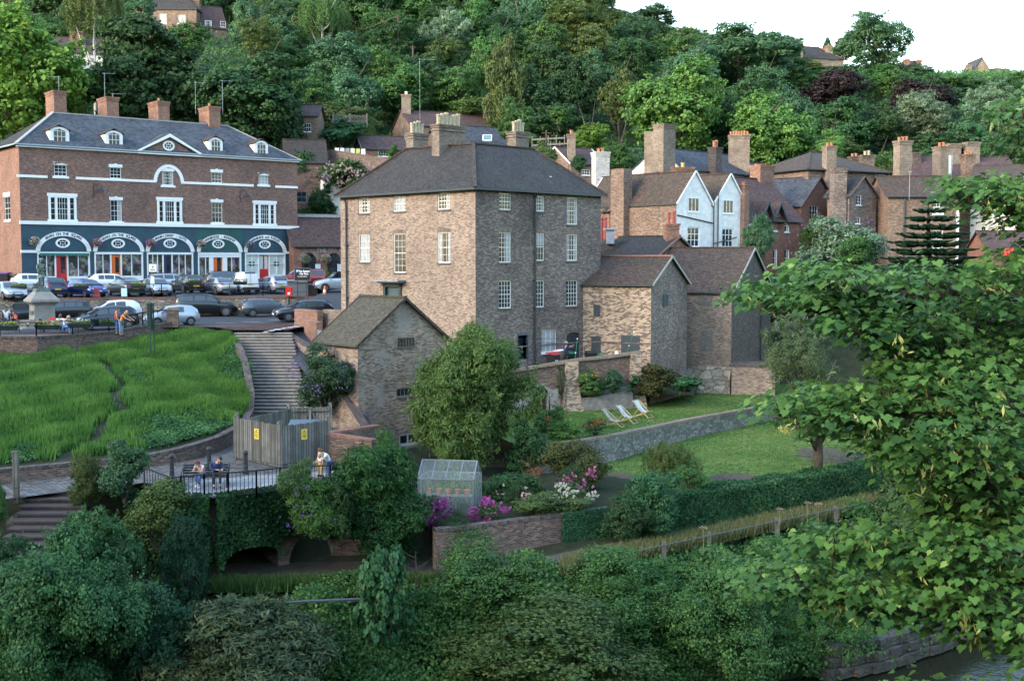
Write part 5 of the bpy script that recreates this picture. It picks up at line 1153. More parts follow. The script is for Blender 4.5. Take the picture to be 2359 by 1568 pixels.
F_COPPER=fol('copper',(.022,.018,.018),(.045,.03,.03),(.075,.045,.035))
F_LIME=fol('lime',(.069,.138,.028),(.152,.262,.041),(.235,.331,.069))
F_IVY=fol('ivy',(.012,.042,.014),(.036,.102,.030),(.060,.144,.042))
F_HEDGE=fol('hedge',(.024,.08,.035),(.055,.155,.06),(.11,.22,.085))
F_SYC=foliage('leaves_sycamore',(.045,.115,.03),(.125,.24,.05),.4,.55,(.29,.4,.1))
BARK=gmat('bark',[(.3,(.04,.033,.025)),(.7,(.11,.09,.07))],3,.8); BIRCH=gmat('birch_bark',[(.35,(.18,.17,.15)),(.6,(.5,.48,.44))],2.5,.4)
TRUNKS={}
def trunk_mesh(var,thin=1):
    if (var,thin) not in TRUNKS:
        rnd=random.Random(var); m=MB(); pts=[Vector((0,0,-.1))]
        for i in range(1,6): pts.append(Vector((rnd.uniform(-.03,.03)*i*.5,rnd.uniform(-.03,.03)*i*.5,i/5*.8)))
        m.tube(pts,[.045*thin,.035*thin,.03*thin,.026*thin,.018*thin,.008*thin],7)
        for i in range(9):
            k=rnd.randint(1,4); a=rnd.random()*6.28; L=rnd.uniform(.18,.42); b=pts[k].lerp(pts[k+1],rnd.random()); e=b+Vector((math.cos(a)*L,math.sin(a)*L,L*rnd.uniform(.4,.9))); md=b.lerp(e,.5)+Vector((0,0,-.03)); m.tube([b,md,e],[.016*thin,.011*thin,.004*thin],5)
        me=bpy.data.meshes.new('trunk'); me.from_pydata([tuple(p) for p in m.v],[],m.f); me.materials.append(BARK); me.polygons.foreach_set('use_smooth',[True]*len(me.polygons)); TRUNKS[(var,thin)]=me
    return TRUNKS[(var,thin)]
def mobj(name,me,mat,par,loc=(0,0,0),sc=(1,1,1),rz=0):
    o=bpy.data.objects.new(name,me); COL.objects.link(o); o.parent=par; o.location=loc; o.scale=sc; o.rotation_euler=(0,0,rz)
    if not me.materials: me.materials.append(mat)
    if mat is not None: o.material_slots[0].link='OBJECT'; o.material_slots[0].material=mat
    return o
_tv=[0]
def tree(name,label,box,Y,kind='broad',mat=None,gz=None,group=None,cat='tree',bark=None,leaf=None,n=None,shape='leaf',R0=None,thin=1,depth=1.,zflat=None):
    """crown fills the photo box (u centre, v top, v bottom, width) at depth Y; the trunk stands on the ground below"""
    u,v0,v1,w=box; _tv[0]+=1; var=_tv[0]%3
    c=at(u,(v0+v1)/2,Y); rx=w/FPX*Y/2; rz_=(v1-v0)/FPX*Y/2
    g=hillz(c.x,c.y) if gz is None and Y>118 else (baseg(c.x,c.y) if gz is None else gz)
    g=min(g,c.z-rz_*.3)
    o=thing(name,(c.x,c.y,g),label,cat,group)
    R0=R0 or (5. if Y>100 else 3.); leaf=leaf or (.36 if Y>100 else .17); n=n or 11000
    me=crown_mesh(kind,var,R0,leaf,n,shape)
    h=c.z-g
    k=mobj('crown',me,mat or F_MID,o,(0,0,h),(rx/R0*1.02,rx/R0*1.02*depth,rz_/R0*1.02),(_tv[0]*1.7)%6.28)
    H=(h+rz_*.6)/.8; s=min(1.,.35+.02*H)
    mobj('trunk',trunk_mesh(var,thin),bark,o,(0,0,0),(min(rx*1.6,H*.6),min(rx*1.6,H*.6),H))
    return o
# ================================================ trees on the hill (pixel box: u, v top, v bottom, width)
TR=[
('maple_tree','large bright green maple at the left edge behind the shop roof',(70,15,330,330),140,'broad',F_LIME),
('broad_tree','wide dark green tree spreading behind the first shop chimneys',(330,62,330,330),150,'broad',F_DARK),
('broad_tree','deep green tree with layered boughs above the right end of the shop roof',(590,130,345,270),146,'broad',F_DARK),
('birch_tree','tall birch with bare white trunk and hanging foliage near the white cottage',(215,-70,95,135),178,'weep',F_OLIVE),
('small_tree','rounded fresh green tree in front of the hilltop house ivy',(430,45,130,120),200,'round',F_MID),
('young_tree','small bright green tree directly right of the white cottage roof',(318,128,190,50),170,'round',F_BRIGHT),
('round_tree','leafy green tree left of the hilltop house windows',(322,-20,60,75),215,'broad',F_BLUE),
('ash_tree','yellowish feathery ash rising right of the ivy clad cottage',(600,35,150,120),185,'airy',F_OLIVE),
('birch_tree','slim birch with thin pale trunk in the dark wood left of the power pole',(742,-20,95,120),200,'weep',F_MID),
('broad_tree','dark tree beyond the ivy clad cottage at the top edge',(580,-70,60,150),255,'broad',F_DARK),
('broad_tree','dark broad tree at the top edge between two birches',(700,-80,40,170),262,'broad',F_DARK),
('broad_tree','heavy dark tree over the power pole at the top edge',(830,-70,90,160),240,'broad',F_DARK),
('sycamore_tree','large mid green sycamore at the top edge right of the power pole',(960,-60,60,170),235,'broad',F_MID),
('willow_tree','soft grey green domed willow in the upper middle of the wood',(1030,20,140,130),212,'airy',F_SILV),
('broad_tree','mid green tree at the top edge above the willow',(1110,-60,60,150),245,'broad',F_DARK),
('dead_tree','dark tree with bare pale branches near the skyline notch',(1190,-30,110,110),225,'airy',F_BLUE),
('oak_tree','pale golden green oak on the left end of the open skyline',(1330,-8,130,200),222,'airy',F_OLIVE),
('ash_tree','tall feathery blue green tree just left of the skyline dip',(1270,-40,80,110),245,'broad',F_BLUE),
('round_tree','dark domed tree standing alone against the white sky',(1512,12,75,110),262,'round',F_DARK),
('small_tree','light grey green tree below the dark domed skyline tree',(1465,30,130,90),235,'airy',F_BLUE),
('ash_tree','broad ash with fine foliage filling the right of the skyline above the lime trees',(1700,45,220,300),225,'airy',F_BLUE),
('ash_tree','smaller feathery ash at the skyline left of the hipped skyline house',(1788,80,150,110),240,'airy',F_MID),
('ash_tree','open crowned tall ash with sky showing through on the right skyline',(2010,22,185,175),250,'airy',F_BLUE),
('fir_tree','layered dark fir behind the hipped skyline house',(1905,90,160,75),285,'conifer',F_BLUE),
('copper_beech','small purple tree behind the hipped skyline house',(1940,92,150,60),295,'round',F_COPPER),
('copper_beech','dark purple copper beech below the hipped skyline house',(1925,165,265,150),225,'broad',F_COPPER),
('copper_beech','wide purple copper beech below the slate skyline villa',(2110,190,285,170),232,'broad',F_COPPER),
('pine_tree','flat topped pine behind the slate villa chimneys',(2105,150,195,90),300,'round',F_BLUE),
('round_tree','round green tree on the skyline between villa and distant cottage',(2185,195,250,80),260,'round',F_BLUE),
('silver_tree','pale silvery leaved tree standing out on the right hillside',(2125,200,345,150),200,'airy',F_SILV),
('silver_tree','sage green tree at the right edge below the distant cottage',(2285,190,330,150),205,'airy',F_SILV),
('broad_tree','dark green tree behind the hipped roof house chimneys',(1940,235,370,170),182,'broad',F_DARK),
('broad_tree','shadowy tree between the silver tree and copper beech',(2030,235,360,120),192,'broad',F_DARK),
('round_tree','blue green tree behind the right-hand chimney stacks',(2230,270,370,140),178,'broad',F_BLUE),
('broad_tree','dark tree beyond the steel flue',(2150,300,370,120),165,'round',F_DARK),
('lime_tree','large bright fresh green tree behind the white sunlit gable',(1565,145,375,250),150,'broad',F_BRIGHT),
('lime_tree','bright light green tree behind the orange chimney',(1770,210,400,210),148,'broad',F_BRIGHT),
('young_tree','small light green tree beside the first hipped roof chimney',(1915,300,370,70),140,'broad',F_BRIGHT),
('yellow_tree','yellow green tree left of the large bright tree',(1425,165,300,110),170,'broad',F_OLIVE),
('round_tree','rounded dense deep green tree above the small wooden shed',(1310,135,310,150),178,'round',F_DARK),
('cypress_tree','tall narrow feathery tree above the right-hand stack of the big house',(1165,100,330,105),168,'tall',F_OLIVE),
('hawthorn_tree','drooping green tree right of the hillside house roof',(1185,230,345,90),150,'broad',F_MID),
('russet_tree','green tree with russet seed clusters above the hillside house chimney',(925,150,280,150),182,'broad',F_MID),
('broad_tree','rich green tree in the middle of the wood above the hillside house ridge',(1055,160,275,140),190,'broad',F_MID),
('broad_tree','dark green tree left of the russet tree',(815,160,300,140),175,'broad',F_BLUE),
('broad_tree','green tree left of the slatted garden fence',(720,170,300,130),165,'broad',F_MID),
('pine_tree','pointed bushy conifer behind the slatted garden fence',(845,240,330,60),160,'conifer',F_OLIVE),
('broad_tree','grey green tree mid wood left of the cypress',(990,115,210,110),200,'airy',F_BLUE),
('broad_tree','dark tree above the round dense tree',(1265,90,210,120),205,'broad',F_DARK),
('broad_tree','green tree between round dense tree and yellow tree',(1370,120,230,90),200,'broad',F_BLUE),
('broad_tree','blue green tree in the wood behind the large bright tree',(1600,110,240,150),205,'broad',F_BLUE),
('broad_tree','dense tree filling the wood above the bright light green tree',(1820,190,330,130),190,'broad',F_BLUE),
('dark_tree','dark leafy tree by the little half hidden cottage',(650,215,420,130),150,'broad',F_DARK),
('garden_tree','low rounded tree between the hill cottage and white gable wall',(1425,325,410,110),134,'round',F_MID),
('broad_tree','green tree on the skyline left of the silver tree',(2060,160,240,100),245,'round',F_MID),
('gorse_bush','bright green bush with yellow tinge above the hill cottage roof',(1360,278,350,95),142,'round',F_LIME),
('tall_tree','dark tree on the top edge behind the hilltop house',(430,-110,10,190),262,'broad',F_DARK),
('tall_tree','dark tree on the top edge left of the birch',(130,-60,80,150),240,'broad',F_DARK),
('tall_tree','mid green tree behind the white cottage',(270,-10,110,120),225,'broad',F_MID),
('broad_tree','green tree over the ivy hedge right of the hilltop cottage',(660,100,190,110),205,'broad',F_MID),
]
def hillY(u,v1,Y0):
    Y=138.
    while Y<Y0:
        p=at(u,v1,Y)
        if hillz(p.x,p.y)>=p.z: return Y
        Y+=1.
    return Y0
TR=[(a,b,c,hillY(c[0],c[2]+.06*(c[2]-c[1]),Y) if Y>150 else Y,e,f) for a,b,c,Y,e,f in TR]
for k,(nm,lb,bx,Y,kd,mt) in enumerate(TR):
    tree(nm,lb,bx,Y,kd,mt,bark=BIRCH if 'birch' in nm or nm=='dead_tree' else None,zflat=None,shape='narrow' if kd in('weep','airy') else 'leaf',leaf=.5 if kd in ('weep','airy') else .36,n=16000 if bx[3]>140 else 10000,thin=1)
# filler trees of the dense wood
rnd=random.Random(11); cnt=0
rnd.random(); taken=[(at(b[0],(b[1]+b[2])/2,Y).x,Y,b[3]/FPX*Y/2) for _,_,b,Y,_,_ in TR]
ROOFS=[(300,530,215,238),(130,256,175,192),(930,1185,150,172),(830,950,140,153),(1300,1400,120,131),(685,745,140,152)]
for row in range(14):
    Y=150+row*12
    x=-.52*Y
    while x<.52*Y:
        x+=rnd.uniform(6,9)*(1+row*.03); yy=Y+rnd.uniform(-4,4); u=1179+x/yy*FPX
        if any(abs(x-a)<r*.75 and abs(yy-b)<5 for a,b,r in taken): continue
        h=rnd.uniform(8,13); g=hillz(x,yy); 
        bad=False
        for a,b,c,d in ROOFS:
            if a-25<u<b+25 and c-32<yy<d+3: bad=True
        if yy<165 and 820<u<1500: bad=True
        if u<700 and yy<160: bad=True
        if bad: continue
        vt=600-(g+h)/yy*FPX; vb=600-(g+h*.12)/yy*FPX
        if u>1380:
            lim=float(np.interp(u,[1380,1500,1650,1830,1880,1950,2020,2150,2230,2400],[5,50,75,120,150,150,140,168,178,165]))+rnd.uniform(0,12)
            if vb<lim+12: continue
            vt=max(vt,lim)
        if vb<-30: continue
        vc=(vt+vb)/2
        for _,_,b2,Y2,_,_ in TR:
            if yy<Y2+2 and abs(u-b2[0])<b2[3]*.5+14 and b2[1]<vb and vt<b2[2]: vt=max(vt,lerp(b2[1],b2[2],rnd.uniform(.45,.65)))
        if vb-vt<14: continue
        w=rnd.uniform(7,11)/yy*FPX; kd=rnd.choice(['broad','broad','round','airy','tall']); mt=rnd.choice([F_MID,F_DARK,F_BLUE,F_MID,F_DARK,F_OLIVE])
        tree('wood_tree','leafy tree hemmed in by its neighbours in the dense hillside wood',(u,vt,vb,w),yy,kd,mt,group='trees filling the hillside wood',n=10000 if kd!='airy' else 16000,shape='leaf' if kd!='airy' else 'narrow',leaf=.36 if kd!='airy' else .5); cnt+=1
print('FILL',cnt)
def scatter(name,fn,n,size,mat,label,cat=None,kind='stuff',shape='leaf',seed=1,nrm=(0,0,1),spread=.7,par=None,lump=None):
    """leaf mass: fn(rng,n)->(P,Nbase)"""
    rng=np.random.default_rng(seed); P,N=fn(rng,n); N=N+rng.normal(size=P.shape)*spread
    cl=(np.sin(P[:,0]*1.9+P[:,2])*np.sin(P[:,1]*1.7+2*P[:,2]+.5)+1)/2
    me=leafmesh(name,P,N,size*(.6+.8*rng.random(len(P))),shape,np.clip(.5*cl+.5*rng.random(len(P)),0,1),rng)
    o=bpy.data.objects.new(name,me); COL.objects.link(o); me.materials.append(mat)
    if par: o.parent=par; o.location=-org(par)
    if label: tag(o,label,cat,kind=kind)
    elif kind and not par: tag(o,kind=kind)
    return o
def f_hill(rng,n):
    y=130+rng.random(n)**.9*150; x=(rng.random(n)-.5)*1.0*y
    hz=np.array([hillz(a,b) for a,b in zip(x[::20],y[::20])]); 
    xs,ys=x[::20],y[::20]; P=np.repeat(np.stack([xs,ys,hz],1),20,0)[:n]+rng.normal(size=(len(xs)*20,3))[:n]*[1.2,1.2,.35]
    P[:,2]+=.5+.5*np.sin(P[:,0]*.9)*np.sin(P[:,1]*.7); return P,np.tile([0,-.5,1.],(len(P),1))
scatter('hillside_undergrowth',f_hill,120000,.5,F_MID,'low leafy undergrowth covering the hillside between the trees','undergrowth')
# steep garden slope behind the tea shop with its bushes and rambling rose
def bush(name,label,box,Y,mat,kind='shrub',gz=None,n=9000,leaf=.14,shape='leaf',flowers=None,stems=True,cat='shrub',group=None,fl_n=60,fl_s=.12,depth=.8,R0=2.,fl_front=True):
    u,v0,v1,w=box; c=at(u,(v0+v1)/2,Y); rx=w/FPX*Y/2; rz_=(v1-v0)/FPX*Y/2; _tv[0]+=1; var=_tv[0]%3
    o=thing(name,(c.x,c.y,c.z-rz_),label,cat,group)
    me=crown_mesh(kind,var,R0,leaf,n,shape)
    mobj('foliage',me,mat,o,(0,0,rz_),(rx/R0*1.08,rx*depth/R0*1.08,rz_/R0*1.08),(_tv[0]*1.3)%6.28)
    m=MB(); rr=random.Random(_tv[0])
    for i in range(7):
        a=rr.random()*6.28; m.tube([c+Vector((0,0,-rz_*1.15)),c+Vector((math.cos(a)*rx*.3,math.sin(a)*rx*.3,-rz_*.3)),c+Vector((math.cos(a)*rx*.7,math.sin(a)*rx*.6,rz_*.4))],[.05,.035,.01],5)
    if stems: m.build('stems',BARK,o)
    if flowers is not None:
        rng=np.random.default_rng(_tv[0]); d=unit(rng,fl_n); d[:,1]=-np.abs(d[:,1]); d[:,2]=d[:,2]*.8+.25
        nc=max(4,fl_n//7); cl=d[:nc]; d=(cl[rng.integers(0,nc,fl_n)]+rng.normal(size=(fl_n,3))*.16)
        P=d*[rx*1.02,rx*depth*1.02,rz_*1.02]+[0,0,rz_]; 
        PP=np.repeat(P,6,0)+rng.normal(size=(fl_n*6,3))*fl_s*.35
        me2=leafmesh('flowers',PP,rng.normal(size=PP.shape)+[0,-.6,.5],fl_s*(.6+.6*rng.random(len(PP))),'petal',rng.random(len(PP)),rng)
        mobj('flowers',me2,flowers,o)
    return o
FL_PINK=foliage('petals_pink',(.360,.072,.168),(.450,.150,.252),.2,.6,(.480,.270,.330)); FL_MAG=foliage('petals_magenta',(.300,.036,.180),(.390,.084,.252),.2,.6,(.450,.180,.330))
FL_LIL=foliage('petals_lilac',(.132,.078,.252),(.210,.144,.330),.2,.6,(.270,.210,.372)); FL_PALE=foliage('petals_pale_pink',(.360,.228,.240),(.420,.300,.300),.2,.6,(.450,.372,.360))
FL_WHITE=foliage('petals_white',(.360,.360,.270),(.420,.420,.360),.2,.6,(.480,.480,.450)); FL_RED=foliage('petals_red',(.240,.018,.018),(.330,.036,.030),.2,.6,(.360,.120,.060)); FL_YEL=foliage('petals_yellow',(.360,.270,.030),(.420,.330,.060),.2,.6,(.450,.390,.180))
bush('rambling_rose','large rambling rose covered with pale pink blossom above the tea shop',(795,372,450,110),138,F_MID,flowers=FL_PALE,fl_n=170,fl_s=.16,leaf=.3,R0=3.,cat='rose')
for k,(b,Y,mt,lb) in enumerate([((722,350,470,90),142,F_DARK,'dark bush behind the cottage flue'),((745,430,520,70),139,F_IVY,'ivy dark bush between cottage and white lean-to'),((860,395,450,90),138,F_MID,'green bush right of the rambling rose'),((700,370,420,60),147,F_IVY,'shady bush above the cottage ridge'),
  ((790,280,330,120),150,F_HEDGE,'clipped square hedge below the slatted fence'),((905,335,365,25),143,F_MID,'small shrub on the hill retaining wall'),((1210,310,350,60),145,F_MID,'shrub behind the right-hand big house stack'),((1250,330,400,60),122,F_OLIVE,'wild shrub beside the leaning pole'),((1290,250,300,70),160,F_MID,'scrub below the small shed'),((1470,340,400,50),137,F_BLUE,'shrub left of the white gable end'),
  ((645,330,400,60),148,F_DARK,'dark bush peeping over the right end of the shop roof'),((1335,360,400,40),117,F_IVY,'small bush behind the orange brick house')]):
    bush('hill_bush',lb,b,Y,mt,leaf=.3,R0=3.)
wallobj('hill_wall','old brick retaining wall across the slope under the washing line',[pt(712,146),pt(800,143),pt(905,141)],8,[at(712,338,146).z,at(800,350,143).z,at(905,366,141).z],.4,BK_WALL,BK_WALL)
# slatted fence, washing line, shed, poles on the hill
o=thing('slatted_fence',at(768,282,152),'pale slatted wooden fence on top of the clipped hedge','fence'); a=at(767,283,152); b=at(845,283,152); m=MB()
for i in range(30): p=a.lerp(b,i/29); m.bar(p,p+Vector((0,0,1.0)),.08,.03)
m.build('slats',WOODG,o); m=MB()
for i in (0,.5,1): p=a.lerp(b,i); m.bar(p-Vector((0,0,.5)),p+Vector((0,0,1.15)),.14)
m.bar(a+Vector((0,0,.2)),b+Vector((0,0,.2)),.06); m.bar(a+Vector((0,0,.8)),b+Vector((0,0,.8)),.06); m.build('rails',WOODG,o)
o=thing('washing_line',at(765,345,147),'washing line hung with white and pastel laundry above the hill wall','washing line'); m=MB(); a=at(765,340,147); b=at(845,343,146); m.tube([a,a.lerp(b,.5)-Vector((0,0,.15)),b],.015,4); m.build('line',DARK,o)
cl=[(.8,.8,.8),(.75,.78,.82),(.25,.27,.35),(.72,.75,.5),(.45,.5,.15),(.8,.8,.78)]
for i in range(6):
    p=a.lerp(b,.08+i*.15); q=a.lerp(b,.2+i*.15); m=MB(); n=6
    P=[p.lerp(q,j/n)+Vector((0,.05*math.sin(j*2.1),-.02)) for j in range(n+1)]
    for j in range(n): m.poly(P[j],P[j+1],P[j+1]-Vector((0,.04,.75)),P[j]-Vector((0,.04,.75)))
    m.build('laundry',plain('laundry_%d'%i,cl[i],.8,var=.05),o)
def shed():
    p=at(1272,275,175); o=thing('garden_shed',(p.x,p.y,p.z),'small grey wooden shed with dark window alone on the hillside','shed'); m=MB(); m.box((p.x,p.y,p.z+.9),(1.8,1.6,1.9)); m.build('walls',WOODG,o)
    m=MB(); m.extr([Vector((p.x-1.05,p.y-1,p.z+1.85)),Vector((p.x,p.y-1,p.z+2.3)),Vector((p.x+1.05,p.y-1,p.z+1.85)),Vector((p.x,p.y-1,p.z+2.4))],(0,2,0)); m.build('roof',LEAD,o); m=MB(); m.box((p.x+.15,p.y-.81,p.z+1.2),(.5,.04,.6)); m.build('window',PANE,o)
shed()
def pole(u,v0,v1,Y,label,r=.12,lean=0):
    a=at(u,v1,Y); b=at(u+lean,v0,Y); o=thing('utility_pole',a,label,'pole'); m=MB(); m.tube([a-Vector((0,0,1)),b],[r,r*.75],8); m.build('post',BARK,o); m=MB(); m.bar(b+Vector((-.5,0,-.3)),b+Vector((.5,0,-.3)),.09); m.build('crossarm',BARK,o); return b
b1=pole(917,35,135,198,'tall wooden power pole high in the wood'); pole(951,105,140,193,'short brown post beside the tall power pole',.2); pole(1257,300,378,126,'leaning wooden pole right of the big house stacks',.12,1); pole(2024,193,235,250,'pale post on the skyline below the open ash',.25)
o=thing('overhead_wire',b1,'thin overhead wire running left from the tall power pole','wire'); a=at(700,72,205); m=MB(); m.tube([b1.lerp(a,i/8)-Vector((0,0,1.5*math.sin(math.pi*i/8))) for i in range(9)],.03,4); m.build('cable',plain('copper_wire',(.2,.1,.07)),o)
m=MB(); o=thing('terrace_railings',at(1240,330,140),'weathered terraced fencing on the slope right of the big house stacks','fence')
for j in range(5):
    a=at(1225,322+j*13,140-j*2); b=at(1300+10*(j%2),318+j*13,140-j*2); m.bar(a,b,.08,.18)
    for i in range(5): p=a.lerp(b,i/4); m.bar(p-Vector((0,0,.7)),p+Vector((0,0,.35)),.1)
m.build('boards',WOODG,o)
for b,Y,mt,lb,fl in [((1745,495,625,75),103,F_BLUE,'slender garden tree in front of the red brick villa',None),((1935,510,660,230),109,F_SILV,'sprawling grey green buddleia with faint purple spikes before the terrace',FL_LIL),((1965,548,640,110),106,F_MID,'rounded vivid green shrub in front of the sprawling buddleia',None),((1878,500,600,90),113,F_MID,'bush climbing the slate gabled house wall',None),((2120,600,700,260),98,F_DARK,'dark shrubbery under the monkey puzzle tree',None),((1800,640,760,120),96,F_DARK,'dark bush behind the barn corner',None),((2290,610,720,160),92,F_MID,'garden shrub below the far right outbuilding',None)]:
    bush('garden_bush',lb,b,Y,mt,leaf=.22,R0=3.,flowers=fl,fl_n=110,fl_s=.09,n=12000)
# monkey puzzle
o=thing('monkey_puzzle_tree',at(2140,640,100),'dark spiky monkey puzzle tree with whorled branches before the brown terrace','tree'); base=at(2140,660,100); top=at(2137,455,100); m=MB(); m.tube([base,base.lerp(top,.5),top],[.28,.2,.06],9); m.build('trunk',BARK,o)
MP=fol('monkey',(.012,.035,.016),(.035,.075,.03),(.07,.11,.04),.1); m=MB(); rnd=random.Random(4)
for k in range(10):
    f=k/9; z=lerp(top.z-.3,base.z+1.2,f); Rr=lerp(.7,3.9,f**.7); nb=15+k
    for i in range(nb):
        a=2*math.pi*i/nb+k*.4+rnd.uniform(-.15,.15); L=Rr*rnd.uniform(.8,1.1); c,s=math.cos(a),math.sin(a); pts=[Vector((base.x+c*L*t,base.y+s*L*t,z-.35*L*math.sin(t*2.2)*.6+.5*t*t*(L*.25))) for t in (0,.25,.5,.75,1)]
        m.tube(pts,[.08,.13,.13,.12,.04],6)
        for t in (1,2,3,4):
            for sd in (-1,1):
                q=pts[t]; e=q+Vector((c*.5-s*sd*.5,s*.5+c*sd*.5,.12))*L*.28; m.tube([q,q.lerp(e,.6),e],[.09,.1,.04],5)
m.build('branches',MP,o)
me=o.children[1].data; me.attributes.new('tint','FLOAT','POINT').data.foreach_set('value',np.random.default_rng(3).random(len(me.vertices)).astype(np.float32))
# ================================================ bank of tall green growth
def f_bank(t0,t1,side=None):
    def f(rng,n):
        s=rng.random(n); t=t0+(t1-t0)*rng.random(n); P=np.array([tuple(bank_pt(a*.999,b)) for a,b in zip(s,t)])
        # worn path left bare
        pathx=-24.5+6.5*np.clip((75-P[:,1])/18,0,1)
        keep=np.abs(P[:,0]-(np.interp(P[:,1],[58,62,66,70,73],[-19.3,-20.4,-21.9,-24.4,-27.2])+.25*np.sin(P[:,1]*1.3)))>.28+.2*rng.random(n)
        return P[keep],np.tile([0,0,1.],(keep.sum(),1))
    return f
def bank_tufts(name,n,per,hgt,mat,seed,label,wid=.16,sel=None):
    rng=np.random.default_rng(seed); P,_=f_bank(0.01,.985)(rng,n)
    if sel is not None: P=P[sel(P,rng)]
    cl=np.clip(.5+.5*np.sin(P[:,0]*1.1+1)*np.sin(P[:,1]*.8+P[:,0]*.3),0,1)
    C=np.repeat(P,per,0); ang=rng.random(len(C))*6.283; up=np.stack([np.cos(ang)*.35,np.sin(ang)*.35,np.ones(len(C))],1)
    hh=hgt*(.5+.7*rng.random(len(C)))*(.6+.5*np.repeat(cl,per)); C=C+rng.normal(size=C.shape)*[.07,.07,0.02]
    N=np.stack([np.sin(ang),-np.abs(np.cos(ang))-.2,.25+0*ang],1)
    # blade template is along +B; B=cross(N,A), choose A so that B points up
    A=np.cross(up,N); me=leafmesh(name,C,N,hh,'blade',np.clip(.6*np.repeat(cl,per)+.4*rng.random(len(C)),0,1),rng,up=-np.cross(N,np.cross(up,N)) if False else up)
    T=TPL['blade']; 
    return me
F_HORSE=foliage('leaves_horsetail',(.045,.11,.022),(.11,.21,.04),.35,.7,(.19,.29,.065)); F_NETTLE=foliage('leaves_nettle',(.03,.09,.03),(.065,.165,.05),.3,.7,(.11,.23,.075))
def blades(name,P,per,hgt,w,mat,label,seed,tint=None,lean=.35):
    rng=np.random.default_rng(seed); C=np.repeat(P,per,0); m=len(C); a=rng.random(m)*6.283
    up=np.stack([np.cos(a)*lean*rng.random(m),np.sin(a)*lean*rng.random(m),np.ones(m)],1); a2=rng.random(m)*6.283; sd=np.stack([np.cos(a2),np.sin(a2),0*a2],1)*w/2
    h=(np.repeat(hgt,per) if np.ndim(hgt) else hgt)*(.55+.6*rng.random(m)); C=C+rng.normal(size=C.shape)*[.07,.07,.0]
    V=np.stack([C-sd,C+sd,C+sd*.8+up*h[:,None]*.6,C+up*h[:,None],C-sd*.8+up*h[:,None]*.6],1)
    me=bpy.data.meshes.new(name); me.vertices.add(m*5); me.vertices.foreach_set('co',V.reshape(-1).astype(np.float32)); me.loops.add(m*5); me.loops.foreach_set('vertex_index',np.arange(m*5,dtype=np.int32))
    me.polygons.add(m); me.polygons.foreach_set('loop_start',np.arange(0,m*5,5,dtype=np.int32)); me.polygons.foreach_set('loop_total',np.full(m,5,dtype=np.int32)); me.update(calc_edges=True)
    t=np.repeat(tint,per)*.6+.4*rng.random(m) if tint is not None else rng.random(m)
    me.attributes.new('tint','FLOAT','POINT').data.foreach_set('value',np.repeat(t,5).astype(np.float32)); me.materials.append(mat)
    o=bpy.data.objects.new(name,me); COL.objects.link(o); return tag(o,label,kind='stuff')
rng=np.random.default_rng(21); P,_=f_bank(0.012,.985)(rng,26000)
fx=np.sin(P[:,0]*.55+.8)*np.sin(P[:,1]*.42+P[:,0]*.2)+.35*np.sin(P[:,0]*2.1)*np.sin(P[:,1]*1.7)
rightness=np.clip((P[:,0]+22)/7,0,1)*.9
sel=(fx-rightness*1.1+rng.normal(size=len(P))*.25)>-1.0
Ph=P[sel]; cl=np.clip(.5+.5*np.sin(Ph[:,0]*1.7)*np.sin(Ph[:,1]*1.3),0,1)
blades('grass_plumes',Ph,9,.32+.3*cl,.05,F_HORSE,'bright green feathery horsetail growth over the bank',22,cl)
Pn=P[~sel]; Pn=np.repeat(Pn,7,0)+rng.normal(size=(len(Pn)*7,3))*[.13,.13,.04]+[0,0,.16]
me=leafmesh('low_leaves',Pn,rng.normal(size=Pn.shape)*.6+[0,-.3,1],.1+.08*rng.random(len(Pn)),'leaf',np.clip(.5+.5*np.sin(Pn[:,0]*2)*np.sin(Pn[:,1]*2)*.8+.2*rng.normal(size=len(Pn)),0,1),rng); me.materials.append(F_NETTLE)
o=bpy.data.objects.new('nettle_leaves',me); COL.objects.link(o); tag(o,'low blue green nettle leaves covering the bank beside the steps',kind='stuff')
# lawn blades near
def lawn_pts(rng,n,poly,zf):
    x0,x1=min(p[0] for p in poly),max(p[0] for p in poly); y0,y1=min(p[1] for p in poly),max(p[1] for p in poly)
    X=x0+(x1-x0)*rng.random(n); Y=y0+(y1-y0)*rng.random(n); ins=np.zeros(n,bool); j=len(poly)-1
    for i in range(len(poly)):
        xi,yi=poly[i][:2]; xj,yj=poly[j][:2]; c=((yi>Y)!=(yj>Y))&(X<(xj-xi)*(Y-yi)/(yj-yi+1e-9)+xi); ins^=c; j=i
    X,Y=X[ins],Y[ins]; return np.stack([X,Y,zf(X,Y)],1)
rng=np.random.default_rng(5)
F_LAWN=foliage('leaves_lawn',(.055,.12,.025),(.1,.175,.04),.3,.7,(.19,.22,.08))
Lp=[(x,y) for x,y in hb0]+[(34,88)]+[(p[0],p[1]) for p in reversed(lw_)]
P1=lawn_pts(rng,60000,Lp,lambda X,Y:-10.45-(77-Y)*.028); t=np.clip(.5+.5*np.sin(P1[:,0]*.7)*np.sin(P1[:,1]*.6)+.2*rng.normal(size=len(P1)),0,1)
blades('lawn_blades',P1,3,.06,.03,F_LAWN,'short mown grass blades of the lower lawn',6,t,1.)
P1=lawn_pts(rng,50000,[(p[0],p[1]) for p in up_]+[(27,95),(12,95),(3,77),(-1.5,75.6)],lambda X,Y:-9.47+0*X); t=np.clip(.5+.5*np.sin(P1[:,0]*.7)*np.sin(P1[:,1]*.6)+.2*rng.normal(size=len(P1)),0,1)
blades('lawn_blades',P1,3,.06,.03,F_LAWN,'short mown grass blades of the deckchair lawn',7,t,1.)
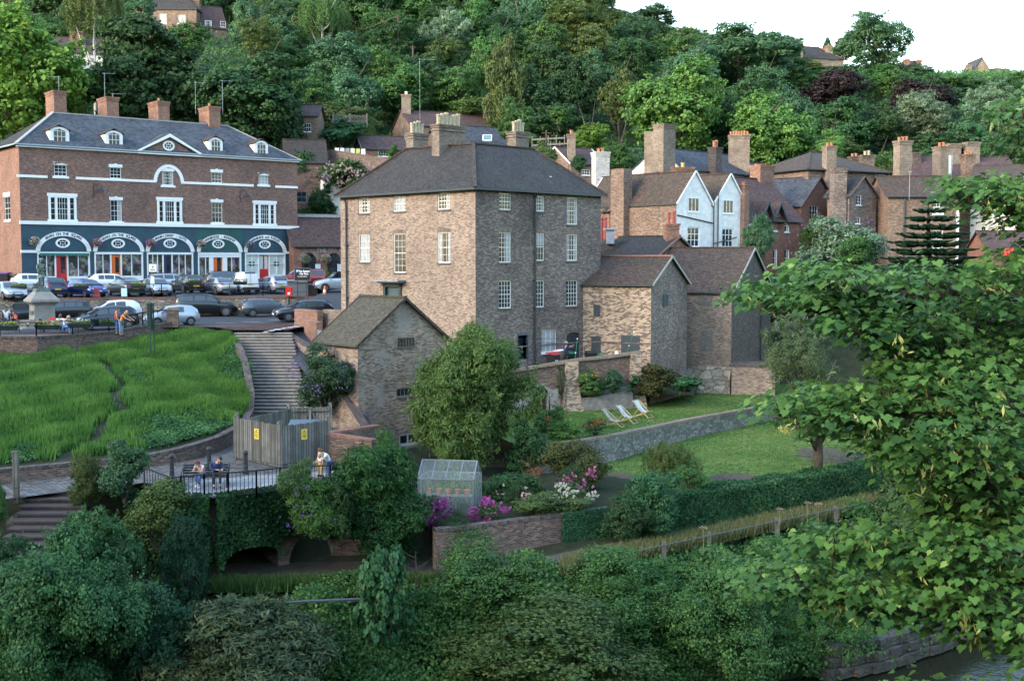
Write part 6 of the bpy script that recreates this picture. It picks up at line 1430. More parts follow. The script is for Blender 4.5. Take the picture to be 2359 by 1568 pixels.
# ================================================ hedge
o=thing('clipped_hedge',(5,55,-12.4),'long clipped dark green hedge between the lower lawn and the riverside path','hedge')
HB=[(5.2,52.3),(7.7,54.1),(13,57.8),(18.3,61.6),(25,66.5),(33,73)]
HW=[Wall(a,b) for a,b in zip(HB,HB[1:])]; Lt=sum(w.L for w in HW)
def f_hedge(rng,n):
    out=[];nn=[]
    for w in HW:
        k=int(n*w.L/Lt); s=rng.random(k)*w.L; kind=rng.random(k); top=kind>.62; d=np.where(top,-1.5*rng.random(k),.03*rng.normal(size=k)); z=np.where(top,-10.78+.07*np.sin(s*2),-12.4+1.65*rng.random(k)); d=np.where(~top,d+.12*np.sin(s*1.3)*np.sin(z*2),d)
        out.append(np.stack([w.a.x+w.t.x*s+w.n.x*d,w.a.y+w.t.y*s+w.n.y*d,z+rng.normal(size=k)*.05],1)); nn.append(np.where(top[:,None],[[0,0,1.]],[[w.n.x,w.n.y,.2]]))
    return np.vstack(out),np.vstack(nn)
h=scatter('leaf_mass',f_hedge,60000,.13,F_HEDGE,None,kind=None,seed=3,spread=.55,par=o)
m=MB()
for w in HW: m.wb(w,-.05,w.L+.05,-1.4,-.1,-12.8,-10.88)
m.build('hedge_core',EARTH,o)
# ================================================ river bank growth
F_BANK=fol('bank',(.03,.085,.024),(.08,.17,.042),(.155,.25,.065))
def f_river(rng,n):
    x=-30+rng.random(n)*58; T=rng.random(n); P=[]
    k=n//8; xs,ts=x[:k],T[:k]
    B=np.array([(a,lerp(edgeY(a)-.6,fenceY(a)-.15,t),bankz(a,lerp(edgeY(a),fenceY(a),t))) for a,t in zip(xs,ts)])
    B[:,2]+=.95+.6*np.sin(B[:,0]*.8+1)*np.sin(B[:,1]*1.1+B[:,0]*.4)+.3*np.sin(B[:,0]*2.3)
    B[:,2]-=1.25*np.clip((ts-.62)/.38,0,1)+np.where(xs<-3,.35*np.clip((ts-.6)/.4,0,1),0)
    B=np.repeat(B,8,0)+rng.normal(size=(k*8,3))*[.22,.22,.14]; return B,np.tile([0,-.7,.7],(k*8,1))
scatter('bank_undergrowth',f_river,240000,.15,F_BANK,'tangled brambles and leafy growth covering the steep river bank','undergrowth',seed=9)
def f_river2(rng,n):
    B,N=f_river(rng,n); s=(np.sin(B[:,0]*.5+2)+np.sin(B[:,0]*.23))>.5; return B[s]+[0,-.05,.1],N[s]
scatter('bank_brambles',f_river2,60000,.12,F_BLUE,'paler bramble leaves spreading over parts of the river bank','undergrowth',seed=14,shape='narrow')
rng=np.random.default_rng(31); xs=2+rng.random(5000)*26; P=np.array([(a,fenceY(a)-.1-rng.random()*1.6,-12.45) for a in xs]); F_DRY=foliage('leaves_dry_grass',(.07,.09,.03),(.16,.17,.07),.3,.7,(.3,.26,.13))
blades('long_grass',P,7,.6,.03,F_DRY,'long pale seeding grass along the cable fence by the path',32,None,.5)
xs=-14+rng.random(2200)*12; P=np.array([(a,fenceY(a)-1.0+rng.random()*.9,-12.95) for a in xs]); blades('path_edge_grass',P,7,.55,.035,F_BANK,'rough grass along the path edge in front of the dark arches',35,None,.5)
P=np.array([(a,edgeY(a)+.3+rng.random()*.8,-16.9) for a in 6+rng.random(2500)*9]); blades('river_grass',P,9,1.1,.04,F_MID,'arching green grass hanging at the river edge',33,None,.9)
def f_ivy(rng,n):
    out=[];nn=[]
    for a,b in zip(va,va[1:]):
        w=Wall(a[:2],b[:2]); k=int(n*w.L/15); s=rng.random(k)*w.L; gx=w.a.x+w.t.x*s; s0=(gx-aL.a.x)*aL.t.x+((w.a.y+w.t.y*s)-aL.a.y)*aL.t.y
        zb_=np.array([max(-12.9,archz(q)-.25 if archz(q)>-13.4 else -12.9) for q in s0]); 
        pier=(np.abs(s0-(a1_+a2_)/2-.0)<.75); zb_=np.where(pier,-11.3,zb_)
        z=zb_+(-9.15-zb_)*rng.random(k)**.9; d=.1+.35*rng.random(k)**2+.25*np.clip(np.sin(s0*2.1)*np.sin(z*2.4),0,1)
        out.append(np.stack([gx+w.n.x*d,w.a.y+w.t.y*s+w.n.y*d,z],1)); nn.append(np.tile([w.n.x,w.n.y,.35],(k,1)))
    return np.vstack(out),np.vstack(nn)
o=thing('ivy',(va[2].x,va[2].y,-12),'thick dark ivy hanging over the arched wall under the railings','ivy'); scatter('ivy_leaves',f_ivy,52000,.12,F_IVY,None,kind=None,seed=12,spread=.5,par=o)
def f_ivy2(rng,n):
    w=Wall(gw[3][:2],gw[4][:2]); s=(-.6+rng.random(n)*(w.L+.9)); z=-12.8+1.85*rng.random(n); return np.stack([w.a.x+w.t.x*s+w.n.x*(.2+.1*rng.random(n)),w.a.y+w.t.y*s+w.n.y*(.2+.1*rng.random(n)),z],1),np.tile([w.n.x,w.n.y,.3],(n,1))
o=thing('ivy',(gw[3].x,gw[3].y,-12.7),'bright green creeper covering the right end of the garden brick wall','ivy'); scatter('ivy_leaves',f_ivy2,6000,.1,F_HEDGE,None,kind=None,seed=13,spread=.4,par=o)
# ================================================ named shrubs and small trees
B=bush
tree('hawthorn_tree','big rounded hawthorn tree standing before the brick outhouse and house corner',(1082,738,1095,280),60.5,'airy',fol('haw',(.055,.11,.03),(.12,.2,.05),(.19,.28,.075)),gz=-10.9,leaf=.2,n=60000,shape='narrow',R0=3.)
tree('apple_tree','wispy grey green apple tree right of the barn',(1840,700,960,190),74,'airy',fol('apple',(.06,.09,.04),(.12,.16,.07),(.2,.22,.1)),gz=-10.6,leaf=.2,n=16000,shape='narrow',R0=3.,thin=1.4)
tree('fruit_tree','small crooked fruit tree with bare trunk standing on the lower lawn',(1885,880,1030,250),61.5,'broad',F_MID,gz=-10.95,leaf=.16,n=9000,R0=2.2,thin=2.5)
B('buddleia','buddleia bush with lilac spikes leaning over the stone steps',(752,800,962,160),62,fol('bud',(.03,.07,.03),(.07,.13,.06),(.12,.18,.1)),shape='narrow',leaf=.22,flowers=FL_LIL,fl_n=110,fl_s=0.07,n=14000)
B('bank_shrub','ivy heavy shrub hanging over the second arch left of the dense one',(765,1085,1262,150),47.2,F_IVY,kind='round',leaf=.12,n=20000,depth=.6)
B('bank_tree','dense ash-like shrub beside the railing at the middle terrace end',(855,1005,1265,235),48.3,fol('elder',(.015,.06,.018),(.04,.12,.03),(.09,.19,.04)),kind='round',shape='narrow',leaf=.2,n=34000,depth=.7)
B('bank_shrub','light green shrub in front of the woman with the toddler',(690,1060,1170,150),47.2,fol('spray',(.04,.1,.03),(.09,.17,.05),(.14,.22,.08)),shape='narrow',leaf=.2,n=12000,depth=.6)
B('buddleia','buddleia with drooping dark violet flower spikes over the arches',(725,1105,1260,150),46.6,stems=False,mat=fol('bud2',(.03,.09,.02),(.07,.16,.035),(.12,.22,.05)),shape='narrow',leaf=.2,flowers=foliage('petals_violet',(.060,.030,.168),(.120,.060,.252),.2,.6,(.26,.15,.5)),fl_n=45,fl_s=0.05,n=9000,depth=.6)
B('conifer_shrub','golden green conifer shrub left of the railed terrace',(205,1035,1175,95),47.4,F_OLIVE,kind='round',leaf=.2,n=14000,shape='narrow')
B('terrace_shrub','dark leafy shrub between the golden conifer and the terrace railing',(285,1015,1150,130),47.3,F_BLUE,leaf=.15,n=14000)
B('bramble_bush','reddish tinged bramble bush below the terrace railing corner',(360,1110,1260,170),45.8,F_OLIVE,leaf=.14,n=14000)
B('alder_tree','large dark alder filling the lower left corner',(150,1200,1620,420),40,fol('alder',(.025,.07,.025),(.06,.14,.045),(.12,.22,.07)),kind='airy',leaf=.12,n=90000,R0=3.,cat='tree')
B('alder_tree','alder crown lobe leaning out below the ash sapling at the lower left',(330,1330,1600,230),40.5,fol('alder3',(.02,.06,.028),(.045,.12,.05),(.09,.18,.08)),kind='airy',leaf=.15,n=26000,R0=3.,cat='tree')
B('alder_tree','alder shoots at the far left edge under the boulder',(20,1230,1480,180),43,fol('alder4',(.02,.065,.025),(.05,.13,.045),(.1,.2,.07)),kind='airy',leaf=.15,n=22000,R0=3.,cat='tree')
B('alder_tree','dark alder boughs rising over the dark red steps',(225,1155,1420,230),42.5,fol('alder2',(.02,.07,.025),(.055,.14,.045),(.11,.21,.07)),kind='airy',leaf=.15,n=30000,R0=3.,cat='tree')
B('ash_sapling','pointed dark blue green ash sapling left of the first arch',(425,1200,1440,120),44.5,fol('sapl',(.01,.05,.03),(.03,.09,.05),(.06,.14,.07)),kind='tall',shape='narrow',leaf=.2,n=14000,cat='tree')
B('willow_bush','yellowish green willow at the bottom edge left of centre',(560,1410,1680,520),40,fol('willow',(.03,.06,.03),(.075,.11,.045),(.16,.19,.07)),kind='broad',shape='narrow',leaf=.26,n=46000,R0=3.,cat='willow')
B('bank_shrub','low leafy growth on the path edge before the second arch',(790,1312,1420,200),46.3,F_BANK,leaf=.13,n=14000)
B('maple_sapling','young sycamore with large clear leaves at the bottom centre',(880,1270,1520,170),43.5,fol('mapl',(.03,.1,.04),(.07,.18,.07),(.12,.25,.09)),kind='tall',shape='maple',leaf=.24,n=5000,cat='tree')
B('bank_shrub','broad hawthorn scrub at the bottom right of centre',(1260,1390,1640,520),43.0,fol('scrub',(.03,.065,.02),(.075,.135,.035),(.14,.2,.055)),kind='broad',leaf=.13,n=26000,R0=3.)
B('bank_shrub','leafy bramble mound on the bank below the brick garden wall',(1120,1243,1470,330),46.5,F_BANK,kind='broad',leaf=.13,n=22000,R0=3.)
B('bank_shrub','bramble mound left of the maple sapling by the second arch',(690,1410,1560,250),43.0,F_BANK,kind='broad',leaf=.13,n=20000,R0=3.)
B('bank_shrub','green mound on the bank below the hedge',(1420,1275,1520,360),46.5,F_BANK,kind='broad',leaf=.12,n=20000,R0=3.)
B('bank_shrub','tangled growth low on the bank right of the centre',(1660,1300,1600,380),46.5,F_BANK,kind='broad',leaf=.12,n=22000,R0=3.)
B('bank_shrub','yellow green scrub right at the river edge',(1850,1330,1560,260),48.5,F_BANK,kind='broad',shape='narrow',leaf=.18,n=14000,R0=3.)
B('hawthorn_bush','feathery light green hawthorn bush by the fence on the right',(2075,1080,1250,150),57.5,fol('hawb',(.04,.09,.03),(.085,.15,.05),(.14,.2,.08)),leaf=.15,n=16000)
B('domed_shrub','tall domed dark green shrub at the left end of the hedge',(1505,1075,1250,140),52.2,F_HEDGE,kind='round',leaf=.12,n=20000,depth=1.)
B('domed_shrub','sprawling dark shrub below the domed one at the hedge end',(1440,1150,1260,140),51.3,F_DARK,kind='round',leaf=.12,n=14000)
B('weeping_shrub','arching weeping shrub in front of the stone garden wall',(1545,1010,1110,150),57.5,F_OLIVE,kind='weep',shape='narrow',leaf=.2,n=12000)
B('garden_shrub','olive brown bush left of the weeping shrub',(1330,1010,1140,150),57,fol('cot',(.05,.06,.02),(.09,.1,.03),(.14,.13,.05)),leaf=.13,n=14000)
B('rose_bush','rose bush with bright pink blooms in the garden border',(1325,1060,1150,80),54.5,F_DARK,leaf=.13,n=5000,flowers=FL_PINK,fl_n=57,fl_s=0.110)
B('rose_bush','low white flowering rose under the pink rose bush',(1318,1115,1170,95),53.3,F_MID,leaf=.12,n=5000,flowers=FL_WHITE,fl_n=79,fl_s=0.077)
B('rose_bush','small pale pink rose between the greenhouse and the pink rose bush',(1190,1100,1180,70),53.3,F_DARK,leaf=.12,n=4000,flowers=FL_PALE,fl_n=17,fl_s=0.088)
B('astilbe','rusty brown feathery astilbe in the garden border',(1225,1065,1130,70),56,foliage('leaves_rust',(.12,.06,.03),(.2,.1,.05),.2,.7,(.26,.15,.08)),shape='narrow',leaf=.16,n=4000)
B('hydrangea','mophead hydrangea with masses of magenta pink heads left of the greenhouse door',(985,1145,1225,100),50.6,F_MID,leaf=.16,n=6000,flowers=FL_MAG,fl_n=209,fl_s=0.094)
B('hydrangea','smaller magenta hydrangea on the wall right of the greenhouse',(1125,1152,1210,82),51.0,F_MID,leaf=.16,n=5000,flowers=FL_MAG,fl_n=132,fl_s=0.094)
B('fern_bush','dark ferny shrub in front of the greenhouse base',(1050,1180,1260,110),49.9,F_DARK,shape='narrow',leaf=.2,n=9000)
B('elder_bush','light green shrub climbing beside the outhouse foot',(895,990,1110,90),52.5,F_MID,shape='narrow',leaf=.18,n=9000)
B('vine','bright lime green vine at the foot of the hawthorn',(1020,1030,1080,40),56,F_LIME,leaf=.16,n=2500)
B('border_plants','green clump in the flower border below the terrace arch',(1270,935,1010,90),66,F_MID,leaf=.18,n=7000,flowers=FL_RED,fl_n=17,fl_s=0.088)
B('border_plants','low pale green day lilies near the stone wall',(1300,975,1020,110),63.5,F_LIME,shape='narrow',leaf=.3,n=4000)
B('border_plants','small plants with orange red blooms beside the deckchairs',(1370,960,1005,70),64,F_MID,leaf=.15,n=3500,flowers=FL_RED,fl_n=15,fl_s=0.088)
B('garden_shrub','dense shrub beneath the hawthorn at the border left end',(1215,970,1120,110),60,F_DARK,leaf=.16,n=12000)
B('garden_shrub','dark border growth between greenhouse and weeping shrub',(1170,1090,1190,170),55.5,F_DARK,leaf=.14,n=12000)
B('garden_shrub','olive green herbs above the brick garden wall',(1270,1130,1195,190),52.6,F_OLIVE,leaf=.13,n=12000)
B('garden_shrub','low bush in front of the weeping shrub',(1590,1060,1130,90),56,F_MID,leaf=.13,n=7000)
B('wall_shrub','rounded yellow flecked shrub between the terrace buttresses',(1362,858,920,72),75.4,F_MID,leaf=.2,n=7000,flowers=FL_YEL,fl_n=26,fl_s=0.066)
B('wall_shrub','green wall shrub against the second terrace buttress',(1412,850,905,60),75.8,F_BLUE,leaf=.2,n=6000)
B('wall_shrub','spreading reddish green cotoneaster under the annexe wall',(1505,842,915,120),77.2,foliage('leaves_cot',(.05,.06,.02),(.1,.09,.035),.25,.6,(.22,.07,.04)),leaf=.18,n=12000)
B('wall_shrub','glossy large leaved bergenia at the foot of the second buttress',(1460,868,908,50),76.3,F_HEDGE,leaf=.34,n=1500)
B('wall_shrub','glossy large leaved shrub against the barn footing',(1575,862,908,80),77.0,F_HEDGE,leaf=.34,n=2600)
B('wall_ivy','hanging ivy strip left of the first buttress',(1293,845,925,24),74.9,F_IVY,leaf=.16,n=3000,kind='tall')
B('corner_shrub','leafy shrub at the far left edge beside the dark red steps',(-8,1090,1230,60),46,F_MID,leaf=.15,n=6000)
B('corner_shrub','small herbs at the foot of the brick pen by the barn',(1765,905,935,50),84,F_MID,leaf=.18,n=2000)
# ================================================ foreground sycamore
o=thing('sycamore_tree',(5.6,9.8,-17),'large sycamore with broad lobed leaves reaching in from the right edge','tree')
rng=np.random.default_rng(77); rnd=random.Random(77)
BR=[
 ([(2480,200,11),(2400,240,10.8),(2350,260,10.6),(2325,230,10.6)],[60,50,38,22],18),
 # leafy boughs: centre line through pixels, with depth and half height in pixels
 ([(2480,830,11),(2250,800,10.5),(2080,760,10.3),(1900,690,10.4),(1720,655,10.8)],[95,85,70,52,22],150),
 ([(2480,700,10.6),(2300,640,10.2),(2120,640,10),(1960,650,10.3),(1840,615,10.5)],[110,80,60,45,28],80),
 ([(2500,500,11),(2380,480,10.6),(2290,440,10.5),(2210,430,10.8)],[120,95,60,26],75),
 ([(2500,300,11.2),(2400,300,11),(2340,300,11)],[120,70,34],30),
 ([(2480,900,9.6),(2250,930,9.6),(2060,920,9.7),(1900,930,9.9),(1780,930,10.2)],[110,95,78,62,28],120),
 ([(2480,1080,9.4),(2280,1080,9.4),(2130,1040,9.6),(2010,1000,9.9)],[130,105,72,36],85),
 ([(2480,1250,9.2),(2300,1230,9.3),(2120,1240,9.6),(1960,1235,9.8),(1860,1240,10)],[130,90,60,45,24],80),
 ([(2480,1390,9.1),(2250,1370,9.3),(2050,1370,9.5),(1880,1330,9.8),(1730,1310,10)],[130,100,75,50,26],110),
 ([(2480,1480,9),(2330,1440,9.1),(2200,1390,9.4)],[100,80,50],40),
 ([(2480,700,11.5),(2320,715,11.2),(2160,725,11),(2010,755,11)],[95,85,75,50],95),
 ([(2480,1150,9.8),(2280,1160,9.8),(2110,1140,10)],[110,90,60],75),
 ([(2480,1300,9.8),(2250,1300,9.9),(2080,1310,10)],[110,80,50],70),
 ([(2440,1600,8.8),(2200,1590,8.9),(2020,1590,9)],[40,26,16],18),
 ([(2420,730,10.5),(2330,850,10.2),(2200,860,10),(2080,850,10)],[80,70,55,30],75),
 ([(2460,580,11),(2380,600,10.8),(2310,600,10.8)],[70,60,30],28),
]
LP=[];LN=[];LT=[];LD=[];SD=[];bm_=MB()
def cr(L,t):
    k=min(len(L)-2,int(t*(len(L)-1))); f=t*(len(L)-1)-k; return [lerp(a,b,f) for a,b in zip(L[k],L[k+1])]
for line,hw_,nc in BR:
    pts=[at(*p) for p in line]; pts=[p-Vector((0,0,.12)) for p in pts]; hw_=[h*.66 for h in hw_]; bm_.tube(pts,[.05-.04*i/(len(pts)-1) for i in range(len(pts))],7)
    H=[[h] for h in hw_]
    for c in range(int(nc*1.1)):
        t=rng.random()**.85; u,v,Y=cr(line,t); h=cr(H,t)[0]; dy=rng.uniform(-1,1)
        c0=at(u+rng.normal()*18,v+dy*h,Y+rng.normal()*.35)
        base=at(*cr(line,max(0,t-.06)))-Vector((0,0,.12)); mid=base.lerp(c0,.6)+Vector((0,0,-.06)); bm_.tube([base,mid,c0],[.014,.008,.003],4,cap=False)
        nl=rnd.randint(15,22)
        for i in range(nl):
            a=rng.random()*6.283; r=.06+.2*rng.random()**.7; p=c0+Vector((math.cos(a)*r*1.2,math.sin(a)*r,rng.normal()*.05-.25*r))
            tip=Vector((math.cos(a)-.25,math.sin(a)-.15,-.45-.5*rng.random())).normalized()
            n_=Vector((math.cos(a)*.3+rng.normal()*.24-.1,math.sin(a)*.3+rng.normal()*.24-.08,.95)).normalized()
            LP.append(p);LN.append(n_);LD.append(tip);LT.append(min(1,max(0,.35+.28*(-dy)+rng.normal()*.2)))
        if rng.random()<.2:
            for q in range(rnd.randint(3,6)): SD.append(c0+Vector((rng.normal()*.04,rng.normal()*.04,-.08-rng.random()*.1)))
LP,LN,LD=np.array(LP),np.array(LN),np.array(LD)
# orient each leaf tip along LD: A=cross(N,rnd), B=cross(N,A); want B ~ LD -> rnd ~ -(LD)
sme=leafmesh('foliage',LP,LN,.07*(.45+.95*rng.random(len(LP))),'maple',np.array(LT),rng,up=-LD); so_=mobj('foliage',sme,F_SYC,o); so_.location=-Vector(o.location)
SD=np.array([tuple(s) for s in SD]); SD2=np.repeat(SD,2,0)+rng.normal(size=(len(SD)*2,3))*.02
kme=leafmesh('seed_keys',SD2,rng.normal(size=SD2.shape)+[0,-.8,.2],.085*(.7+.5*rng.random(len(SD2))),'narrow',rng.random(len(SD2)),rng,up=rng.normal(size=SD2.shape)*.5+[0,0,-1]); k=mobj('seed_keys',kme,foliage('seed_yellow',(.36,.38,.1),(.5,.5,.16),.3,.6,(.6,.52,.2)),o); k.location=-Vector(o.location)
T0=Vector((5.6,9.8,-17)); T1=at(2470,1500,9.6); T2=at(2480,1000,10.2); T3_=at(2520,500,11.2)
bm_.tube([T0,T1,T2,T3_],[.34,.26,.2,.1],12)
for line,_,_ in BR:
    a=at(*line[0]); t=min(1,max(0,(1500-line[0][1])/1000)); b=T1.lerp(T3_,t); bm_.tube([b-Vector((0,0,.35)),a.lerp(b,.5)-Vector((0,0,.2)),a-Vector((0,0,.12))],[.1,.09,.075],7)
bm_.build('trunk',plain('sycamore_bark',(.09,.07,.045),.9,var=.4,scale=9),o,smooth=True)
# ================================================ cars
TYRE=plain('tyre_rubber',(.012,.012,.013),.8,var=.1); RIM=plain('alloy_rim',(.22,.23,.24),.35,.8,var=.05); BLACKP=plain('black_plastic',(.015,.015,.017),.5,var=.1)
LAMPG=plain('headlamp_glass',(.6,.63,.66),.12,var=.1); TAIL=plain('tail_lamp',(.35,.012,.01),.2,var=.1); PLY=plain('plate_yellow',(.62,.42,.03),.5,var=.03); PLW=plain('plate_white',(.7,.7,.7),.5,var=.03)
CGL=NT('car_glass'); CGL.col((.05,.065,.075)); CGL.b.inputs['Roughness'].default_value=.03; CGL.b.inputs['Specular IOR Level'].default_value=.9; CGL=CGL.m
PROF={
'hatch':[(-.5,.45,.47),(-.485,.6,.64),(-.45,.64,.82),(-.38,.66,.965),(-.2,.66,1.0),(.0,.65,.985),(.09,.64,.94),(.27,.62,.65),(.42,.56,.57),(.48,.47,.48),(.5,.34,.35)],
'small':[(-.5,.42,.44),(-.485,.58,.62),(-.44,.62,.84),(-.36,.64,.97),(-.15,.64,1.0),(.05,.63,.97),(.13,.62,.92),(.31,.6,.64),(.43,.53,.54),(.485,.44,.45),(.5,.34,.35)],
'suv':[(-.5,.4,.42),(-.49,.6,.64),(-.475,.66,.84),(-.43,.68,.975),(-.2,.68,1.0),(.0,.67,.99),(.1,.66,.95),(.23,.64,.69),(.42,.6,.62),(.48,.5,.52),(.5,.34,.35)],
'estate':[(-.5,.4,.42),(-.49,.58,.62),(-.47,.63,.78),(-.41,.65,.95),(-.2,.65,1.0),(.0,.64,.985),(.09,.63,.93),(.24,.61,.64),(.42,.55,.56),(.48,.45,.46),(.5,.34,.35)],
'saloon':[(-.5,.5,.52),(-.48,.62,.65),(-.38,.65,.69),(-.24,.66,.92),(-.12,.66,.99),(.02,.65,.985),(.1,.64,.93),(.26,.62,.65),(.42,.56,.57),(.48,.46,.47),(.5,.34,.35)],
'liftback':[(-.5,.5,.52),(-.48,.63,.68),(-.4,.65,.78),(-.24,.66,.94),(-.05,.65,1.0),(.06,.64,.96),(.14,.63,.9),(.31,.6,.63),(.44,.53,.54),(.49,.43,.44),(.5,.34,.35)],
'van':[(-.5,.35,.37),(-.495,.55,.9),(-.48,.56,.985),(-.3,.56,1.0),(.0,.56,.99),(.1,.56,.96),(.17,.55,.9),(.31,.52,.56),(.43,.46,.48),(.49,.36,.38),(.5,.3,.31)],
'open':[(-.5,.5,.52),(-.48,.66,.68),(-.36,.7,.73),(-.2,.7,.78),(-.1,.7,.72),(.0,.7,.71),(.1,.69,.70),(.24,.67,.7),(.4,.6,.61),(.48,.5,.51),(.5,.36,.37)],
}
def paint(name,c,metal=.35): return plain('paint_'+name,c,.32,metal,var=.03,coat=.8)
def car(label,u,v,z,phi,ty,L,W,H,pm,rear_plate=True,group=None,soft=None,cat='car',name='parked_car'):
    zf=roadz if z<-4 else (lambda x,y: parkz(x,y) if x<-15.9 else roadz(x,y))
    p=gnd(u,v,z)
    r_=ray(u,v); Y=70.
    while Y<125:
        p=r_*(Y/r_.y)
        if p.z<=zf(p.x,p.y)+.01: break
        Y+=.1
    p.z=zf(p.x,p.y)+.01
    o=thing(name,p,label,cat,group,R(phi)); P=PROF[ty]; w2=W/2
    def S(x):
        x=max(-.5,min(.5,x))
        for a,b in zip(P,P[1:]):
            if x<=b[0]: t=(x-a[0])/(b[0]-a[0]); zb,zt=lerp(a[1],b[1],t)*H,lerp(a[2],b[2],t)*H; break
        e=smooth(.34,.5,abs(x)); w=w2*(1-.16*e*e); wr=w*(.95-.24*min(1,(zt-zb)/(.3*H))); return w,zb,zt,wr
    xs=[a[0] for a in P]; xs=sorted(set(xs+[(a+b)/2 for a,b in zip(xs,xs[1:])]))
    m=MB(); n=7; V=[]
    for x in xs:
        w,zb,zt,wr=S(x); lo=.15*H+.06*H*smooth(.38,.5,abs(x))
        half=[(w*.86,lo),(w*.985,lo+.1*H),(w,zb*.72),(w*.965,zb),(wr,max(zb+.01,zt-.035*H)),(wr*.72,max(zb+.012,zt-.005*H)),(0,zt+.006*H+.01)]
        V+= [(x*L,-y,q) for y,q in half]+[(x*L,y,q) for y,q in reversed(half[:-1])]
    k=2*n-1; Fc=[]
    for i in range(len(xs)-1):
        for j in range(k-1): Fc.append((i*k+j,(i+1)*k+j,(i+1)*k+j+1,i*k+j+1))
    Fc.append(tuple(range(k))); Fc.append(tuple((len(xs)-1)*k+j for j in range(k-1,-1,-1)))
    m.add(V,Fc); m.build('body',pm,o,smooth=True,local=True)
    def side(x,f,s,off=.013):
        w,zb,zt,wr=S(x); y=lerp(w*.965,wr,f)+off; return Vector((x*L,s*y,lerp(zb,max(zb,zt-.035*H),f)))
    roof0={'hatch':(-.36,.09,.25),'small':(-.34,.13,.29),'suv':(-.43,.1,.22),'estate':(-.4,.09,.22),'saloon':(-.15,.1,.24),'liftback':(-.1,.13,.29),'van':(-.45,.16,.3),'open':(-.3,.1,.22)}[ty]
    rb,ra,wb=roof0
    if ty!='open':
        for s in (-1,1):
            spans=[(.005,ra-.005,wb-.03)]+([(-.19,-.015,None)] if ty!='van' else [])+([(rb+.01,-.21,None)] if ty in('suv','estate') else [(max(rb,-.33)+.02,-.205,None)] if ty in('hatch','liftback') else [])
            for a,b,bb in spans:
                g=MB(); N=4
                for i in range(N):
                    q0,q1=i/N,(i+1)/N
                    lo0,lo1=lerp(a,bb or b,q0),lerp(a,bb or b,q1); h0,h1=lerp(a,b,q0),lerp(a,b,q1)
                    g.poly(side(lo0,.1,s),side(lo1,.1,s),side(h1,.86,s),side(h0,.86,s))
                g.build('side_window',CGL,o,local=True)
        def top(x,fy,off=.014):
            w,zb,zt,wr=S(x); return Vector((x*L,fy*wr*.86,zt+off+(.006*H+.01)*(1-abs(fy))))
        for nm,a,b in (('windscreen',ra+.008,wb),('rear_window',max(-.49,rb-.015 if ty in('hatch','small','suv','estate') else rb-.02),{'hatch':-.465,'small':-.46,'suv':-.48,'estate':-.475,'saloon':-.36,'liftback':-.38,'van':-.494}[ty])):
            g=MB(); N=4; M_=4; off=.02
            for i in range(N):
                for j in range(M_):
                    x0,x1=lerp(a,b,i/N),lerp(a,b,(i+1)/N); f0,f1=lerp(-1,1,j/M_),lerp(-1,1,(j+1)/M_)
                    sx=.02 if a>0 else -.02
                    g.poly(*[top(x,f)+Vector((sx,0,0)) for x,f in ((x0,f0),(x1,f0),(x1,f1),(x0,f1))])
            g.build(nm,CGL,o,local=True)
    else:
        w,zb,zt,wr=S(.15); g=MB(); g.poly((.2*L,-w*.8,zb),(.2*L,w*.8,zb),(.07*L,w*.68,zb+.32*H),(.07*L,-w*.68,zb+.32*H)); g.build('windscreen',CGL,o,local=True)
        f=MB(); f.bar((.2*L,-w*.82,zb),(.07*L,-w*.7,zb+.33*H),.05); f.bar((.2*L,w*.82,zb),(.07*L,w*.7,zb+.33*H),.05); f.bar((.07*L,-w*.7,zb+.33*H),(.07*L,w*.7,zb+.33*H),.05); f.build('screen_frame',RIM,o,local=True)
        f=MB(); f.box((-.06*L,0,zb+.02),(.26*L,w*1.4,.06)); 
        for s in (-1,1): f.box((-.12*L,s*.38,zb+.14),(.14,.42,.34))
        f.build('seats',BLACKP,o,local=True)
        if soft: 
            f=MB(); V2_=[]; 
            for x,zz in ((-.33,.02),(-.26,.26),(-.1,.34),(.07,.33)): V2_+= [(x*L,-w*.72,zb),(x*L,-w*.6,zb+zz*H),(x*L,w*.6,zb+zz*H),(x*L,w*.72,zb)]
            f.add(V2_,[(i*4+j,(i+1)*4+j,(i+1)*4+j+1,i*4+j+1) for i in range(3) for j in range(3)]+[(0,1,2,3)]); f.build('soft_top',soft,o,local=True)
    rw=.165*L/2*.92 if ty!='suv' else .39; rw={'small':.29,'suv':.39,'van':.31}.get(ty,.32)
    for x in (-.31*L,.31*L):
        for s in (-1,1):
            M=Matrix.Translation((x,s*(w2-.1),rw))@Matrix.Rotation(math.pi/2,4,'X'); t=MB()
            t.lathe([(rw*.6,-.105),(rw*.93,-.11),(rw,-.08),(rw,.08),(rw*.93,.11),(rw*.6,.105)],n=18,M=M); wo=t.build('wheel',TYRE,o,smooth=False,local=True)
            t=MB(); t.lathe([(.01,-.112*1),(rw*.2,-.115),(rw*.62,-.09),(rw*.66,-.108)],n=18,M=M); t.lathe([(rw*.66,.108),(rw*.62,.09),(rw*.2,.115),(.01,.112)],n=18,M=M)
            for i in range(5):
                pass
            t.build('rim',RIM,wo,local=True)
            t=MB(); N=10
            for i in range(N):
                a0,a1=math.pi*i/N,math.pi*(i+1)/N; r=rw*1.17; y0=s*(w2*1.004); t.poly((x,y0,rw*.9),(x+math.cos(a0)*r,y0,rw+math.sin(a0)*r),(x+math.cos(a1)*r,y0,rw+math.sin(a1)*r))
            t.build('wheel_arch',BLACKP,o,local=True)
    w,zb,zt,wr=S(.47)
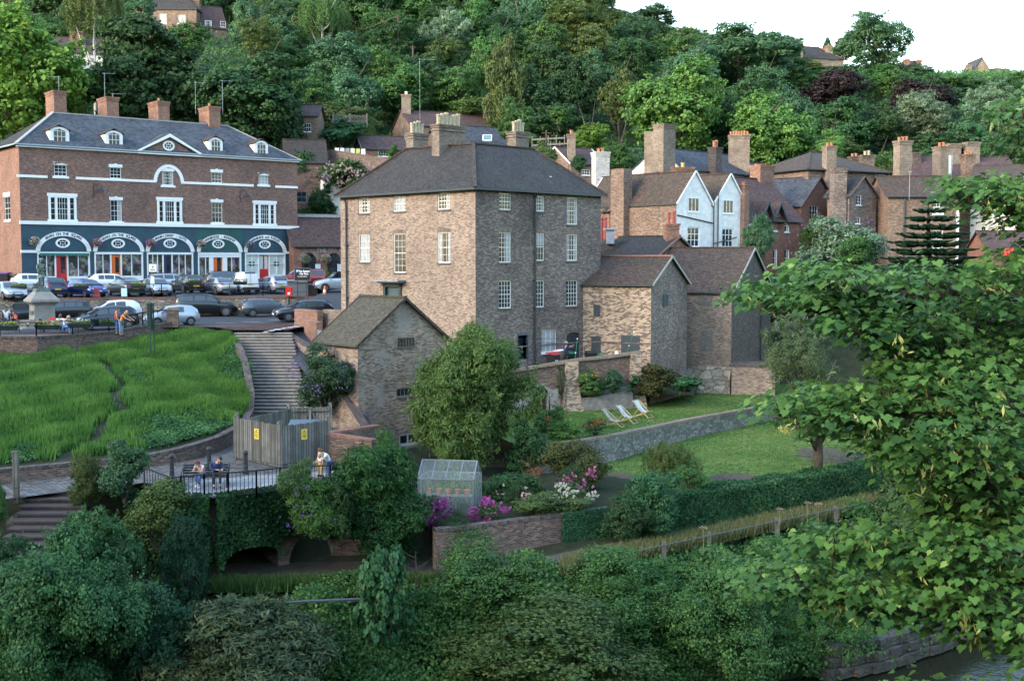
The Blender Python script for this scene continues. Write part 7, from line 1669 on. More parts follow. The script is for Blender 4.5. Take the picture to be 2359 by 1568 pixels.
    for s in (-1,1):
        t=MB(); t.extr([(.492*L,s*w*.5,.45*H),(.46*L,s*w*.98,.47*H),(.43*L,s*w*1.0,.53*H),(.475*L,s*w*.55,.51*H)],(.012,0,0)); t.build('headlight',LAMPG,o,local=True)
        t=MB(); zz=.6*H if ty not in('van',) else .5*H; t.extr([(-.497*L,s*w*.62,zz-.03*H),(-.478*L,s*w*.99,zz-.03*H),(-.47*L,s*w*1.0,zz+.07*H),(-.49*L,s*w*.66,zz+.06*H)],(-.014,s*.006,0)); t.build('tail_light',TAIL,o,local=True)
        t=MB(); t.box((.2*L,s*(w2+.07),.66*H),(.1,.16,.11)); t.build('mirror',pm,o,local=True)
    t=MB(); t.box((.503*L,0,.3*H),(.03,W*.5,.12)); t.box((.5*L,0,.4*H),(.03,W*.36,.07)); t.build('grille',BLACKP,o,local=True)
    t=MB(); t.box((.512*L,0,.36*H),(.02,.5,.11)); t.build('front_plate',PLW,o,local=True)
    t=MB(); t.box((-.507*L,0,.44*H),(.02,.5,.11)); t.build('rear_plate',PLY,o,local=True)
    t=MB(); t.box((-.497*L,0,.27*H),(.04,W*.72,.13)); t.build('bumper',BLACKP if ty!='van' else BLACKP,o,local=True)
    if ty=='van':
        t=MB(); t.box((-.5*L,0,.68*H),(.012,.02,.6*H)); t.box((-.496*L,.0,.2*H),(.06,W*.9,.14)); t.build('rear_door_seam',BLACKP,o,local=True)
    if ty in('suv','estate'):
        t=MB(); 
        for s in (-1,1): t.bar((-.38*L,s*w2*.62,H*1.01),(.05*L,s*w2*.62,H*1.0),.04)
        t.build('roof_rail',BLACKP,o,local=True)
    return o
SILV=paint('silver',(.42,.45,.48),.6); WHT=paint('white',(.72,.74,.76),.05); BLK=paint('black',(.008,.009,.011),.1); DKB=paint('dark_blue',(.012,.02,.06),.3); BLU=paint('blue',(.012,.02,.19),.3); GRY=paint('grey',(.1,.12,.14),.6); REDP=paint('red',(.25,.01,.015),.3); PALE=paint('pale_blue',(.4,.47,.53),.4); NAVYB=paint('blue_black',(.01,.013,.022),.3)
def Cb(x,y): return ZB(x,y)
gup='cars in the upper car park'; glo='cars on the lower road'
# upper car park, row behind
for lab,zx,zy,phi,ty,L,W,H,pm in [
 ('white hatchback parked nose right behind the dark blue rear-facing car',255,176,32,'hatch',4.2,1.8,1.5,WHT),
 ('bright white hatchback seen from its rear left corner by the orange shop door',785,176,30,'hatch',4.4,1.82,1.5,WHT),
 ('silver estate car half hidden behind the silver front-facing hatchback',1195,172,28,'estate',4.4,1.8,1.5,SILV),
 ('grey estate with roof bars behind the white van',1600,160,28,'estate',4.6,1.8,1.55,GRY),
 ('red crossover car by the black car park sign',2085,152,208,'suv',4.6,1.85,1.68,REDP)]:
    u,v=Cb(zx,zy); z=-2.75; car(lab,u,v,z,phi,ty,L,W,H,pm,group=gup)
u,v=Cb(2345,180); car('pale blue rounded open topped car at the right end of the car park',u,v,-2.95,200,'open',4.1,1.72,1.55,PALE,group=gup)
for lab,zx,zy,phi,ty,L,W,H,pm in [
 ('silver saloon facing the wall at the far left of the upper car park',60,238,-50,'saloon',4.5,1.76,1.42,SILV),
 ('dark blue people carrier showing its rear behind the bronze soldier',345,226,128,'hatch',4.3,1.8,1.62,DKB),
 ('royal blue small hatchback facing the wall with shiny headlights',600,222,-42,'small',4.0,1.72,1.48,BLU),
 ('black sloping-tailed car showing its rear between blue and silver hatchbacks',870,214,130,'liftback',4.4,1.75,1.5,BLK),
 ('silver hatchback facing the wall in the middle of the upper row',1085,210,-58,'small',3.9,1.7,1.46,SILV),
 ('black crossover showing its rear next to the silver hatchback',1300,200,125,'suv',4.3,1.8,1.62,BLK),
 ('silver saloon showing its rear left of the white van',1515,200,126,'saloon',4.6,1.76,1.43,SILV),
 ('silver three door hatchback showing its rear right of the white van',1885,192,126,'hatch',4.15,1.75,1.45,SILV)]:
    u,v=Cb(zx,zy); car(lab,u,v-1,-3.05,phi,ty,L,W,H,pm,group=gup)
u,v=Cb(1690,196); car('small white panel van showing its rear doors in the upper row',u,v-1,-3.0,118,'van',4.1,1.75,1.85,WHT,cat='van',name='parked_van')
for lab,zx,zy,phi,ty,L,W,H,pm in [
 ('black open topped car with dark fabric roof behind the standing man',130,410,205,'open',4.5,1.78,1.45,BLK),
 ('black hatchback parked behind the memorial plinth',440,385,205,'hatch',4.2,1.75,1.5,BLK),
 ('silver white three door hatchback behind the dark hatchback on the lower road',790,375,208,'small',3.95,1.72,1.46,WHT),
 ('dark grey hatchback parked near the railing behind the leaning women',740,445,208,'small',3.9,1.7,1.5,NAVYB),
 ('small rounded silver car beside the brick pillar',1190,420,208,'small',3.6,1.65,1.4,PALE),
 ('large black four by four driving along the lower road',1425,356,20,'suv',4.8,1.92,1.8,BLK),
 ('mid grey hatchback with bright red tail light in front of the rubble wall',1850,357,26,'hatch',4.3,1.78,1.43,GRY),
 ('dark blue black hatchback turning by the orange brick wall',2100,386,207,'hatch',4.3,1.78,1.48,NAVYB)]:
    u,v=Cb(zx,zy); c=car(lab,u,v-1.5,-4.42,phi,ty,L,W,H,pm,group=glo,soft=BLACKP if 'fabric' in lab else None)
# ================================================ railings, planters, street furniture
def railing(name,label,pts,h,gap,mat=DARK,r=.02,mid=True,post=2.,top=.05,low=.1,group=None):
    o=thing(name,pts[0],label,'railing',group); m=MB(); mb=MB(); mp=MB()
    tot=0
    for a,b in zip(pts,pts[1:]):
        a,b=Vector(a),Vector(b); m.bar(a+Vector((0,0,h)),b+Vector((0,0,h)),top); 
        if low: m.bar(a+Vector((0,0,low)),b+Vector((0,0,low)),top*.7)
        if mid and gap>=1: m.bar(a+Vector((0,0,h*.55)),b+Vector((0,0,h*.55)),top*.7)
        L=(b-a).length; n=max(1,int(L/gap))
        if gap<1:
            for i in range(n): p=a.lerp(b,i/n); mb.bar(p+Vector((0,0,low or 0)),p+Vector((0,0,h)),r)
        k=max(1,int(L/post))
        for i in range(k+1): p=a.lerp(b,i/k); mp.bar(p-Vector((0,0,.1)),p+Vector((0,0,h+.03)),.06)
    m.build('rail',mat,o); mp.build('post',mat,o)
    if gap<1: mb.build('balusters',mat,o)
    return o
tp=[Vector((p.x,p.y,p.z+.1)) for p in WP]
railing('railing','black iron railing on the curved brick wall of the square',tp,.82,9,low=.0,mid=False)
railing('railing','short barred black railing rising to the brick pillar',[Vector((p.x,p.y,p.z+.1)) for p in (at(290,759.5,77.2),WP[5],WP[6])],.85,.35,low=.1)
tp=[wlL.p(s,-.1,-2.95) for s in (0,8,16,24,wlL.L-1)]
railing('railing','thin black railing along the top of the car park wall',tp,1.05,9,mid=False,low=.35,post=2.6)
def planter(p,rz,L,label,fl,group):
    o=thing('planter_box',p,label,'planter',group,rz); m=MB(); w=.19
    m.add([(-L/2+.08,-w+.07,-.26),(L/2-.08,-w+.07,-.26),(L/2-.08,w-.07,-.26),(-L/2+.08,w-.07,-.26),(-L/2,-w,.0),(L/2,-w,.0),(L/2,w,.0),(-L/2,w,.0)],[(3,2,1,0),(4,5,6,7),(0,1,5,4),(1,2,6,5),(2,3,7,6),(3,0,4,7)]); m.build('trough',plain('dark_green_trough',(.012,.02,.018),.6),o,local=True)
    rng=np.random.default_rng(int(abs(p[0])*100)); P=(rng.random((220,3))-.5)*[L*.95,.34,.2]+[0,0,.1]; me=leafmesh('plants',P,rng.normal(size=P.shape)+[0,0,.8],.09,'leaf',rng.random(220),rng); mobj('plants',me,F_LIME,o)
    P=(rng.random((60,3))-.5)*[L*.95,.36,.12]+[0,0,.2]; me=leafmesh('flowers',P,rng.normal(size=P.shape)*.5+[0,-.7,.7],.06,'petal',rng.random(60),rng); mobj('flowers',me,fl,o)
for k,(x,y,L,fl,lab) in enumerate(((90,405,1.5,FL_YEL,'trough of yellow flowers on the railing before the standing man'),(795,870,1.45,FL_YEL,'trough of orange yellow flowers right of the plinth base'),(1325,845,1.4,FL_WHITE,'trough of white flowers beside the seated women'),(1820,820,1.3,FL_LIL,'trough of purple flowers left of the leaning women'))):
    u,v=ZQ(x,y) if k else ZQ(100,880); q=gnd(u,779-[0,6,10,16][k],-4.5); planter((q.x,q.y-.12,at(u,v,q.y).z),[.0,-.05,.12,.25][k],L,lab,fl,'planters on the square railing')
for k,(x,y,lab) in enumerate(((310,232,'trough on the car park railing at the far left'),(1335,225,'trough with white flowers on the car park railing before the blue hatchback'),(2290,215,'trough on the car park railing before the silver front-facing hatchback'))):
    u,v=ZQ(x,y); planter(at(u,v,93.6),.1,1.15,lab,[FL_YEL,FL_WHITE,FL_YEL][k],'planters on the car park railing')
for x,y,lab in ((1335,115,'trough on the car park railing before the black crossover'),(1665,112,'trough on the car park railing before the white van')):
    u,v=ZB(x,y); planter(at(u,v,97.3),.2,1.15,lab,FL_WHITE,'planters on the car park railing')
for k,(x,y) in enumerate(((500,380),(1455,390),(2288,375))):
    pass
def basket(p,label,fl,grp,s=1.):
    o=thing('hanging_basket',p,label,'flower basket',grp); m=MB(); m.blob((p[0],p[1],p[2]-.1),(.28*s,.28*s,.22*s),8,5); m.tube([(p[0],p[1],p[2]),(p[0],p[1],p[2]+.5)],.012,4); m.build('basket',BARK,o)
    rng=np.random.default_rng(int(abs(p[0])*77)); P=unit(rng,260)*[.48*s,.48*s,.4*s]*(.6+.4*rng.random((260,1))); mobj('foliage',leafmesh('foliage',P,P+.3*rng.normal(size=P.shape),.12,'leaf',rng.random(260),rng),F_MID,o)
    P=unit(rng,130)*[.5*s,.5*s,.42*s]; mobj('flowers',leafmesh('flowers',P,P+[0,-.3,0],.09,'petal',rng.random(130),rng),fl,o)
for k,(x,y,lab,fl) in enumerate(((213,1140,'hanging flower basket left of the first shop arch',FL_PALE),(622,1150,'hanging flower basket between the first and second shop arches',FL_MAG),(975,1152,'hanging flower basket between the second and third shop arches',FL_MAG),(1308,1158,'hanging flower basket left of the green bookshop arch',FL_PALE),(1625,1162,'hanging flower basket between green and last blue shop arches',FL_LIL),(1950,1155,'hanging flower basket at the right end of the shop building',FL_WHITE))):
    s,z=WF.px(*ZA(x,y)); basket(WF.p(s,.7,z),lab,fl,'hanging baskets along the shops')
W=WT['F']
for x,y,lab in ((175,1160,'pink hanging basket by the first tea shop arch'),(420,1160,'pink hanging basket between the tea shop arches')):
    s,z=W.px(*ZR(x,y)); basket(W.p(s,.5,z),lab,FL_PALE,'hanging baskets of the tea shop',1.2)
bush('clipped_bush','round yellow green clipped bush before the second tea shop arch',(1009/1.0*0+ZR(440,1330)[0],ZR(440,1275)[1],ZR(440,1410)[1],26),122,F_LIME,leaf=.12,n=4000,kind='round')
# signs
def board(name,label,cat,u,v,Y,w,h,mat,postz=None,txt=(),rz=0.,fr=None,two=False):
    p=at(u,v,Y); o=thing(name,(p.x,p.y,postz if postz is not None else p.z-h/2),label,cat); Wb=Wall((p.x-w/2*math.cos(rz),p.y-w/2*math.sin(rz)),(p.x+w/2*math.cos(rz),p.y+w/2*math.sin(rz)))
    m=MB(); m.wb(Wb,0,w,0,.04,p.z-h/2,p.z+h/2); m.build('panel',mat,o)
    if fr: m=MB(); e=.04; [m.wb(Wb,a,b,.0,.05,c,d) for a,b,c,d in ((-e,0,p.z-h/2-e,p.z+h/2+e),(w,w+e,p.z-h/2-e,p.z+h/2+e),(0,w,p.z-h/2-e,p.z-h/2),(0,w,p.z+h/2,p.z+h/2+e))]; m.build('frame',fr,o)
    if postz is not None:
        m=MB()
        for s in ((.15,.85) if two else (.5,)): m.tube([Wb.p(w*s,-.04,postz),Wb.p(w*s,-.04,p.z+h/2 if not two else p.z-h/2+.1)],.035,6)
        m.build('post',DARK,o)
    for s,x,y,sz,mt in txt:
        m=MB(); wall_text(m,Wb,s,w*x,p.z+h*y,sz,.046); m.build('lettering',mt,o)
    return o,Wb,p
PBLUE=plain('parking_blue',(.02,.12,.45),.5)
o,Wb,p=board('car_park_sign','black car park name sign with white lettering above the railing','sign',*ZR(160,1345),98.5,1.25,.98,plain('sign_black',(.012,.012,.014),.4),-3,[('The Square',.6,.2,.2,WHITE),('Car Park',.6,-.02,.2,WHITE),('Please display a valid ticket',.5,-.2,.07,WHITE)],fr=RIM,two=True)
m=MB(); m.wb(Wb,.08,.3,.04,.045,p.z+.15,p.z+.4); m.build('parking_panel',PBLUE,o); m=MB(); wall_text(m,Wb,'P',.19,p.z+.19,.22,.05); m.build('letter',WHITE,o)
o,Wb,p=board('parking_sign','white parking meter sign on a tall thin post in the car park row','sign',*ZA(1005,1315),94.5,.62,.6,WHITE,-3.0,[('P',.55,-.05,.26,PBLUE),('Pay here',.5,-.3,.1,DARK)],fr=RIM)
m=MB(); m.wb(Wb,.2,.42,.0,.04,p.z-1.25,p.z-.7); m.build('lower_plate',WHITE,o)
for x,y,mt,lab in ((1597,335,plain('notice_red',(.25,.03,.04),.6),'small dark red notice board on a stand before the blue hatchback'),(2050,330,plain('notice_pale',(.45,.65,.65),.6),'small pale green notice board on a stand before the black car')):
    board('notice_board',lab,'sign',*ZQ(x,y),94.1,.45,.65,mt,-3.0)
o=thing('information_board',(at(348,700,72).x,72,-5.3),'tall dark green double post board seen edge on at the bank top','sign'); m=MB(); a=at(344,698,72); m.box((a.x,72,a.z-.8),(.09,.8,1.6)); m.build('panel',plain('deep_green',(.01,.045,.035),.5),o); m=MB()
for dy in (-.35,.35): m.tube([(a.x+.12,72+dy,-5.6),(a.x+.12,72+dy,a.z)],.045,6)
m.build('post',MATS['deep_green'],o)
# post box, bins, cone
p=gnd(*ZB(2003,212),-2.95); p=at(*ZB(2003,212),97.8); o=thing('post_box',p,'small red post box on a post by the end of the car park wall','post box'); zt=at(*ZB(2003,158),97.8).z; zb_=at(*ZB(2003,212),97.8).z; PR=plain('post_red',(.6,.02,.015),.35,var=.05)
m=MB(); m.box((p.x,p.y,(zt+zb_)/2),(.5,.4,zt-zb_)); m.build('body',PR,o); m=MB(); m.extr([(p.x-.28,p.y-.23,zt),(p.x+.28,p.y-.23,zt),(p.x+.28,p.y-.23,zt+.05),(p.x,p.y-.23,zt+.14),(p.x-.28,p.y-.23,zt+.05)],(0,.46,0)); m.build('cap',PR,o); m=MB(); m.box((p.x,p.y-.21,zt-.22),(.3,.02,.05)); m.build('slot',DARK,o); m=MB(); m.box((p.x+.02,p.y-.21,zt-.42),(.16,.02,.2)); m.build('notice',WHITE,o); m=MB(); m.tube([(p.x,p.y,-4.6),(p.x,p.y,zb_)],.09,8); m.build('post',DARK,o)
def wbin(u,v,Y,z,label,body,lid,w=.6,h=1.0,rz=0,name='wheelie_bin',num=None,grp=None):
    p=at(u,v,Y); o=thing(name,(p.x,p.y,z),label,'bin',grp,rz); m=MB(); a=w/2
    m.add([(-a*.85,-a*.85,.05),(a*.85,-a*.85,.05),(a*.85,a*.85,.05),(-a*.85,a*.85,.05),(-a,-a*1.1,h*.9),(a,-a*1.1,h*.9),(a,a*1.1,h*.9),(-a,a*1.1,h*.9)],[(3,2,1,0),(4,5,6,7),(0,1,5,4),(1,2,6,5),(2,3,7,6),(3,0,4,7)]); m.build('tub',body,o,local=True)
    m=MB(); m.extr([(-a*1.08,-a*1.25,h*.9),(a*1.08,-a*1.25,h*.9),(a*1.08,-a*1.2,h*.96),(-a*1.08,-a*1.2,h*.96)],(0,a*2.4,.06)); m.build('lid',lid,o,local=True); m=MB(); m.tube([(-a*.8,a*1.2,h*.95),(a*.8,a*1.2,h*.95)],.03,5); m.build('handle',body,o,local=True)
    if num:
        V,Fc=text_mesh(num,.3); m=MB(); m.add([(x,-a*1.0-.02,.45+y) for x,y,_ in V],Fc); m.build('number',WHITE,o,local=True)
    return o
wbin(*ZB(2170,210),99.5,-3.1,'small black litter bin beside the traffic cone',BLACKP,BLACKP,.75,1.15,.1,'litter_bin')
GRYB=plain('grey_bin',(.11,.13,.15),.6)
wbin(*ZB(2035,190),101,-3.1,'grey metal bin store box left of the two behind the post box',GRYB,plain('brown_lid',(.16,.15,.13),.7),1.0,1.5,.1,'storage_box'); wbin(*ZB(2090,190),101,-3.1,'grey metal bin store box right of the two behind the post box',GRYB,MATS['brown_lid'],.9,1.45,.1,'storage_box')
wbin(12,660,113,-2.4,'dark bin with purple lid against the shop end wall',BLACKP,plain('purple_lid',(.12,.03,.22),.5),.9,1.3); wbin(40,662,112,-2.4,'black slatted bin right of the purple lidded bin',BLACKP,BLACKP,.9,1.15)
p=at(*ZB(2250,205),98); o=thing('traffic_cone',p,'orange and white traffic cone on a stone block','traffic cone'); m=MB(); m.box((p.x,p.y,p.z+.03),(.4,.4,.06)); m.lathe([(.17,.06),(.13,.25)],p,12); m.lathe([(.09,.45),(.03,.78),(0.01,.79)],p,12); m.build('cone',plain('cone_orange',(.75,.12,.02),.5),o); m=MB(); m.lathe([(.13,.25),(.09,.45)],p,12); m.build('band',WHITE,o)
o=thing('stone_block',(p.x,p.y,-4.5),'squat stone block carrying the traffic cone','block'); m=MB(); m.box((p.x,p.y,p.z/2-2.25),(.7,.6,p.z+4.5)); m.build('block',RUB,o)
# war memorial
mp=at(98,757,80); mz=-4.58; mx,my=mp.x,80.; PLS=plain('pale_memorial_stone',(.24,.225,.2),.85,var=.2,scale=2); BRZ=plain('green_bronze',(.12,.155,.13),.55,.5,var=.35,scale=4)
o=thing('war_memorial',(mx,my,mz),'pale stone war memorial plinth with inscribed bronze panel','memorial'); M=Matrix.Translation((mx,my,0))@Matrix.Rotation(AX-.15-math.pi/4*0,4,'Z')
zt=at(98,703,80).z; cz_=at(98,672,80).z
def bxm(m,sx,z0,z1,sx2=None):
    s=sx/2;t=(sx2 or sx)/2; m.add([M@Vector(q) for q in ((-s,-s,z0),(s,-s,z0),(s,s,z0),(-s,s,z0),(-t,-t,z1),(t,-t,z1),(t,t,z1),(-t,t,z1))],[(3,2,1,0),(4,5,6,7),(0,1,5,4),(1,2,6,5),(2,3,7,6),(3,0,4,7)])
m=MB(); bxm(m,3.4,mz,mz+.2); bxm(m,2.8,mz+.2,mz+.42); bxm(m,2.3,mz+.42,mz+.62); m.build('base_steps',PLS,o)
m=MB(); bxm(m,1.36,mz+.62,zt,1.28); m.build('pedestal',PLS,o)
m=MB(); bxm(m,1.3,zt,zt+.12,1.45); bxm(m,1.55,zt+.12,zt+.25,1.85); bxm(m,1.9,zt+.25,zt+.4,1.85); bxm(m,1.8,zt+.4,cz_,.95); m.build('cornice',PLS,o)
m=MB(); s=.68; P=[M@Vector(q) for q in ((-s-.0,-.45,mz+1.0),(-s,.45,mz+1.0),(-s,.45,zt-.35),(-s,-.45,zt-.35))]; n=(M@Vector((-1,0,0))-M@Vector((0,0,0))); m.extr(P,n*.05); m.build('inscription_panel',BRZ,o)
m=MB(); bxm(m,.95,cz_,cz_+.22,.85); m.build('bronze_base',BRZ,o)
# ================================================ people
SKIN=plain('skin',(.45,.26,.18),.6,var=.05); SKIN2=plain('skin_tan',(.3,.16,.1),.6,var=.05)
def person(label,loc,rz,J,h=1.72,skin=None,top=None,bottom=None,hair=None,hairlen=0,shoes=None,cat='person',sleeve=.45,hat=None,fat=1.,shorts=False,group=None):
    """J: joint positions in a frame where +y is forward, heights in units of body height"""
    skin=skin or SKIN; o=thing('person',loc,label,cat,group,rz)
    D=dict(pelvis=(0,0,.52),chest=(0,.0,.72),neck=(0,.0,.83),head=(0,.01,.925),shL=(-.115,0,.81),elL=(-.15,.0,.63),haL=(-.15,.08,.48),shR=(.115,0,.81),elR=(.15,.0,.63),haR=(.15,.08,.48),hiL=(-.06,0,.51),knL=(-.065,.01,.28),anL=(-.065,-.01,.045),toL=(-.07,.1,.02),hiR=(.06,0,.51),knR=(.065,.01,.28),anR=(.065,-.01,.045),toR=(.07,.1,.02))
    D.update(J); P={k:Vector(v)*h for k,v in D.items()}
    def skinmesh(name,chains,mat,grow=0.,sub=1):
        vs=[];es=[];rs=[];idx={}
        def vid(k,r):
            if k not in idx: idx[k]=len(vs); vs.append(P[k] if isinstance(k,str) else Vector(k)); rs.append((r+grow))
            return idx[k]
        for ch in chains:
            ids=[vid(k,r*h/1.72) for k,r in ch]
            for a,b in zip(ids,ids[1:]):
                if a!=b: es.append((a,b))
        me=bpy.data.meshes.new(name); me.from_pydata([tuple(v) for v in vs],es,[]); ob=bpy.data.objects.new(name,me); COL.objects.link(ob); ob.parent=o; me.materials.append(mat)
        sk=ob.modifiers.new('skin','SKIN'); sk.use_smooth_shade=True
        for i,r in enumerate(rs): me.skin_vertices[0].data[i].radius=(r,r*.85 if r>.1 else r)
        me.skin_vertices[0].data[0].use_root=True
        ss=ob.modifiers.new('sub','SUBSURF'); ss.levels=sub; ss.render_levels=sub; return ob
    def fing(side):
        w=P['ha'+side]; e=P['el'+side]; d=(w-e).normalized(); sx=Vector((1,0,0)); q=d.cross(Vector((0,0,1))); q=q.normalized() if q.length>.1 else sx; out=[]; palm=w+d*.06
        out.append([('ha'+side,.024),(tuple(palm),.03)])
        for i in range(4): s=(i-1.5)*.02; out.append([(tuple(palm),.03),(tuple(palm+q*s+d*.03),.009),(tuple(palm+q*s*1.1+d*(.055+.01*(i in(1,2)))+Vector((0,0,-.015))),.008),(tuple(palm+q*s*1.1+d*.075+Vector((0,0,-.035))),.007)])
        out.append([(tuple(palm),.03),(tuple(palm-q*.045+d*.01),.01),(tuple(palm-q*.06+d*.035),.008)]); return out
    ch=[[('pelvis',.12*fat),('chest',.125*fat),('neck',.055),('head',.085)],[('chest',.125*fat),('shL',.05),('elL',.038),('haL',.024)],[('chest',.125*fat),('shR',.05),('elR',.038),('haR',.024)],[('pelvis',.12*fat),('hiL',.085),('knL',.055),('anL',.036),('toL',.03)],[('pelvis',.12*fat),('hiR',.085),('knR',.055),('anR',.036),('toR',.03)]]
    skinmesh('body',ch+fing('L')+fing('R'),skin)
    def arm(s): 
        a,b=P['sh'+s],P['el'+s]; return [('chest',.135*fat),('sh'+s,.06),(tuple(a.lerp(b,sleeve*1.6 if sleeve<.7 else 1.0)),.05)]+([(tuple(b.lerp(P['ha'+s],.85)),.035)] if sleeve>.7 else [])
    if top: skinmesh('shirt',[[('pelvis',.135*fat),('chest',.14*fat),(tuple(P['chest'].lerp(P['neck'],.72)),.075)],arm('L'),arm('R')],top,.004)
    def leg(s): k=P['kn'+s].lerp(P['an'+s],.0 if shorts else .85); return [('pelvis',.13*fat),('hi'+s,.095),('kn'+s,.065)]+([] if shorts else [(tuple(k),.05)])
    if bottom: skinmesh('trousers',[leg('L'),leg('R')],bottom,.003)
    if shoes:
        m=MB()
        for s in 'LR': 
            a,b=P['an'+s],P['to'+s]; m.tube([a+Vector((0,-.02,-.02)),a.lerp(b,.5)-Vector((0,0,.01)),b+Vector((0,.01,0))],[.045,.045,.032],8)
        m.build('shoes',shoes,o,local=True)
    hd=P['head']; nk=P['neck']; up=(hd-nk).normalized(); f=Vector((0,1,0)); f=(f-up*f.dot(up)).normalized(); sd=f.cross(up)
    m=MB(); m.blob(hd+up*.02-f*.015,(.088,.1,.105),12,8)
    if hairlen: m.tube([hd-f*.03,hd-f*.06-up*hairlen*.6,hd-f*.055-up*hairlen],[.09,.085,.05],9)
    hb=m
    if hair: 
        o2=m; cut=[]; hairo=m.build('hair',hair,o,smooth=True,local=True)
    # face pushed forward of the hair
    m=MB(); m.blob(hd+f*.022-up*.012,(.072,.088,.1),12,8); 
    m.tube([hd+f*.1-up*.0,hd+f*.125-up*.03,hd+f*.105-up*.035],[.008,.016,.01],6)
    for s in (-1,1): m.blob(hd+sd*s*.075-up*.01,(.012,.02,.03),6,4)
    m.build('face',skin,o,smooth=True,local=True)
    m=MB(); 
    for s in (-1,1): m.blob(hd+f*.1+sd*s*.03+up*.0,(.01,.008,.007),6,4)
    m.build('eyes',DARK,o,local=True); m=MB(); m.bar(hd+f*.103-sd*.02-up*.058,hd+f*.103+sd*.02-up*.058,.008); m.build('mouth',plain('lips',(.35,.1,.09),.6),o,local=True)
    if hat:
        m=MB(); m.lathe([(.17,0),(.165,.015),(.1,.02),(.095,.09),(.07,.11),(.001,.115)],n=14,M=Matrix.Translation(hd+up*.04)@Matrix.Rotation(-.12,4,'X')); m.build('hat',hat,o,local=True)
    return o
DEN=plain('denim',(.05,.1,.24),.8); DEN2=plain('pale_denim',(.16,.24,.34),.8); BRT=plain('bright_blue_jeans',(.06,.22,.6),.8); BLC=plain('black_cloth',(.012,.013,.018),.85); WTS=plain('white_shirt',(.72,.72,.74),.8); NVS=plain('navy_cloth',(.012,.03,.09),.8)
HBR=plain('hair_brown',(.09,.04,.02),.7); HBK=plain('hair_black',(.01,.009,.008),.6); HBL=plain('hair_blonde',(.42,.3,.14),.7); HRD=plain('hair_auburn',(.14,.035,.015),.7)
SIT=dict(pelvis=(0,-.02,.29),chest=(0,.0,.48),neck=(0,.04,.58),head=(0,.09,.67),shL=(-.115,.02,.56),shR=(.115,.02,.56),hiL=(-.06,.0,.28),knL=(-.07,.25,.285),anL=(-.07,.24,.05),toL=(-.07,.33,.02),hiR=(.06,.0,.28),knR=(.07,.25,.285),anR=(.07,.24,.05),toR=(.07,.33,.02),elL=(-.15,.1,.42),haL=(-.06,.2,.42),elR=(.15,.1,.42),haR=(.06,.2,.42))
def sit(**k): d=dict(SIT); d.update(k); return d
# couple on the riverside bench
def bench(label,loc,rz,L=1.93,mat=DARK):
    o=thing('bench',loc,label,'bench',None,rz)
    m=MB(); 
    for i in range(4): m.box((0,.08+i*.11,.44),(L,.085,.03))
    m.build('seat',mat,o,local=True); m=MB()
    for i in range(4): m.box((0,-.02-i*.03,.53+i*.105),(L,.03,.075))
    m.build('backrest',mat,o,local=True)
    for s in (-1,1):
        m=MB(); x=s*(L/2-.05); m.tube([(x,.46,0),(x,.42,.42)],.03,6); m.tube([(x,-.1,0),(x,.02,.44),(x,-.14,.95)],.03,6); m.bar((x,.0,.43),(x,.46,.43),.05); m.build('leg',DARK,o,local=True)
        m=MB(); m.tube([(x,-.06,.68),(x,.2,.7),(x,.4,.66),(x,.45,.6),(x,.42,.44)],.028,6); m.build('armrest',DARK,o,local=True)
    return o
bp=gnd(470,1122,-9.31); zt_=pathz(bp.y)+.02; bench('black slatted bench on the riverside terrace under the seated couple',(bp.x,bp.y+.35,zt_),math.pi+.05)
person('young woman with auburn hair, pink top and jeans bent over a phone on the bench',(bp.x-.1,bp.y+.15,zt_+0),math.pi+.35-.7,sit(chest=(0.0,.07,.47),neck=(0,.15,.56),head=(.0,.23,.62),shL=(-.1,.11,.54),shR=(.1,.11,.54),elL=(-.13,.2,.4),haL=(-.03,.32,.43),elR=(.13,.2,.4),haR=(.05,.32,.44),knR=(.0,.26,.3),anR=(-.06,.3,.1),toR=(-.07,.4,.07)),1.68,top=plain('pale_pink_top',(.68,.5,.5),.8),bottom=DEN,hair=HRD,hairlen=.2,shoes=WTS,sleeve=.3)
person('dark haired man in navy jumper and black jeans leaning to the woman on the bench',(bp.x+.45,bp.y+.15,zt_),math.pi+.35,sit(chest=(-.02,.05,.48),neck=(-.05,.1,.58),head=(-.08,.18,.655),elL=(-.17,.12,.43),haL=(-.12,.25,.43),elR=(.12,.14,.42),haR=(.0,.27,.43)),1.8,top=NVS,bottom=BLC,hair=HBK,shoes=BLC,sleeve=.9)
p=gnd(470,1118,-9.31); o=thing('phone',(bp.x+.12,bp.y-.28,zt_+.78),'dark phone held between the couple on the bench','phone'); m=MB(); m.box((bp.x+.12,bp.y-.28,zt_+.78),(.08,.14,.012)); m.build('body',BLACKP,o)
# woman and toddler
wp=at(752,1075,49.6); wz=pathz(49.6)
person('woman with brown bob and white top bending over a toddler at the railing',(wp.x+.12,49.6,wz),2.0,dict(chest=(0,.08,.69),neck=(0,.17,.77),head=(0,.24,.84),shL=(-.11,.12,.75),shR=(.11,.12,.75),elL=(-.14,.22,.6),haL=(-.06,.36,.56),elR=(.14,.22,.6),haR=(.06,.36,.57)),1.66,top=WTS,bottom=DEN,hair=HBR,hairlen=.1,shoes=BLC,sleeve=.35)
person('blond toddler in mustard trousers standing by the railing with the woman',(wp.x-.22,49.3,wz+.35),2.6,dict(head=(0,.02,.9),neck=(0,0,.8)),.98,top=plain('pale_top',(.6,.55,.5),.8),bottom=plain('mustard',(.5,.3,.04),.8),hair=HBL,shoes=BLC,fat=.8)
o=thing('bench_block',(wp.x-.2,49.3,wz),'low stone ledge under the toddler','ledge'); m=MB(); m.box((wp.x-.15,49.35,wz+.17),(1.1,.4,.35)); m.build('slab',STONE,o)
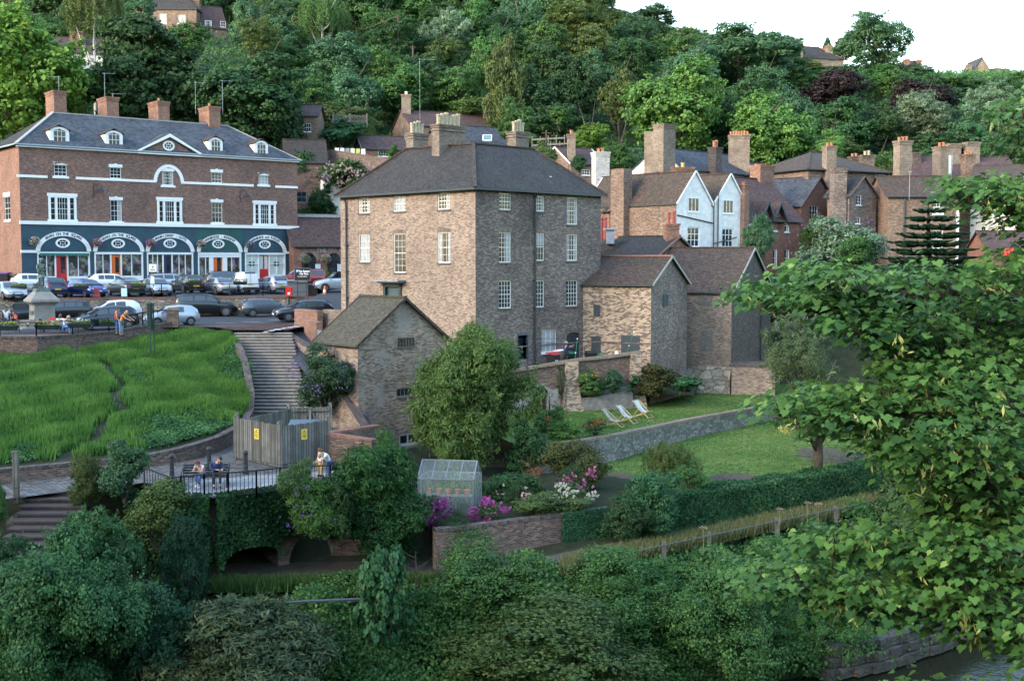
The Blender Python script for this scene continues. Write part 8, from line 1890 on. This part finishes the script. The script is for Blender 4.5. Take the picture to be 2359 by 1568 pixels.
# people in the square
sq=-4.575
q=at(*ZQ(105,1060),74.5); person('man in white t-shirt with dark cross-body bag and jeans standing left of the memorial',(q.x,74.5,sq),-2.6,dict(head=(.0,.05,.915)),1.78,skin=SKIN2,top=WTS,bottom=DEN2,hair=HBK,shoes=BLC,sleeve=.35)
o=thing('shoulder_bag',(q.x,74.4,sq+1.0),'dark bag strap across the back of the man in white t-shirt','bag'); m=MB(); m.bar((q.x-.17,74.33,sq+1.45),(q.x-.02,74.28,sq+1.0),.14,.03); m.box((q.x-.02,74.25,sq+.92),(.3,.08,.2)); m.build('bag',BLACKP,o)
q=at(*ZQ(270,950),75.2); person('toddler in red t-shirt beside the man in white t-shirt',(q.x,75.2,sq+.4),2.6,sit(),1.35,top=plain('red_cloth',(.6,.02,.02),.8),bottom=BLC,hair=HBR,shoes=BLC)
q=at(*ZQ(430,1050),75); bench('slatted wooden bench with metal arms left of the plinth facing the shops',(q.x+.2,75.0,sq),0,1.7,WOODG)
q=at(*ZQ(870,1040),75); bench('slatted wooden bench with metal arms behind the seated women',(q.x+.35,75.0,sq),0,2.3,WOODG)
q=at(*ZQ(985,960),75.2); person('seated woman with long brown hair and white top facing the cars',(q.x,75.25,sq),0,sit(),1.66,top=WTS,bottom=BLC,hair=HBR,hairlen=.2,shoes=BLC)
q=at(*ZQ(1090,960),74.6); person('blonde woman in white t-shirt and bright blue jeans sitting bent over her phone',(q.x,74.5,sq),-1.9,sit(head=(0,.16,.63),neck=(0,.09,.57)),1.68,top=WTS,bottom=BRT,hair=HBL,hairlen=.1,shoes=BLC,sleeve=.35)
q=at(*ZQ(450,1010),74.9); o=thing('motorcycle_helmet',(q.x,75.1,sq+.5),'black and white crash helmet resting on the left wooden bench','helmet'); m=MB(); m.blob((q.x,75.1,sq+.6),(.15,.17,.15),10,7); m.build('shell',BLC,o,smooth=True); m=MB(); m.blob((q.x+.03,75.02,sq+.64),(.11,.11,.08),8,5); m.build('visor',WHITE,o)
q=at(*ZQ(750,985),76); o=thing('poppy_wreath',(q.x,76.6,sq+.35),'red poppy wreath leaning on the memorial base','wreath'); m=MB(); 
for i in range(16): a=i*math.pi/8; m.blob((q.x+.26*math.cos(a),77.2,sq+.55+.26*math.sin(a)),(.09,.06,.09),6,4)
m.build('ring',MATS['red_cloth'],o); m=MB(); m.blob((q.x,77.18,sq+.55),(.14,.04,.14),8,5); m.build('centre',WHITE,o)
q=at(*ZQ(1935,900),73.6); person('woman with short brown hair and red top looking right at the railing',(q.x-.1,73.8,sq),-1.2,dict(head=(0,.03,.92)),1.7,top=MATS['red_cloth'],bottom=DEN,hair=HBR,hairlen=.06,shoes=BLC,sleeve=.2)
q=at(*ZQ(2010,900),72.6); person('blonde woman in orange t-shirt leaning forward on the railing',(q.x,72.5,sq),-1.9,dict(chest=(0,.1,.7),neck=(0,.19,.78),head=(0,.25,.86),shL=(-.11,.15,.77),shR=(.11,.15,.77),elL=(-.13,.27,.66),haL=(-.1,.42,.6),elR=(.13,.27,.66),haR=(.1,.42,.6)),1.68,top=plain('orange_cloth',(.75,.25,.08),.8),bottom=DEN2,hair=HBL,hairlen=.22,shoes=BLC,sleeve=.4)
q=at(*ZP(1145,720),101); person('elderly person with white hair and red top behind the white van',(q.x,101.5,-2.95),2.5,{},1.7,top=MATS['red_cloth'],bottom=BLC,hair=WTS,shoes=BLC)
# bronze soldier
m=None; so=person('green bronze soldier statue with pack and beret on the memorial plinth',(mx,my,cz_+.22),-2.4,dict(head=(0,.03,.92),elL=(-.16,.02,.64),haL=(-.05,.12,.62),elR=(.15,.04,.64),haR=(.06,.12,.62),knL=(-.06,.03,.28),toL=(-.07,.1,.02)),2.0,skin=BRZ,top=BRZ,bottom=BRZ,hair=BRZ,shoes=BRZ,sleeve=.9,cat='statue'); so.name='soldier_statue'; ORG['soldier_statue']=Vector((mx,my,cz_+.22))
m=MB(); m.blob((0,-.22,1.45),(.2,.14,.26),10,7); m.blob((0,-.24,1.12),(.17,.1,.12),8,5); m.build('pack',BRZ,so,smooth=True,local=True); m=MB(); m.blob((.02,0,1.96),(.17,.17,.06),10,5); m.build('beret',plain('verdigris',(.2,.34,.33),.7),so,smooth=True,local=True); m=MB(); m.tube([(.22,.1,0),(.2,.1,1.2)],.025,6); m.build('rifle',BRZ,so,local=True)
m=MB(); m.lathe([(.2,.95),(.26,.8),(.28,.72)],n=10); m.build('tunic_skirt',BRZ,so,local=True)
# man at the washing line and yard things
ma=at(*ZS(740,600),77.9); person('man in navy t-shirt and pale cap pegging washing on the line in the yard',(ma.x,77.6,-7.0),-1.1,dict(elR=(.13,.12,.83),haR=(.07,.27,.86),elL=(-.12,.14,.76),haL=(-.05,.28,.78)),1.75,top=NVS,bottom=plain('brown_trousers',(.07,.055,.045),.8),hair=HBR,shoes=BLC,sleeve=.4,hat=plain('pale_cap',(.4,.38,.33),.8),fat=1.15)
o=thing('washing_line',at(*ZS(0,270),77.6),'blue washing lines strung across the yard of the big house','washing line'); m=MB(); m.tube([at(*ZS(-200,265),76.5),at(*ZS(930,248),77.3),at(*ZS(1860,130),78)],.009,4); m.tube([at(*ZS(-200,290),76.7),at(*ZS(850,340),77.5),at(*ZS(1180,270),77.9)],.012,4); m.build('line',plain('blue_cord',(.02,.03,.09),.7),o)
for x0,y0,x1,y1,lab in ((932,255,890,610,'leaning green clothes prop beside the man pegging washing'),(1862,140,1745,490,'leaning green clothes prop before the double grey doors')):
    a=at(*ZS(x0,y0),77.4); b=at(*ZS(x1,y1),77.0 if x0<1000 else 77.9); o=thing('clothes_prop',b,lab,'pole','clothes props in the yard'); m=MB(); m.tube([b,a],.02,5); m.build('pole',plain('prop_green',(.02,.2,.1),.6),o); m=MB(); m.blob(a,(.05,.05,.07),6,4); m.blob(b.lerp(a,.35),(.04,.04,.05),6,4); m.build('tip',WHITE,o)
m=MB(); g_='wheelie bins in the yard'
wbin(*ZS(535,560),76.6,-7.0,'black wheelie bin with red lid and a white number in the yard',BLACKP,plain('red_lid',(.45,.02,.03),.5),.62,1.1,.7,num='34',grp=g_); wbin(*ZS(800,560),78.1,-7.0,'black wheelie bin with green lid behind the man',BLACKP,plain('green_lid',(.02,.2,.08),.5),.6,1.05,.7,grp=g_)
wbin(*ZS(1155,520),77.9,-7.0,'black wheelie bin with white label beside the drainpipe',BLACKP,BLACKP,.65,1.1,.2,grp=g_); wbin(*ZS(1300,540),78.2,-7.0,'low green lidded tub right of the black labelled bin',BLACKP,MATS['green_lid'],.6,.85,.2,grp=g_)
p=at(*ZS(1583,500),77.1); o=thing('pot',p,'small cream upturned pot on the terrace wall pier','pot'); m=MB(); m.lathe([(.16,-.12),(.15,-.02),(.1,.18),(.01,.2)],p,10); m.build('pot',plain('cream_pot',(.6,.55,.45),.8),o)
p=at(*ZS(600,455),76.7); o=thing('folded_laundry',p,'pink and white laundry heaped on the red lidded bin','laundry'); m=MB(); m.blob(p,(.3,.25,.07),10,5); m.build('cloth',plain('pink_cloth',(.7,.4,.5),.9),o,smooth=True); m=MB(); m.blob(p+Vector((.2,.1,.05)),(.25,.2,.06),10,5); m.build('cloth',WTS,o,smooth=True)
o=thing('wooden_easel',at(1237,950,74.2),'orange wooden folding chair frame inside the terrace arch','chair'); m=MB()
a=at(1232,952,74.4); 
for dx in (0,.4): m.bar(a+Vector((dx,0,0)),a+Vector((dx,.15,.95)),.05)
for zz in (.25,.6,.9): m.bar(a+Vector((0,.04,zz)),a+Vector((.4,.04,zz)),.05)
m.build('frame',plain('orange_wood',(.5,.16,.05),.7),o)
# deckchairs
TEAK=plain('pale_teak',(.42,.28,.14),.7,var=.2); 
def stripes(name,c1,c2,k=9.):
    t=NT(name); s=t.add('ShaderNodeSeparateXYZ'); t.l(t.coord(),s.inputs[0]); f=t.math('FRACT',t.math('MULTIPLY',s.outputs[0],k)); t.col(t.ramp(f,[(0,c1),(.5,c2)],'CONSTANT')); t.b.inputs['Roughness'].default_value=.9; return t.m
ST1=stripes('canvas_navy_stripe',(.62,.64,.66),(.03,.05,.14)); ST2=stripes('canvas_grey_stripe',(.68,.72,.76),(.2,.26,.38)); ST3=stripes('canvas_teal_stripe',(.6,.7,.7),(.25,.42,.43))
def deckchair(loc,rz,label,cv):
    o=thing('deckchair',loc,label,'deckchair','deckchairs on the lawn',rz); w=.28
    # +y is the way the sitter faces
    for s in (-1,1):
        m=MB(); m.bar((s*w,-.55,1.02),(s*w,.62,.04),.045); m.build('frame_rail',TEAK,o,local=True)
        m=MB(); m.bar((s*(w-.05),-.62,.03),(s*(w-.05),.52,.42),.045); m.build('leg',TEAK,o,local=True)
        m=MB(); m.bar((s*(w+.05),-.05,.6),(s*(w+.05),-.5,.06),.035); m.build('strut',TEAK,o,local=True)
    m=MB(); m.bar((-w,-.55,1.02),(w,-.55,1.02),.045); m.bar((-w,.6,.06),(w,.6,.06),.045); m.bar((-w,.5,.42),(w,.5,.42),.045); m.bar((-w,-.6,.04),(w,-.6,.04),.045); m.build('crossbar',TEAK,o,local=True)
    m=MB(); N=10; 
    for i in range(N):
        t0,t1=i/N,(i+1)/N; q=lambda t:(lerp(-.55,.52,t),lerp(1.03,.43,t)-.3*math.sin(math.pi*t)**1.1); a,b=q(t0),q(t1); m.poly((-w+.02,a[0],a[1]),(w-.02,a[0],a[1]),(w-.02,b[0],b[1]),(-w+.02,b[0],b[1]))
    m.build('canvas',cv,o,local=True)
for u,v,rz,lab,cv in ((1411,984,-1.95,'deckchair with dark striped canvas, leftmost of the three on the lawn',ST1),(1443,975,-2.15,'deckchair with pale grey striped canvas, the middle one on the lawn',ST2),(1480,962,-2.3,'deckchair with teal and white striped canvas, rightmost on the lawn',ST3)):
    p=gnd(u,v,-9.47); o=deckchair((p.x,p.y,-9.46),rz,lab,cv)
# greenhouse
ga=gnd(957,1200,-11.25); 
def greenhouse():
    Y=53.2; a=V2(at(962,1180,52.6)[:2]); b=V2(at(1090,1180,52.2)[:2]); t=(b-a).normalized(); q=Vector((-t.y,t.x))*1.9; L=(b-a).length; z0,ze,zt=-11.25,-9.65,-8.95
    o=thing('greenhouse',(a.x,a.y,z0),'small aluminium framed glass greenhouse in the garden','greenhouse'); P=lambda s,d,z:Vector((a.x+t.x*s+q.x*d,a.y+t.y*s+q.y*d,z)); AL=plain('aluminium',(.2,.23,.24),.5,.3)
    m=MB(); r=.05
    for s in (0,L):
        for d in (0,1): m.bar(P(s,d,z0),P(s,d,ze),r)
        m.bar(P(s,0,ze),P(s,.5,zt),r); m.bar(P(s,1,ze),P(s,.5,zt),r); m.bar(P(s,0,ze),P(s,1,ze),r*.7)
        for d in (.33,.66): m.bar(P(s,d,z0),P(s,d,ze+.45),r*.6)
    for d,z in ((0,ze),(1,ze),(.5,zt),(0,z0+.02),(1,z0+.02)): m.bar(P(0,d,z),P(L,d,z),r*1.1)
    for i in range(1,4):
        s=L*i/4
        m.bar(P(s,0,z0),P(s,0,ze),r*.55); m.bar(P(s,1,z0),P(s,1,ze),r*.55); m.bar(P(s,0,ze),P(s,.5,zt),r*.6); m.bar(P(s,1,ze),P(s,.5,zt),r*.6)
    m.bar(P(0,0,z0),P(L/4,0,ze),r*.5); m.bar(P(L,0,z0),P(L*.75,0,ze),r*.5)
    m.build('frame',AL,o)
    g=NT('greenhouse_glass'); g.col((.75,.88,.85)); g.b.inputs['Transmission Weight'].default_value=.0; g.b.inputs['Roughness'].default_value=.05; g.b.inputs['Alpha'].default_value=.1; g=g.m
    m=MB()
    for d in (0,1): m.poly(P(0,d,z0),P(L,d,z0),P(L,d,ze),P(0,d,ze)); m.poly(P(0,d,ze),P(L,d,ze),P(L,.5,zt),P(0,.5,zt))
    for s in (0,L): m.poly(P(s,0,z0),P(s,1,z0),P(s,1,ze),P(s,.5,zt),P(s,0,ze))
    m.build('glazing',g,o); m=MB(); m.bar(P(.15,.3,z0+.8),P(L-.15,.3,z0+.8),  .5,.05); 
    for i in range(4): m.bar(P(.2+i*(L-.4)/3,.3,z0),P(.2+i*(L-.4)/3,.3,z0+.8),.03)
    m.build('shelf',AL,o); c=P(L*.55,.55,z0+.1)
    oo=thing('pot_plants',c,'leafy potted plants standing inside the greenhouse','plants'); rng=np.random.default_rng(4); Q=rng.normal(size=(500,3))*[.5,.25,.35]+[0,0,1.0]; mobj('foliage',leafmesh('foliage',Q,rng.normal(size=Q.shape),.11,'leaf',rng.random(500),rng),F_LIME,oo)
    m=MB()
    for i in range(5): m.lathe([(.09,0),(.13,.2),(.14,.22)],P(.4+i*(L-.8)/4,.35,z0+.83),8)
    m.build('pots',CLAY,oo)
greenhouse()
o=thing('garden_stake',gnd(1296,1130,-11),'thin dark stake in the rose border','stake'); p=gnd(1296,1150,-11.1); m=MB(); m.tube([p,p+Vector((0,0,1.3))],.02,5); m.build('stake',DARK,o)
# timber bin enclosure
FW=brick('weathered_fence_boards',[(0,(.085,.08,.07)),(.5,(.145,.14,.125)),(1,(.21,.2,.18))],(.02,.02,.018),w=.14,h=9.,mw=.012,moff=0,stain=.5,stain_c=(.06,.065,.05),bump=.8,sscale=1.5)
def boards(name,label,a,b,z0a,z0b,h,flip=False,grp=None,post=True):
    W=Wall(a,b); o=thing(name,(a[0],a[1],z0a),label,'fence',grp); m=MB(); n=int(W.L/.14)
    for i in range(n):
        s0,s1=W.L*i/n,W.L*(i+1)/n; z0=lerp(z0a,z0b,i/n); m.wb(W,s0+.004,s1-.004,0,.022+.006*(i%2),z0+.03,z0+h+.02*math.sin(i*2.1))
    m.build('boards',FW,o); m=MB()
    for f in (.12,.55,.93): m.wb(W,0,W.L,-.07,-.003,z0a+h*f,z0a+h*f+.09,z0b+h*f,z0b+h*f+.09)
    m.build('rails',FW,o)
    if post:
        for s,z in ((0,z0a),(W.L,z0b)):
            m=MB(); c=W.p(s,-.06,z); m.box((c.x,c.y,z+h/2+.05),(.15,.15,h+.15)); m.lathe([(.09,0),(.08,.06),(.01,.1)],(c.x,c.y,z+h+.12),8); m.build('post',FW,o)
    return o,W
fl=gnd(545,1056,-9.05); fm=gnd(645,1077.5,-9.15); fr_=at(755,1062,54.2); fbr=at(762,1040,58.4); fbl=at(668,1040,58.0)
_,Wf1=boards('timber_fence','weathered grey vertical board fence panel facing the stone path, left side of the bin enclosure',fl[:2],fm[:2],-9.05,-9.15,1.9,grp=None)
_,Wf2=boards('timber_fence','weathered grey board fence panel with yellow warning sign, right side of the bin enclosure',fm[:2],fr_[:2],-9.15,-9.1,1.85)
boards('timber_fence','rear left board fence of the bin enclosure',fl[:2],fbl[:2],-9.05,-8.95,1.75); boards('timber_gate','rear timber gates with diagonal braces closing the bin enclosure',fbl[:2],fbr[:2],-8.95,-8.95,1.8)
W=Wall(fbl[:2],fbr[:2]); o=bpy.data.objects['timber_gate']; m=MB(); m.bar(W.p(.3,.05,-8.7),W.p(W.L/2-.1,.05,-7.4),.1); m.bar(W.p(W.L/2+.1,.05,-7.4),W.p(W.L-.3,.05,-8.7),.1); m.bar(W.p(W.L/2,.05,-8.9),W.p(W.L/2,.05,-7.2),.12); m.bar(W.p(.1,.05,-7.3),W.p(W.L-.1,.05,-7.3),.1); m.build('brace',FW,o)
YS=plain('warning_yellow',(.72,.5,.06),.5,var=.04)
for W,s,z,lab in ((Wf1,Wf1.px(*ZT(287,295))[0],-7.75,'yellow warning notice on the left fence panel'),(Wf2,Wf2.px(*ZT(808,345))[0],-7.75,'yellow electrical warning triangle notice on the right fence panel')):
    o=thing('warning_sign',W.p(s,.05,z),lab,'sign'); m=MB(); m.wb(W,s-.15,s+.15,.03,.045,z-.25,z+.22); m.build('plate',YS,o); m=MB()
    P=[W.p(s-.11,.05,z),W.p(s+.11,.05,z),W.p(s,.05,z+.18)]
    for a,b in zip(P,P[1:]+P[:1]): m.bar(a,b,.014,.01)
    m.bar(W.p(s+.02,.05,z+.12),W.p(s-.02,.05,z+.07),.012,.01); m.bar(W.p(s-.02,.05,z+.07),W.p(s+.02,.05,z+.03),.012,.01); m.wb(W,s-.1,s+.1,.045,.048,z-.1,z-.06); m.wb(W,s-.08,s+.08,.045,.048,z-.17,z-.14); m.build('symbol',DARK,o)
wbin(700,1000,56,-9.05,'large grey lidded bin inside the timber enclosure',GRYB,plain('grey_lid',(.08,.1,.12),.5),1.25,1.5,.1,'waste_container'); 
wallobj('alley_wall','old brick wall with rounded coping right of the timber enclosure',[at(757,1000,54.4)[:2],at(862,1010,53.0)[:2]],-9.4,[-7.85,-7.95],.35,BK_WALL,BK_DKRED)
wallobj('alley_wall','rear brick wall with rounded coping behind the timber enclosure corner',[at(757,1000,54.6)[:2],at(870,1000,57.8)[:2]],-9.4,[-7.85,-7.95],.35,BK_WALL,BK_DKRED)
wallobj('sloping_wall','brick wall end sloping steeply beside the outhouse above the timber gates',[at(772,900,63)[:2],at(845,985,60)[:2]],-9.6,[at(790,870,63).z,at(850,985,60).z],.4,BK_MAIN,COPE)
# riverside railing, bollards
rp=[gnd(330,1110,-9.32),gnd(398,1128,-9.32)]; 
RL=[(332,1076,46.6),(397,1100,45.9),(416,1096.5,46.1),(470,1092.5,46.5),(525,1088.6,46.9),(590,1083,47.4),(645,1076.6,48.0),(760,1071,48.8),(946,1063,49.6)]
rp=[at(*r) for r in RL]; rp=[(p.x,p.y,p.z-1.0) for p in rp]
railing('railing','black barred iron railing along the edge of the riverside terrace',rp,1.0,.15,r=.022,post=1.6,top=.055)
for u,v,Y,lab in ((396,1096,50.6,'black fluted bollard left of the bench'),(482.5,1100,52.2,'black bollard behind the seated couple'),(566,1097,51.4,'black bollard right of the couple')):
    p=at(u,v,Y); z=pathz(Y); o=thing('bollard',(p.x,p.y,z),lab,'bollard','cast iron bollards on the terrace'); m=MB(); c=(p.x,p.y,z); m.lathe([(.15,0),(.15,.08),(.11,.1),(.1,.3),(.12,.33),(.095,.36),(.085,.82),(.11,.84),(.11,.88),(.08,.9)],c,14); m.build('shaft',DARK,o); m=MB(); m.lathe([(.08,.9),(.13,.93),(.12,.97),(.06,1.02),(.01,1.04)],c,14); m.build('cap',DARK,o)
o=thing('timber_post',gnd(38,1150,-9.4),'weathered grey timber post at the head of the dark red steps','post'); p=gnd(38,1145,-9.4); m=MB(); m.box((p.x,p.y,p.z+.8),(.2,.2,2.0)); m.build('post',FW,o); m=MB(); m.box((p.x,p.y,p.z+1.83),(.24,.24,.06)); m.build('cap',FW,o)
# cable fence by the path
CON=plain('concrete_post',(.1,.1,.09),.9,var=.25); fc=[]
for k,(u,v) in enumerate(((1450,1272),(1530,1254),(1634,1232),(1790,1199),(1926,1171),(2165,1122),(2350,1085))):
    p=gnd(u,v,-11.85); fc.append(Vector((p.x,p.y,-11.85)))
    if k: o=thing('concrete_post',(p.x,p.y,-12.5),'squat pale concrete post of the riverside cable fence','post','concrete posts of the cable fence'); m=MB(); m.box((p.x,p.y+.08,-12.15),(.16,.16,.75)); m.build('shaft',CON,o); m=MB(); m.box((p.x,p.y+.08,-11.76),(.12,.12,.05)); m.build('cap',CON,o)
o=thing('fence_cable',fc[0],'taut grey cable running through the concrete posts by the path','cable'); m=MB(); m.tube(fc,.022,5); m.build('cable',plain('dull_cable',(.09,.1,.11),.6),o)
o=thing('kerb_pipe',gnd(600,1388,-12.7),'pale blue grey pipe rail beside the path in front of the arches','pipe'); m=MB(); m.tube([gnd(600,1392,-12.55),gnd(700,1384,-12.55),gnd(830,1379,-12.55)],.06,6); m.build('pipe',plain('pipe_blue',(.05,.065,.085),.6),o)
p=at(1511,1297+0,48.5); p=at(*ZK(1690,945),47.5); o=thing('wood_pigeon',p,'grey wood pigeon perched on the bramble growth of the bank','bird'); m=MB(); m.tube([p+Vector((-.22,0,-.04)),p+Vector((-.1,0,.0)),p+Vector((.05,0,.04)),p+Vector((.13,0,.1)),p+Vector((.17,0,.13))],[.02,.07,.09,.05,.03],8); m.build('body',plain('pigeon_grey',(.16,.19,.24),.7),o,smooth=True); m=MB(); m.tube([p+Vector((.18,0,.13)),p+Vector((.23,0,.12))],[.015,.004],5); m.build('beak',CLAY,o); m=MB(); 
for s in (-1,1): m.tube([p+Vector((.02,s*.03,-.04)),p+Vector((.02,s*.03,-.16))],.01,4)
m.build('leg',CLAY,o)
# small sunlit roof and yard van glimpsed behind the barn
o=thing('shed_roof',at(1830,700,98),'pale grey flat roof glimpsed behind the apple tree','roof'); m=MB(); p=at(1832,700,98); m.box((p.x,p.y,p.z),(3.,3,.15)); m.build('sheet',LEAD,o); m=MB(); m.box((p.x,p.y,p.z-1.2),(2.7,2.7,2.2)); m.build('walls',GREY_REND,o)
def deadtree(u,v0,v1,Y,label,rs=3):
    b=at(u,v1,Y); t=at(u,v0,Y); o=thing('dead_sapling',b,label,'bare sapling'); rr=random.Random(rs); m=MB(); m.tube([b-Vector((0,0,.8)),b.lerp(t,.5)+Vector((.05,0,0)),t],[.045,.03,.01],6); m.build('trunk',BARK,o); m=MB()
    for i in range(9):
        f=.3+.6*rr.random(); p=b.lerp(t,f); a=rr.random()*6.28; L=(t-b).length*rr.uniform(.25,.5); q=p+Vector((math.cos(a)*L,math.sin(a)*L*.5,L*.55)); m.tube([p,p.lerp(q,.5)+Vector((0,0,-.04)),q],[.016,.01,.004],4)
    m.build('branches',BARK,o)
deadtree(956,1268,1345,46.0,'bare pale dead sapling standing above the brambles below the greenhouse wall'); deadtree(1240,60,130,205,'bare pale dead crown showing in the hillside wood',8)
DRYF=plain('dry_flower_head',(.2,.15,.09),.9,var=.3)
for k,(u,v,h) in enumerate(((1418,1262,1.5),(1440,1258,1.2),(1795,1172,1.3),(1860,1158,1.5),(1885,1160,1.2),(1620,1215,1.1),(608,1352,1.1),(630,1345,1.3))):
    Y=49.8 if u<1500 else (46.6 if u<700 else 12.3*FPX/(v+70-600)); p=at(u,v,Y); o=thing('hogweed',(p.x,p.y,p.z-h),'dry brown umbrella headed hogweed stalk by the riverside path','weed','dry hogweed stalks by the path'); m=MB(); b=p-Vector((0,0,h)); m.tube([b,p],.014,4)
    for i in range(7): a=i*.9; m.tube([p-Vector((0,0,.12)),p+Vector((math.cos(a)*.14,math.sin(a)*.14,.02*(i%3)))],.006,3)
    m.build('stalk',DRYF,o); m=MB()
    for i in range(7): a=i*.9; m.blob(p+Vector((math.cos(a)*.14,math.sin(a)*.14,.02*(i%3))),(.05,.05,.02),6,4)
    m.build('flower_head',DRYF,o)
# ------------------------------------------------ camera, light, sky
cam=bpy.data.cameras.new('camera'); co=bpy.data.objects.new('camera',cam); COL.objects.link(co)
cam.sensor_width=36; cam.lens=36*FPX/2358.; cam.clip_end=3000; cam.clip_start=.1
co.location=(0,0,0); co.rotation_euler=(math.pi/2-TH,0,0); SC.camera=co
w=bpy.data.worlds.new('World'); SC.world=w; w.use_nodes=True; nt=w.node_tree
sky=nt.nodes.new('ShaderNodeTexSky'); sky.sky_type='NISHITA'; sky.sun_disc=False
SUN_EL=R(20); SUN_DIR=Vector((-.8,-.6,0)).normalized()   # towards the sun
sky.sun_elevation=SUN_EL; sky.sun_rotation=math.atan2(SUN_DIR.x,SUN_DIR.y); sky.air_density=1.4; sky.dust_density=1.5; sky.ozone_density=2.0
bg=nt.nodes['Background']; bg.inputs['Strength'].default_value=.15; nt.links.new(sky.outputs[0],bg.inputs['Color'])
sl=bpy.data.lights.new('sun','SUN'); sl.energy=SUN_E; sl.angle=R(SUN_ANG); sl.color=(1,.87,.73)
so=bpy.data.objects.new('sun',sl); COL.objects.link(so)
d=-(SUN_DIR*math.cos(SUN_EL)+Vector((0,0,math.sin(SUN_EL)))); so.rotation_euler=d.to_track_quat('-Z','Y').to_euler()
SC.view_settings.view_transform='Standard'; SC.view_settings.look='None'; SC.view_settings.gamma=1; SC.view_settings.exposure=EXPO
SC.render.resolution_x=1024; SC.render.resolution_y=680
SC.cycles.max_bounces=6; SC.cycles.diffuse_bounces=3; SC.cycles.glossy_bounces=2; SC.cycles.transmission_bounces=4; SC.cycles.transparent_max_bounces=6
SC.cycles.caustics_reflective=False; SC.cycles.caustics_refractive=False
SC.cycles.use_denoising=True
